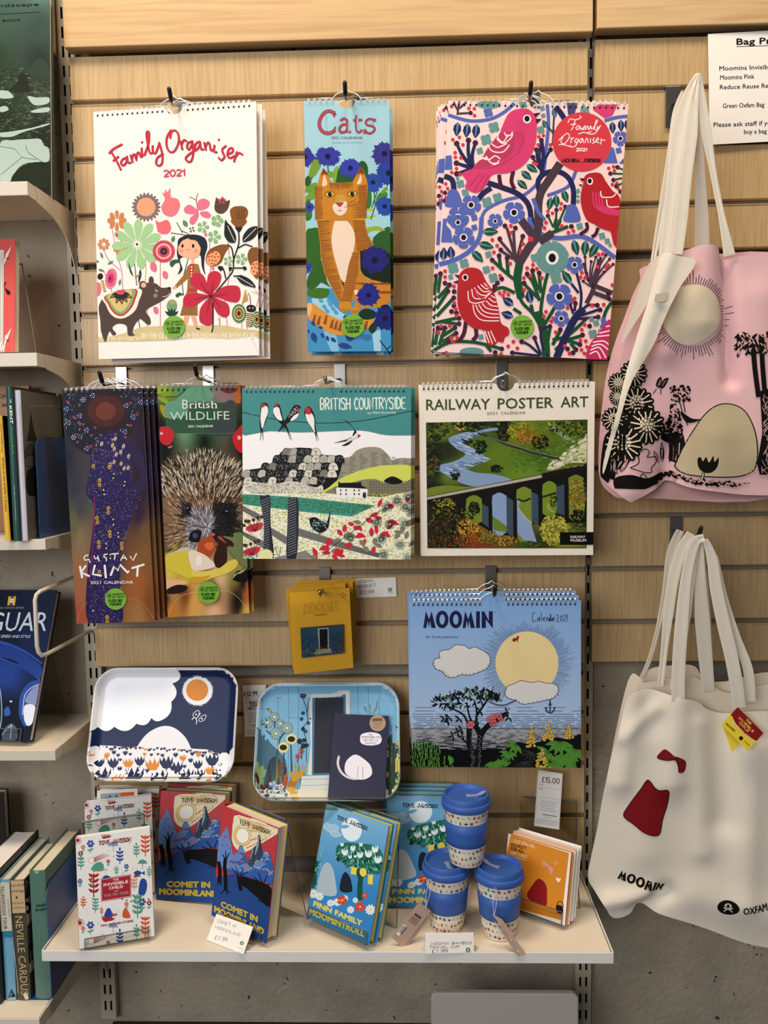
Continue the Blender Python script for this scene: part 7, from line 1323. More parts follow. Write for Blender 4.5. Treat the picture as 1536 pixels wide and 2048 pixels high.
# small navy notebook on the right ledge
P,w_,h_=PP('navy')
def art_navy(a):
    W='#eceaf0'; a.view(480,1350,4.518); a.sm([(1085,580),(1100,535),(1180,517),(1260,535),(1280,585),(1255,625),(1170,637),(1100,620)],W)
    for s_,x0,x1,y in (('ALL',1165,1200,545),('RESPONSIBILITIES',1100,1275,570),('ARE ONLY A',1115,1245,596),('NUISANCE',1125,1230,624)): a.hand(s_,x0,y,x1,y+1,17,2.6,'#4a4c60',rnd=False)
    a.el(1243,435,73,74,'#b49a86',n=30); a.hand('MOOMIN',1200,420,1290,415,26,5,'#1a1520',rnd=False); a.txt('AN ADVENTURE',1205,440,1283,438,10,'#3a2c2c'); a.txt('IN EVERY PAGE',1210,455,1278,454,10,'#3a2c2c'); a.put([a.cap((1210+11*i,470+(i % 3)*5),7,6) for i in range(6)],'#1a1520')
    q=[]
    for i in range(17): t=math.radians(205 - i*8.6); x,y=1040+165*math.cos(t),790+165*math.sin(t)*.95; a.leaf(x,y,44,20,math.degrees(t)+180+60,W,'#1d1c3c',3)
    a.sm([(950,880),(960,780),(1040,720),(1120,760),(1180,820),(1190,900),(1120,945),(1020,930)],W); a.lns([[(1060,930),(1070,820)],[(1110,940),(1110,830)]],3,'#1d1c3c')
book('small navy notebook with white speech bubble leaning on the blue house tray',P,w_,h_,.011,'#1c1b3a',art_navy,inner=None,hump=.0005)
# greeting cards
P=pose(.2090,-.1498,.6828,-32.52,-10.86,1.12); w_,h_=.1186,.1225
def art_card(a):
    O='#dc9434'; a.view(980,1520,4.996); a.poly([(208,742),(790,930),(712,1600),(60,1430),(160,960)],O)
    a.txt('I GOT YOU AN...',218,822,462,886,36,'#f2e6d4',bold=.01); a.txt('EQUALITY',213,860,370,897,34,'#2c1a1a',bold=.03); a.txt('FOR ALL',210,900,340,932,34,'#2c1a1a',bold=.03); a.txt('GIFT CARD',206,942,372,985,34,'#f2e6d4',bold=.01); a.ln([(205+12*i,958+i*3+6*(i % 2)) for i in range(14)],5,'#f2e6d4')
    a.sm([(660,1185),(672,1170),(686,1185),(706,1180),(704,1200),(684,1222),(668,1205)],'#f4efe6'); a.outline([(645,1020),(655,1012),(662,1022),(676,1020),(668,1036),(652,1046)],4,'#f0c890')
    a.sm([(490,1185),(560,1250),(570,1390),(556,1455),(470,1440),(400,1400),(370,1340),(430,1240)],'#962028'); a.sm([(530,1010),(580,1045),(590,1060),(530,1055)],'#e0a0a8'); a.sm([(585,1060),(635,1090),(612,1145),(592,1100)],'#e0a0a8')
    a.sm([(660,1460),(700,1450),(730,1480),(725,1540),(670,1520)],'#2c1418'); a.outline([(668,1460),(680,1420),(710,1415),(728,1440),(726,1475)],8,'#2c1418')
def gcard(P,col,art,lb,wm=1.):
    t=slab('greeting_card',P,w_*wm,h_,.0009,mat('card_'+col,col,.6),art,label=lb,cat='greeting card',group='greeting cards on a clear easel'); G().box(-w_*wm/2+.001,w_*wm/2 - .0005,.0013,.0030,.0005,h_ - .001).obj('envelope',mat('envelope_cream','#efe2d0',.7),t); return t
gcard(P,'#f2eee8',art_card,'front orange greeting card with white border and lettering')
for i,(col,dx,dz,dy) in enumerate((('#d07a2c',.003,0,.005),('#f0ebe4',.0045,.0005,.0098),('#e8b48c',.003,.0035,.0150),('#f0ebe4',.0058,.003,.0200),('#ece6de',.0062,.0035,.0245),('#f4f0ea',.0072,.0065,.0295))):
    gcard(P @ Matrix.Translation((dx,dy,dz)),col,None,('orange-edged greeting card second from the front of the pack','white greeting card third from the front of the pack','peach greeting card in the middle of the pack','white greeting card behind the peach one','off-white greeting card last but one in the pack','white greeting card at the very back, standing tallest')[i])
easel(P @ Matrix.Translation((.012,0,0)),w_*.72,.034,.10,'low clear easel holding the greeting cards',lip=.022)
# empty clear bar easel behind the cards
Pb=pose(.2490,-.060,.6782,-13,-14,0)
easel(Pb,.105,.012,.158,'tall clear easel standing behind the greeting cards and price tag')
# ================================================================ cups
CUPC=['#b8383c','#2c3c66','#3f8a74','#d0683c']
def cup(label,loc,ang,tilt=None,tab=True):
    M=Matrix.Translation(loc) @ Matrix.Rotation(math.radians(ang),4,'Z')
    t=thing('travel_cup',label,'cup','blue lidded travel cups',M=M); BL=mat('blue_silicone','#355da8',.5,bump=.05,bscale=300); H=.112
    R=lambda z: .0285+.0095*min(1,max(0,z)/.1) ** .8
    G().lathe([(0,.0012),(.0255,.0012),(.0275,0),(R(.003),.003)]+[(R(z),z) for z in (.02,.04,.06,.08,.1,H)]+[(R(H) - .002,H),(R(.02) - .002,.02),(0,.018)],64).obj('cup_body',mat('bamboo_fibre_cream','#e9e2cf',.55,vary=.03,vscale=200),t,smooth=True)
    g=G(); zs=(.036,.0365,.045,.06,.078,.0785); g.lathe([(R(.036)+.0002,.036)]+[(R(z)+.0016,z) for z in (.0364,.045,.06,.077)]+[(R(.0775)+.0002,.0775)],64).obj('grip_sleeve',BL,t,smooth=True)
    g=G().lathe([(R(.1)+.0004,.0995),(.0412,.0985),(.0424,.1005),(.0424,.1075),(.0414,.1095),(.0392,.1105),(.0388,.1185),(.0378,.1205),(.0352,.1205),(.0340,.1190),(.0332,.1150),(.0325,.1140),(0,.1140)],72); lid=g.obj('lid',BL,t,smooth=True)
    e=lid.modifiers.new('edge','EDGE_SPLIT'); e.split_angle=math.radians(38)
    if tab:
        M_TAB=mat('frosted_silicone','#b9c4dc',.4,trans=.35,alpha=.8); P_=catmull([(-.006,0),(-.0045,.0045),(.002,.0032),(.014,.0028),(.020,.0048),(.026,.0030),(.028,0),(.026,-.0030),(.020,-.0048),(.014,-.0028),(.002,-.0032),(-.0045,-.0045)],True,3); n=len(P_)
        s=G().add([(x+.006,y,.1141+max(0,x - .012)*.40) for x,y in P_]+[(x+.006,y,.1155+max(0,x - .012)*.40) for x,y in P_],[tuple(range(n))[::-1],tuple(range(n,2*n))]+[(i,(i+1) % n,(i+1) % n+n,i+n) for i in range(n)]).obj('stopper_tab',M_TAB,t)
        s.rotation_euler=(0,0,math.radians(tab))
    a=Art(None,None,direct=True); a.sw=lambda s_,z,d: ((R(z)+.0003+d)*math.cos(s_/.036),(R(z)+.0003+d)*math.sin(s_/.036),z); a.grid=.006
    rr=random.Random(3); k=.001
    for row,z in enumerate((.008,.019,.030,.083,.092)):
        for i in range(26):
            s_=(i+.5*(row % 2))*.226/26+rr.uniform(-.001,.001); c=CUPC[(i*3+row) % 4]; kind=(i*5+row*3) % 6; zz=z+rr.uniform(-.0015,.0015)
            if kind==0: a.petals(s_,zz,0,3.2*k,6,.8*k,c)
            elif kind==1:
                for an in (30,90,150): a.leaf(s_,zz - .002,4.6*k,1.7*k,an,c)
                a.ln([(s_,zz - .004),(s_,zz)],.5*k,c)
            elif kind==2: a.sm([(s_ - .0016,zz - .0024),(s_+.0018,zz - .0024),(s_+.0010,zz+.0006),(s_,zz+.0030),(s_ - .0012,zz+.0008)],c)
            elif kind==3: a.put([a.cap((s_+dx*k,zz+dz*k),.0013,6) for dx,dz in ((-1.6,0),(0,1.4),(1.5,-.2),(0,-1.6))],c)
            elif kind==4: a.lns([[(s_ - .002,zz),(s_+.0025,zz+.001)],[(s_ - .001,zz - .0016),(s_+.003,zz - .0008)]],.5*k,c,caps=True)
            else: a.sm([(s_ - .002,zz),(s_,zz+.0018),(s_+.002,zz),(s_+.0004,zz - .0022)],c)
            if i % 2: a.put([a.cap((s_+.004,zz+rr.uniform(-.004,.004)),.0009,5)],'#2a3040')
    a.obj('cup_print',t,M_PRINT); return t
cup('blue lidded patterned cup standing left of the pair, a kraft tag on its string',(.0585,-.1665,Z0),-100,tab=20)
cup('blue lidded patterned cup standing right of the pair, tag hanging forward',(.1475,-.1850,Z0),-70,tab=215)
cup('blue lidded patterned cup balanced on top of the two others',(.0930,-.1720,Z0+.1206),-130,tab=135)
def swing_tag(label,top,quad,fold,ypl,art_side=1):
    """kraft tag hanging by a string; quad px corners (TL,TR,BR,BL) met with the plane y=ypl(px index)"""
    t=thing('swing_tag',label,'tag','kraft swing tags on the cups',M=Matrix.Translation(aty(*quad[0],ypl[0])))
    o=aty(*quad[0],ypl[0]); V=[aty(*q,y) - o for q,y in zip(quad,ypl)]; n=(V[1] - V[0]).cross(V[3] - V[0]).normalized()*.0006
    KR=mat('kraft_card','#b09482',.7,vary=.05); k=len(V)
    G().add([v for v in V]+[v+n for v in V],[tuple(range(k)),tuple(range(2*k - 1,k - 1,-1))]+[(i,i+k,(i+1) % k+k,(i+1) % k) for i in range(k)]).obj('tag_card',KR,t)
    F=[aty(*q,y) - o for q,y in fold]; G().add(F+[v+Vector((.0004,.0006,0)) for v in F],[(0,1,2,3),(7,6,5,4)]).obj('back_flap',KR,t)
    U=V[1] - V[0]; Dn=V[-1] - V[0]; fp=lambda u,v,e=.0007: V[0]+U*u+Dn*v+(-n.normalized() if n.y>0 else n.normalized())*e
    g=G()
    for i in range(14): u0=.14+i*.035; g.add([fp(u0,.62),fp(u0+(.012 if i % 3 else .022),.62),fp(u0+(.012 if i % 3 else .022),.82),fp(u0,.82)],[(0,1,2,3)])
    wg=G().add([fp(.1,.6,.0005),fp(.68,.6,.0005),fp(.68,.88,.0005),fp(.1,.88,.0005)],[(0,1,2,3)]).obj('barcode_label',M_PAPER,t)
    for v in (.34,.38,.42,.46): g.add([fp(.2,v),fp(.8,v),fp(.8,v+.012),fp(.2,v+.012)],[(0,1,2,3)])
    for i in range(6): g.add([fp(.26+i*.085,.24),fp(.32+i*.085,.24),fp(.32+i*.085,.30),fp(.26+i*.085,.30)],[(0,1,2,3)])
    g.add([fp(.74,.62),fp(.9,.62),fp(.9,.68),fp(.74,.68)],[(0,1,2,3)]).add([fp(.76,.76),fp(.92,.76),fp(.92,.84),fp(.76,.84)],[(0,1,2,3)])
    g.obj('tag_print',mat('tag_ink','#241c1c',.6),t)
    for dx in (-.0012,.0015): G().tube([aty(*top[0],top[2]) - o+Vector((dx,0,0)),(aty(*top[0],top[2]) - o).lerp(aty(*top[1],ypl[0]) - o,.5)+Vector((dx*2.2,-.001,0)),aty(*top[1],ypl[0]) - o],.00045,5).obj('string',mat('white_string','#e8e2d6',.8),t)
swing_tag('kraft swing tag lying left of the left cup, barcode towards the shelf edge',((860,1758),(851,1817),-.212),[(836,1806),(860,1808),(862,1832),(804,1897),(783,1871)][:0] or [(838,1804),(862,1822),(806,1896),(783,1874)],[((847,1830),-.211),((862,1834),-.208),(((817),1890),-.222),((806,1896),-.226)],[-.212,-.210,-.226,-.226])
swing_tag('kraft swing tag hanging in front of the right cup',((990,1775),(988,1835),-.228),[(985,1828),(1004,1838),(1052,1908),(1040,1912)],[((986,1838),-.232),((992,1845),-.231),((1040,1905),-.244),((1036,1914),-.247)],[-.231,-.229,-.244,-.247])
# ================================================================ tote bags
def bag_hf(Fl):
    def hf(x,z):
        r=0*x
        for a,b,wd,am in Fl:
            d=b - a; t=np.clip(((x - a[0])*d[0]+(z - a[1])*d[1])/float(d @ d),0,1); r=r - am*np.exp(-((x - a[0] - d[0]*t) ** 2+(z - a[1] - d[1]*t) ** 2)/(wd*wd))
        return r
    return hf
def cloth(name,P,outline,folds,mt,parent,th=.0014,k=4,grid=.007,y0=0.,smooth=True,art=None,artname='bag_print',off=0.):
    """outline in photo px carried onto the bag's own plane, displaced by soft folds"""
    A=Art(P,None,y0=y0,grid=grid); A.EPS=0
    Fl=[(np.array(A.loc(a)),np.array(A.loc(b)),w_/1150.,am) for a,b,w_,am in folds]
    hf=bag_hf(Fl)
    O=[A.loc(p) for p in catmull(outline,True,max(k,2)*2)]; n=len(O); S=np.array(O); S2=np.roll(S,-1,0); pts=[Vector(p) for p in O]
    for i in range(math.floor(S[:,0].min()/grid),math.ceil(S[:,0].max()/grid)):
        for j in range(math.floor(S[:,1].min()/grid),math.ceil(S[:,1].max()/grid)):
            p=np.array((i*grid,(j+.5*(i % 2))*grid)); cr=(S[:,1]>p[1]) != (S2[:,1]>p[1])
            if (cr & (p[0]<(S2[:,0] - S[:,0])*(p[1] - S[:,1])/np.where(S2[:,1]==S[:,1],1e-9,S2[:,1] - S[:,1])+S[:,0])).sum() % 2 and (((S - p) ** 2).sum(1)).min()>(grid*.5) ** 2: pts.append(Vector(p))
    R_=delaunay_2d_cdt(pts,[(i,(i+1) % n) for i in range(n)],[],1,1e-6)
    me=bpy.data.meshes.new(name); me.from_pydata([(v[0],y0+hf(v[0],v[1]),v[1]) for v in R_[0]],[],[tuple(f) for f in R_[2]]); me.materials.append(mt)
    if smooth: me.polygons.foreach_set('use_smooth',[True]*len(me.polygons))
    o=bpy.data.objects.new(name,me); COL.objects.link(o); finish(o,parent); s=o.modifiers.new('thickness','SOLIDIFY'); s.thickness=th; s.offset=0; s=o.modifiers.new('hem','EDGE_SPLIT'); s.split_angle=.8
    return o
def strap(name,P,pts,wpx,mt,parent,y=(0,0),th=.0016):
    A=Art(P,None); C=catmull(pts,False,6); n=len(C); V=[]
    for i,p in enumerate(C):
        d=np.array(C[min(i+1,n - 1)]) - np.array(C[max(i - 1,0)]); d=d/np.hypot(*d); nn=np.array([-d[1],d[0]]); t=i/(n - 1)
        w_=np.interp(t,np.linspace(0,1,len(wpx)),wpx)/2; yy=y[0]+(y[1] - y[0])*t
        for s_,e in ((-1,0),(-.5,-.0007),(0,.0008),(.5,-.0007),(1,0)): q=A.loc(tuple(np.array(p)+nn*w_*s_)); V.append((q[0],yy+e,q[1]))
    F=[(i*5+j,i*5+j+1,(i+1)*5+j+1,(i+1)*5+j) for i in range(n - 1) for j in range(4)]
    o=mesh_obj(name,V,F,mt,parent,True); s=o.modifiers.new('thickness','SOLIDIFY'); s.thickness=th; s.offset=0; s=o.modifiers.new('hem','EDGE_SPLIT'); s.split_angle=.8; return o
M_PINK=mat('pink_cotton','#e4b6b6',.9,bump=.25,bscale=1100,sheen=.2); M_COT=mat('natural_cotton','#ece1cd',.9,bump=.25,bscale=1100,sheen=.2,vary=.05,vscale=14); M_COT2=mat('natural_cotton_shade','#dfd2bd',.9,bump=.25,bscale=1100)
def art_pinkbag(a):
    K='#17130f'; CR='#e3d4b8'; rr=random.Random(14); a.view(1180,560,4.267)
    a.sm([(605,290),(640,200),(680,130),(740,80),(820,55),(910,60),(1010,110),(1080,190),(1105,290),(1085,390),(1010,480),(900,545),(800,555),(700,520),(630,440),(605,360)],CR)
    q=[]
    for i in range(84):
        t=2*math.pi*i/84; cx,cy=855,305; r0=262 if math.sin(t)>0 else 255; L=rr.uniform(300,385); x0,y0=cx+r0*1.0*math.cos(t),cy+r0*math.sin(t); x1,y1=cx+L*math.cos(t),cy+L*math.sin(t)
        if x1<600 and y1<330 and x0<640: continue
        q.append([(x0,y0),((x0+x1)/2+rr.uniform(-3,3),(y0+y1)/2),(x1,y1)])
    a.lns(q,5,K)
    # big daisies on black stems
    a.lns([[(330,870),(280,960),(240,1150),(150,1400),(110,1650)],[(400,1070),(330,1200),(250,1330),(180,1500)],[(500,1260),(400,1400),(250,1620)],[(280,1420),(220,1560),(180,1700)],[(620,1330),(700,1370),(780,1360)]],46,K,smooth=True)
    a.sm([(130,1320),(210,1300),(180,1500),(160,1720),(90,1680),(95,1500)],K); a.sm([(200,1700),(330,1660),(480,1690),(640,1640),(560,1740),(400,1800),(240,1820)],K)
    for x,y,r in ((370,800,118),(240,880,90),(395,1060,150),(200,1190,105),(480,1245,160),(275,1400,160),(230,1000,70)):
        n=15; a.petals(x,y,r*.15,r,n,r*.21,K,rot=x % 24); a.lns([[(x+r*.4*math.cos(t),y+r*.4*math.sin(t)),(x+r*.88*math.cos(t),y+r*.88*math.sin(t))] for t in (2*math.pi*i/n+math.radians(x % 24) for i in range(n))],r*.075,CR,caps=True)
        a.el(x,y - r*.1,r*.42,r*.40,K); a.put([a.cap((x+r*f*math.cos(t),y - r*.1+r*f*math.sin(t)),r*.17,8) for f,m in ((0,1),(.19,6),(.34,11)) for t in (2*math.pi*i/m for i in range(m))],CR)
    # butterfly, cones, leaves
    a.sm([(560,900),(575,850),(605,828),(610,890),(590,920)],K); a.sm([(600,920),(625,850),(668,838),(640,900),(615,925)],K); a.lns([[(565,930),(535,970)],[(600,930),(602,975)]],7,K); a.lns([[(575,900),(600,850)],[(612,905),(645,855)],[(585,905),(602,870)]],4,'#ddb0ae')
    a.put([a.cap((765+rr.uniform(-80,80),970+rr.uniform(-62,62)),30,8) for _ in range(46)],K); a.put([a.cap((765+rr.uniform(-78,78),970+rr.uniform(-60,60)),16,7) for _ in range(40)],'#ddb0ae'); a.lns([[(760,1030),(790,1150),(830,1240)],[(790,1030),(810,1130)]],8,K)
    a.put([a.cap((715+rr.uniform(-1,1)*(20+t*60),1070+t*240),34,8) for t in (i/60 for i in range(60))],K); a.put([a.cap((715+rr.uniform(-1,1)*(16+t*56),1075+t*235),18,7) for t in (i/60 for i in range(60))],'#ddb0ae')
    a.sm([(600,1310),(700,1360),(790,1330),(780,1290),(700,1310)],K); a.sm([(770,1120),(860,1180),(940,1190),(840,1220),(790,1180)],K)
    for x,y,L,W,an in ((640,1560,180,50,-95),(700,1560,170,50,-70),(600,1560,120,40,-120),(760,1540,150,44,-100),(250,1640,150,40,-60),(230,1660,160,40,-110),(200,1640,120,34,-85)): a.leaf(x,y,L,W,an,K); a.leaf(x,y,L*.9,W*.6,an,'#ddb0ae',K,6)
    a.poly([(690,1380),(760,1370),(800,1320),(810,1400),(740,1560),(700,1540)],K); a.lns([[(700+18*i,1390),(690+18*i,1540)] for i in range(5)],6,'#ddb0ae')
    for P_ in ([(330,1600),(400,1560),(400,1480),(460,1440),(500,1470),(480,1510),(570,1510),(560,1560),(520,1600),(520,1640),(450,1640)],[(410,1690),(440,1650),(480,1700),(420,1730)]): a.outline(P_,8,K)
    # plain pale hillock in place of the figures
    a.sm([(735,1590),(790,1440),(870,1290),(970,1150),(1080,1070),(1200,1060),(1310,1120),(1380,1260),(1410,1420),(1400,1590),(1340,1650),(1200,1680),(900,1670),(780,1640)],'#c4b594'); a.outline([(735,1590),(790,1440),(870,1290),(970,1150),(1080,1070),(1200,1060),(1310,1120),(1380,1260),(1410,1420),(1400,1590),(1340,1650),(1200,1680),(900,1670),(780,1640)],9,K)
    a.sm([(905,1530),(930,1510),(950,1545),(975,1510),(1000,1555),(1035,1500),(1045,1550),(1080,1515),(1070,1590),(1020,1640),(960,1640),(915,1600)],K); a.ln([(955,1640),(930,1735)],26,K); a.ln([(953,1645),(932,1728)],13,'#c4b594')
    # tree at right
    a.lns([[(1440,470),(1450,700),(1470,950),(1500,1200),(1490,1650)],[(1370,500),(1390,760),(1420,1000)],[(1540,480),(1560,1000)]],40,K,smooth=True); a.poly([(1430,950),(1600,900),(1600,1660),(1440,1660),(1410,1560),(1450,1300)],K); a.lns([[(1470+rr.uniform(-20,70),y),(1475+rr.uniform(-20,70),y+60)] for y in range(960,1640,18)],6,'#c9a49c')
    for i in range(60): a.leaf(rr.uniform(1250,1560),rr.uniform(430,560)+rr.uniform(0,60),rr.uniform(45,80),20,rr.uniform(30,160),K); 
    for i in range(40): a.leaf(rr.uniform(1250,1560),rr.uniform(430,600),rr.uniform(35,60),11,rr.uniform(30,160),'#d8b0a4')
    a.put([a.cap((x,y+rr.uniform(-16,16)),34,8) for x,y in ((500+i*13,np.interp(500+i*13,[260,520,700,900,1200,1600],[1820,1740,1650,1720,1740,1760])) for i in range(85))],K); a.put([a.cap((x,y+rr.uniform(-16,12)),18,7) for x,y in ((700+i*12,np.interp(700+i*12,[520,700,900,1200,1600],[1740,1655,1715,1735,1755])) for i in range(72))],'#c9a49c')
    a.txt('© Moomin Characters',118,1640,138,1450,14,'#cfc8bc'); a.view()
yP=-.125
PK=pose(.46,yP,1.40,-2,1.5,0)
t=thing('tote_bag','pale pink tote bag with cream sun and black flower print','bag',M=PK)
pink_out=[(1300,560),(1320,520),(1338,512),(1362,505),(1400,494),(1432,496),(1447,516),(1490,511),(1560,506),(1600,520),(1612,700),(1610,940),(1560,985),(1500,990),(1440,984),(1380,975),(1340,962),(1318,975),(1270,999),(1256,1002),(1225,978),(1199,950),(1204,905),(1222,800),(1235,740),(1262,640)]
fo=[((1338,512),(1330,700),26,.012),((1405,500),(1400,640),38,.016),((1449,500),(1462,760),13,-.018),((1335,972),(1343,870),20,-.020),((1265,980),(1275,860),26,.010),((1420,980),(1430,880),50,.008),((1520,600),(1530,900),40,.008)]
cloth('front_panel',PK,pink_out,fo,M_PINK,t,k=3,art=None)
B=Art(PK,None,y0=-.0016,grid=.006); Fl=[(np.array(B.loc(a)),np.array(B.loc(b)),w_/1150.,am) for a,b,w_,am in fo]
B.hf=bag_hf(Fl); q=[B.loc(p) for p in ((1199,380),(1700,380),(1700,984),(1440,980),(1340,1004),(1256,1002),(1199,952))]
B.hp=halfplanes(q); art_pinkbag(B); B.obj('bag_print',t,M_INK)
cloth('back_panel',PK,[(1290,555),(1320,520),(1600,505),(1610,700),(1600,980),(1300,1000),(1230,990),(1205,930),(1222,745),(1262,620)],[],M_PINK,t,y0=.035,k=3)
cloth('turned_hem',PK,[(1312,517),(1345,522),(1377,533),(1345,585),(1318,640),(1297,690),(1270,735),(1248,775),(1226,850),(1205,925),(1197,945),(1200,915),(1222,830),(1240,755),(1262,680),(1284,610),(1300,550)],[((1330,520),(1220,850),12,.004)],M_COT,t,y0=-.036,k=3,grid=.006)
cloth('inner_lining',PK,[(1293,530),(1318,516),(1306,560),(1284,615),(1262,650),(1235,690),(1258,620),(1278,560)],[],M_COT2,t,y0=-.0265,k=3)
o=Art(PK,None,y0=-.0432); o.poly([(1297,597),(1320,593),(1318,608),(1310,612),(1294,610)],'#c9bfae'); o.obj('size_label',t)
for pts,wd,yy in (([(1384,163),(1368,200),(1352,260),(1341,340),(1333,430),(1322,522)],(6,20,32,24,22,20),(-.028,-.012)),([(1386,163),(1378,210),(1372,280),(1362,360),(1355,440),(1346,512)],(5,16,26,26,26,26),(-.030,-.016)),([(1387,165),(1394,210),(1404,270),(1418,340),(1438,430),(1457,512)],(6,14,22,13,12,24),(-.030,-.004)),([(1390,185),(1394,270),(1402,350),(1410,430),(1415,500)],(10,16,20,28,30),(-.020,.030)),([(1366,190),(1352,230),(1345,300),(1330,400),(1310,520)],(16,18,20,18,10),(-.010,.012))): strap('handle',PK,pts,wd,M_COT,t,yy)
cloth('clear_wrapper',PK,[(1196,905),(1205,880),(1300,930),(1420,950),(1560,960),(1600,980),(1560,995),(1440,999),(1300,1002),(1238,1003),(1228,1000),(1200,965)],[],M_POLY,t,y0=.006,k=2,th=.0004,grid=.012)
def art_cotton(a):
    K='#1a1614'; a.view(1170,1400,3.937)
    logo_moomin(a,252,1400,612,1528,72,K)
    a.sm([(553,437),(590,380),(618,366),(660,395),(690,420),(720,425),(778,465),(770,535),(730,548),(712,500),(690,450),(640,445)],'#8c1f26'); a.lns([[(560,440),(620,450),(680,440)],[(712,460),(720,545)]],8,K,smooth=True); a.el(697,435,14,18,'#6e171e')
    # plain red bell shape in place of the figure
    a.sm([(485,610),(560,690),(640,690),(645,800),(605,930),(575,1050),(470,1035),(380,970),(300,905),(340,820),(420,700)],'#8c1f26'); a.outline([(485,610),(560,690),(640,690),(645,800),(605,930),(575,1050),(470,1035),(380,970),(300,905),(340,820),(420,700)],6,K)
    a.el(1108,1607,82,57,K,rot=3,n=34); a.el(1108,1592,27,20,'#d9ccb6'); a.el(1108,1592,17,12,K); a.lns([[(1076,1640),(1100,1618),(1130,1612),(1142,1606)],[(1140,1640),(1116,1618),(1086,1612),(1074,1606)]],9,'#d9ccb6',smooth=True)
    a.txt('OXFAM',1222,1650,1420,1632,58,K,bold=.035); a.view()
PN=pose(.47,-.135,.95,-1,2.5,0)
t=thing('tote_bag','natural cotton tote bag with black and red print and hanging yellow tag','bag','natural cotton bags on the lower hook',M=PN)
cot_out=[(1250,1400),(1257,1388),(1278,1380),(1300,1378),(1340,1388),(1366,1394),(1398,1405),(1412,1418),(1440,1430),(1462,1430),(1510,1423),(1560,1425),(1640,1430),(1660,1600),(1650,1880),(1580,1897),(1536,1895),(1480,1882),(1400,1852),(1320,1828),(1283,1812),(1262,1828),(1226,1835),(1208,1808),(1190,1782),(1176,1755),(1182,1715),(1194,1660),(1208,1580),(1222,1510),(1238,1450)]
fo2=[((1265,1390),(1240,1560),24,.010),((1240,1470),(1310,1415),16,.006),((1355,1400),(1345,1560),30,.012),((1440,1432),(1448,1640),34,-.012),((1300,1490),(1290,1700),40,.006),((1275,1815),(1330,1785),18,-.014),((1215,1800),(1290,1790),20,.012),((1390,1790),(1520,1830),40,.008),((1500,1500),(1490,1800),30,.009),((1400,1450),(1405,1700),24,.006)]
cloth('front_panel',PN,cot_out,fo2,M_COT,t,k=3)
B=Art(PN,None,y0=-.0016,grid=.006); B.hf=bag_hf([(np.array(B.loc(a)),np.array(B.loc(b)),w_/1150.,am) for a,b,w_,am in fo2]); art_cotton(B); B.obj('bag_print',t,M_INK)
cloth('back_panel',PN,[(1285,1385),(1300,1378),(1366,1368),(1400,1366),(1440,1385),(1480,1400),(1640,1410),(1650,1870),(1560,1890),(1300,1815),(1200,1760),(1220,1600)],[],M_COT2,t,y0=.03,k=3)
for pts,wd,yy in (([(1396,1070),(1381,1078),(1370,1115),(1362,1170),(1356,1250),(1352,1330),(1352,1398)],(14,18,20,22,26,26,26),(-.030,-.010)),([(1398,1074),(1412,1110),(1422,1170),(1438,1240),(1456,1310),(1468,1370),(1474,1412)],(10,20,24,26,26,26,26),(-.030,-.008)),([(1376,1064),(1358,1100),(1344,1160),(1336,1230),(1330,1300),(1324,1376)],(18,22,22,20,14,12),(-.016,.010)),([(1394,1080),(1398,1160),(1406,1240),(1416,1320),(1426,1390)],(12,22,30,28,24),(-.014,.022)),([(1428,1110),(1446,1190),(1470,1270),(1496,1340),(1502,1405)],(6,10,16,20,22),(-.010,.004)),([(1384,1082),(1375,1150),(1368,1230),(1358,1310),(1350,1380)],(14,18,20,18,18),(-.020,.004))): strap('handle',PN,pts,wd,M_COT,t,yy)
t2=thing('tote_bag','second natural cotton tote bag hanging behind the printed one','bag','natural cotton bags on the lower hook',M=PN)
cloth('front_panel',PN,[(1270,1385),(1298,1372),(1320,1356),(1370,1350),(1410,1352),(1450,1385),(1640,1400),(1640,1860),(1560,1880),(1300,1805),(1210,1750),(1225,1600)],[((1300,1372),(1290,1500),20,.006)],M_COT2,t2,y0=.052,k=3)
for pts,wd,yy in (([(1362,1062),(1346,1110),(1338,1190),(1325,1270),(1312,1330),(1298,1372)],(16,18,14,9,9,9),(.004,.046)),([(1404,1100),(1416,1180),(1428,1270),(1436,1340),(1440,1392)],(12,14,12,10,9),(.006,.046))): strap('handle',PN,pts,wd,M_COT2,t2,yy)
# card tag pinned to the cotton bag
Q=[(1475,1414),(1527,1466),(1496,1501.6),(1443,1449.5)]; PT=pose(.55,-.163,1.0,-4,-6,0); A=Art(PT,None); q=[A.loc(p) for p in Q]
t=thing('card_tag','red and yellow folded card tag hanging on the natural cotton bag','tag',M=PT)
G().plate(q[::-1],0,.0008).obj('front_card',mat('yellow_tag','#e8cc2c',.5),t); q2=[A.loc(p) for p in ((1447,1452),(1482,1486),(1466,1505))]; G().plate(q2[::-1],.004,.0048).obj('back_card',mat('yellow_tag','#e8cc2c',.5),t)
A=Art(PT,None,y0=-.0003); A.hp=halfplanes(q); A.view(1170,1400,3.937); A.sm([(1200,50),(1410,260),(1360,318),(1310,300),(1240,250),(1190,190),(1160,130),(1145,110)],'#8c2228')
for s_,x0,y0_,x1,y1,h in (('THE',1264,158,1302,195,15),('INVISIBLE',1207,143,1322,256,15),('CHILD',1212,182,1283,252,16)): A.hand(s_,x0,y0_,x1,y1,h,4.5,'#f0c860',rnd=False)
A.txt('CHRISTMAS CARDS',1128,160,1320,335,20,'#f2e6a0',bold=.03); A.txt('MOOMIN',1106,190,1172,250,17,'#1a1614',bold=.04); A.el(1228,300,16,16,'#1a1614'); A.txt('OXFAM',1250,325,1290,365,13,'#1a1614'); A.obj('tag_print',t)
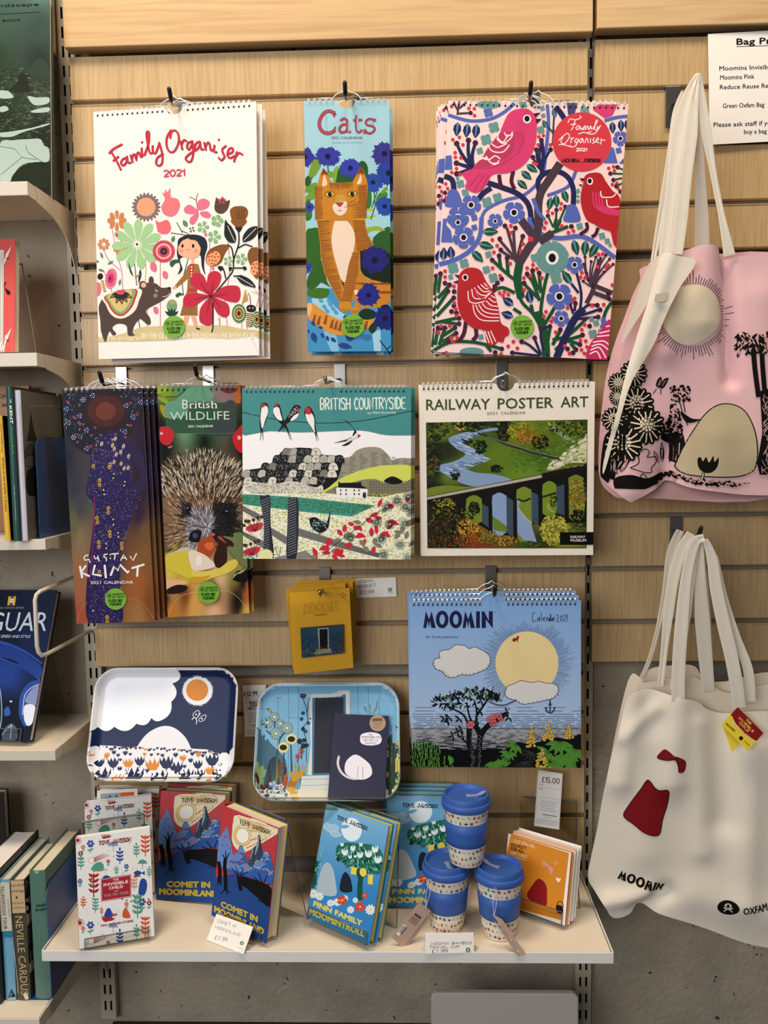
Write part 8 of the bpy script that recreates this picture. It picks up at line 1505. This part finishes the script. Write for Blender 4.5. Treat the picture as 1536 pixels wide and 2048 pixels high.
# ================================================================ left-hand shelves
def spine_book(label,xr,th,yf,depth,z,h,cover,spine_art=None,cover_art=None,pagem=None,name='shelved_book',spine=None,lean=0,soft=False,group=None,pages_out=False):
    """book standing spine towards the aisle; its right cover faces +x"""
    P=Matrix.Translation((xr,yf+depth/2,z)) @ Matrix.Rotation(math.radians(lean),4,'Y') @ Matrix.Rotation(math.radians(90),4,'Z')
    t=book(label,P,depth,h,th,cover,cover_art,group,spine=spine,inner=None,pagem=pagem,soft=soft,name=name,hump=.0022)
    if spine_art:
        hm=.0022; P2=Matrix.Translation((xr - th/2,yf - hm - .0004,z)) @ Matrix.Rotation(math.radians(lean),4,'Y'); a=Art(P2,(-th/2,th/2,0,h),y0=0); spine_art(a); o=a.obj('spine_print',t); o.matrix_parent_inverse=t.matrix_world.inverted(); o.matrix_world=P2
    return t
SC='county books on the third shelf'; SD='old cricket books on the lowest shelf'
def vtext(a,s_,x0,y0,x1,y1,h,c,**k): a.txt(s_,x0,y0,x1,y1,h,c,**k)
# green landscape book
P=pose(-.7287,-.0800,1.9500,1.86,-5.21,.14)
def art_land(a):
    rr=random.Random(40); a.view(0,0,4.095); gradient(a,-500,-400,415,1600,40,80,field([(.5,.1,'#577773'),(.9,.12,'#60817b'),(.5,.3,'#3f594d'),(.9,.32,'#354c45'),(.5,.45,'#2c3d28'),(.9,.46,'#253329'),(.5,.55,'#354230'),(.9,.6,'#404d3f'),(.6,.7,'#2b3522'),(.9,.75,'#212b1c'),(.5,.85,'#5b6c64'),(.9,.95,'#1c2416'),(.5,.97,'#3c4a36')],3))
    q=[]
    for _ in range(900): x,y=rr.uniform(-20,410),rr.uniform(560,1540); L=rr.uniform(8,26); q.append(([(x,y),(x+L,y - rr.uniform(1,5)),(x+L*1.6,y+1),(x+L*.7,y+rr.uniform(3,8))],lin(rr.choice(['#2c3824','#1c2416','#46563a','#34442c','#5c6c50','#222a1c','#6c7c68']))))
    a.swarm(q)
    a.sm([(80,745),(100,710),(140,680),(150,630),(180,605),(220,620),(235,700),(245,750)],'#262a22'); a.sm([(220,600),(260,540),(300,490),(360,485),(400,560),(400,650),(300,640)],'#34443a')
    for p in ([(0,745),(70,750),(110,800),(0,805)],[(250,915),(320,890),(400,880),(400,915),(300,925)],[(0,1090),(80,1080),(250,1050),(400,1010),(380,1030),(200,1080),(100,1120),(0,1120)],[(0,1180),(110,1150),(240,1140),(330,1140),(360,1190),(400,1220),(400,1320),(300,1330),(210,1340),(140,1390),(90,1480),(0,1480)],[(280,1240),(370,1230),(380,1270),(310,1280)],[(0,880),(50,870),(70,900),(10,920)],[(230,790),(300,800),(400,800),(390,850),(280,860)]): a.sm(p,'#a9bcb4')
    a.lns([[(0,1200),(120,1220),(180,1290),(10,1430)],[(210,1190),(230,1250),(350,1330)],[(180,1290),(300,1310)]],4,'#2c3a34'); a.sm([(200,1360),(280,1330),(400,1350),(400,1530),(120,1500),(110,1430)],'#222c1a')
    a.txt('living landscape',-330,72,320,48,28,'#141c1c',bold=.02); a.ln([(-400,140),(322,100)],5,'#141c1c'); a.txt('AN ILLUSTRATED BOOK',-420,205,172,172,20,'#141c1c',bold=.02); a.view()
book('tall glossy green landscape book leaning at the top left',P,.220,.36,.016,'#3c5448',art_land,name='large_book',inner=None,hump=.001)
# red book
P=pose(-.7370,-.1312,1.6705,2.48,-8.74,-.64)
def art_red(a):
    W='#efe9e0'; K='#231a18'; a.view(0,440,4.876); a.poly([(-300,295),(38,295),(28,1270),(-300,1290)],W); a.ln([(-300,310),(26,310),(18,1260)],4,'#6a645c'); a.lns([[(12,320),(4,700),(2,1200)]],5,'#8a847c')
    for y in (250,1050): a.poly([(112,y),(60,y+80),(40,y+150),(42,y+180),(75,y+110)],W); a.txt('s',62,y+140,92,y+130,34,K)
    a.lns([[(0,1230),(60,1120),(35,1290)],[(5,1300),(60,1180)]],10,W); a.sm([(40,650),(60,670),(100,700),(95,730),(70,725),(55,690)],K); a.poly([(44,610),(62,598),(50,640),(40,650)],K); a.view()
book('scarlet paperback with white panel facing out on second shelf',P,.130,.2043,.017,'#d8463c',art_red,name='paperback_book',inner=None,soft=True,hump=.0005,spine='#d8463c')
g=G(); t=thing('wire_easel','thin dark wire book prop leaning behind the scarlet paperback','book stand',M=Matrix.Translation(atz(72,706,1.6703))); o_=atz(72,706,1.6703); tp=aty(44,528,-.075)
g.tube([Vector((0,0,.0012)),tp - o_],.0012,5).tube([tp - o_,tp - o_+Vector((-.08,.002,0))],.0012,5).tube([Vector((0,0,.0012)),Vector((-.09,0,.0012))],.0012,5).obj('wire_frame',mat('dark_wire','#4a4034',.5,.5),t)
# third shelf
z3=1.3536
def art_brown(a): a.view(0,730,4.765); a.txt('VACAV',-60,325,74,308,34,'#241a12',bold=.03); a.txt('FAV',24,402,74,396,34,'#241a12',bold=.03); a.ln([(-300,150),(270,180)],12,'#8a7a4a')
book('orange brown book lying at the back of the third shelf',pose(-.7823,.004,z3,0,0,0),.140,.2760,.010,'#a06a30',art_brown,SC,name='large_book',inner=None)
book('grey book with black lettering tops at the back right of third shelf',pose(-.735,.022,z3,0,0,0),.140,.262,.010,'#8a8474',lambda a: (a.view(0,730,4.765),a.poly([(325,185),(420,188),(415,222),(318,220)],'#16130f'),a.sm([(460,200),(500,190),(540,232),(455,232)],'#16130f')),SC,name='large_book',inner=None)
def sp_y(a): a.view(0,740,5.69); a.txt('Sussex Wildlife Trust',4,610,16,940,14,'#231c10'); a.txt('Where to see wildlife in Sussex',22,990,62,1610,17,'#231c10',bold=.01)
spine_book('thin bright yellow spined wildlife guide on third shelf',-.6760,.0095,-.166,.17,z3,.2120,'#17140f',sp_y,spine='#e8b83a',soft=True,group=SC,lean=-1)
def cv_b(a): a.view(0,730,4.765); a.txt('W',62,610,92,590,34,'#b9b09a'); a.txt('W',70,740,94,730,26,'#b9b09a'); a.txt('A',72,800,88,792,18,'#b9b09a')
spine_book('black covered book beside the yellow spine on third shelf',-.6735,.0022,-.150,.17,z3,.212,'#100e0c',None,None,group=SC,soft=True)
def sp_g(a): a.view(0,740,5.69); a.txt('THE',110,335,118,375,18,'#e8efe8',bold=.02); a.txt('KENT',106,410,120,612,30,'#f0f4f0',bold=.05); a.txt('Wealden Book',122,645,145,960,20,'#5fb84a',bold=.01); a.txt('by Bob Ogley, Ian Currie and Mark Davison',158,1310,178,1720,10,'#dfe8e0')
spine_book('dark green spined county book with white and green vertical title',-.6580,.0105,-.171,.17,z3,.2600,'#11201c',sp_g,spine='#1f4a44',soft=True,group=SC)
def cv_w(a):
    a.view(0,730,4.765); a.txt('Victorian and Edwardian',272,400,522,398,22,'#b8b4a6'); a.txt('SUSSEX',540,402,900,420,46,'#b8b4a6'); a.poly([(292,440),(318,600),(345,690),(355,720),(255,725),(275,620)],'#3c3a34'); a.sm([(250,780),(380,700),(500,690),(640,720),(640,900),(260,900)],'#5a574e'); a.sm([(255,880),(350,860),(400,970),(255,970)],'#6f6c62'); a.lns([[(250,860),(350,858)],[(258,968),(350,966)]],6,'#1f1d1a')
    a.sm([(260,1010),(370,990),(380,1210),(265,1230)],'#2c2a26'); a.txt('JAY',310,1612,360,1608,40,'#a8a498'); a.view()
spine_book('white spined book with grey church picture on its cover',-.6475,.0105,-.1640,.155,z3,.2540,'#6c695e',sp_w if False else (lambda a: (a.view(0,740,5.69),a.txt('Victorian and Edwardian SUSSEX',210,380,262,1350,20,'#c4c2c8'))),cv_w,spine='#c9c6cf',soft=True,group=SC)
def bookend(label,x,yf,depth,z,h,r=.02,foot=.09):
    t=thing('metal_bookend',label,'bookend','blue metal bookends',M=Matrix.Translation((x,yf,z))); BLU=mat('navy_enamel','#1f4a86',.4)
    P_=[(0,0),(depth,0),(depth,h),(r,h)]+[(r - r*math.sin(a_),h - r+r*math.cos(a_)) for a_ in (i*math.pi/12 for i in range(1,7))]; n=len(P_)
    G().add([(0,y,zz) for y,zz in P_]+[(.0012,y,zz) for y,zz in P_],[tuple(range(n)),tuple(range(2*n - 1,n - 1,-1))]+[(i,i+n,(i+1) % n+n,(i+1) % n) for i in range(n)]).obj('upright_plate',BLU,t); G().box(-foot,0,0,depth,-.0001,.0011).obj('foot_plate',BLU,t)
bookend('blue metal bookend on third shelf beside the grey church book',-.6400,-.137,.155,1.3534,.175,foot=.005)
# fourth shelf: car book on clear stand
P=pose(-.7784,-.1249,.9915,-5.81,-24.92,-.36)
def art_car(a):
    W='#e6eaf0'; a.view(0,1130,4.764); gradient(a,-700,240,560,1720,50,60,field([(.5,.1,'#101a30'),(.9,.1,'#1c2c48'),(.6,.35,'#14213c'),(.9,.35,'#1a2f5c'),(.6,.5,'#2c50a0'),(.9,.55,'#16264c'),(.6,.8,'#0c1424'),(.8,.8,'#101a2c')],3))
    a.txt('JAGUAR',-330,632,438,628,190,W); a.txt('HAYNES CLASSIC MAKES SERIES',-190,418,228,414,16,'#b8b494'); a.txt('THE LEGEND OF SPEED AND STYLE',-260,692,285,694,28,W,slant=.2,bold=.01)
    a.poly([(82,298),(154,298),(142,385),(70,385)],'#e0c838'); a.poly([(104,298),(132,298),(120,385),(92,385)],'#b8303a'); a.el(113,340,24,22,'#e8e4d8'); a.txt('Haynes',94,345,132,345,11,'#3a3a44')
    a.lns([[(0,735),(120,770),(260,840),(400,940)],[(0,880),(200,960),(330,1050),(380,1100)]],30,'#3a62b4',smooth=True,taper=.5); a.sm([(0,760),(150,800),(300,890),(400,980),(370,1080),(250,1000),(100,920),(0,870)],'#2c4f9c'); a.sm([(10,880),(120,905),(190,945),(90,915)],'#0b1120')
    a.sm([(180,1400),(190,1260),(240,1160),(300,1110),(380,1100),(385,1160),(350,1300),(300,1480),(240,1540),(200,1480)],'#3558a8'); a.sm([(240,1300),(290,1200),(370,1150),(350,1320),(320,1330)],'#8f9cc4'); a.sm([(235,1340),(335,1345),(310,1500),(260,1530),(230,1460)],'#e4eaf4'); a.outline([(215,1420),(235,1250),(300,1170),(378,1135)],6,'#c8d4ea') if False else a.ln([(215,1430),(235,1250),(300,1170),(378,1135)],7,'#c8d4ea',smooth=True)
    a.ln([(0,1180),(14,1300),(16,1450),(0,1560)],9,'#9fb8c8',smooth=True); a.sm([(20,1600),(60,1540),(110,1510),(160,1560),(160,1660),(40,1700)],'#5a6a80'); a.lns([[(20+0,1620),(70,1560),(115,1520)],[(100,1660),(110,1530)]],6,'#c8d4e4',smooth=True); a.el(105,1300,14,10,'#b8ccf0'); a.sm([(40,1380),(80,1350),(100,1420),(50,1440)],'#3a66b0'); a.view()
book('dark blue book about a classic car leaning back on a stand',P,.2033,.2770,.0165,'#14213c',art_car,name='large_book',inner=None,hump=.001)
easel(P,.17,.0175,.20,'clear easel under the dark blue car book',lip=.02,zf=.9824,lean=16)
pts=[(150,1153,.02),(92,1178,-.145),(80,1183,-.160),(73,1189,-.164),(70,1200,-.166),(74,1292,-.166),(77,1304,-.164),(83,1311,-.160),(94,1308,-.145),(180,1262,.02)]; V=[aty(*p) for p in pts]
t=thing('wire_bookend','cream wire loop bookend reaching forward beside the blue car book','bookend',M=Matrix.Translation(V[0])); G().tube([v - V[0] for v in V],.0036,10).obj('wire_loop',M_STEEL,t,smooth=True)
# lowest shelf
z5=.5660; K5='#1c1a18'
def cv_grace(a): a.view(0,1560,8.53); a.txt('Amazing Grace',60,1540,605,930,62,'#a8946a')
spine_book('black dust jacketed book with gold cover lettering and white page tops',-.7040,.046,-.225,.162,z5,.2290,'#181310',None,cv_grace,pagem=M_PAPER,group=SD)
def sp_t(a): a.view(0,1540,4.031); a.poly([(-20,905),(88,905),(104,1310),(-20,1300)],'#d8d2be'); a.txt('TILLINGFOLDS TOUR',6,935,34,1285,26,K5,bold=.02); a.txt('JOHN PARKER',58,1045,72,1190,12,K5); a.poly([(20,1300),(104,1296),(106,1350),(24,1350)],'#3f84a4'); a.poly([(62,1850),(90,1765),(128,1845)],'#14222c'); a.lns([[(76,1840),(92,1785)],[(88,1840),(98,1800)]],4,'#8fb8c8'); a.poly([(60,1840),(140,1825),(144,1860),(64,1862)],'#9ac0cc')
spine_book('pale blue cricket novel with black vertical title beside tan spine',-.6840,.0185,-.213,.150,z5,.2150,'#7fb0c4',sp_t,spine='#74aac6',group=SD)
def sp_n(a):
    a.view(0,1540,4.031); a.poly([(84,870),(206,870),(214,1150),(100,1155)],'#d2b48c'); a.txt('Second',82,942,196,936,26,K5); a.txt('Innings',86,988,196,982,26,K5); a.petals(134,1028,0,15,5,5,K5,rot=-90,round_=False); a.txt('NEVILLE',96,1085,192,1078,17,'#4a3a28'); a.txt('CARDUS',104,1122,196,1116,17,'#4a3a28'); a.txt('NEVILLE CARDUS',122,1180,172,1815,62,'#c9b68c')
    a.lns([[(100,1250),(108,1400),(140,1700),(146,1800)]],5,'#cfc4a8'); a.sm([(190,1810),(215,1800),(230,1840),(205,1850)],'#e0d6c0')
def cv_n(a): a.view(0,1540,4.031); a.poly([(206,1050),(270,980),(276,1180),(215,1260)],'#c9c2b0'); a.poly([(228,1480),(300,1370),(318,1540),(240,1640)],'#c9c2b0'); a.txt('S',222,1170,252,1110,90,K5,bold=.04); a.txt('IN',238,1560,300,1470,90,K5,bold=.04); a.txt('NE',215,950,262,890,40,'#b8b0a0')
spine_book('tan and dark brown spined cricket memoir with large vertical name',-.6590,.0235,-.213,.135,z5,.2140,'#4a4438',sp_n,cv_n,spine='#4c4638',group=SD)
def sp_gr(a): a.view(0,1540,4.031); a.txt('Gerald',290,1105,362,1098,26,'#20382c',slant=.2,bold=.02); a.txt('Brodribb',288,1140,378,1130,24,'#20382c',slant=.2,bold=.02); a.poly([(270,805),(350,830),(320,822),(290,840)],'#a9c4a0'); a.lns([[(330,920),(350,920)],[(330,970),(350,965)],[(320,1320),(324,1400)]],5,'#7f9c80')
spine_book('worn green cloth book with handwritten author name by the bookend',-.6245,.0270,-.210,.150,z5,.2290,'#486a54',sp_gr,spine='#56796a',group=SD)
bookend('blue metal bookend at the right end of the lowest shelf',-.6232,-.2130,.190,.5646,.2040,foot=.10)
o=book('tall black book at the back left of the lowest shelf',pose(-.850,-.030,z5,0,0,0),.130,.2870,.02,'#1d1a18',None,SD,name='large_book',inner=None)
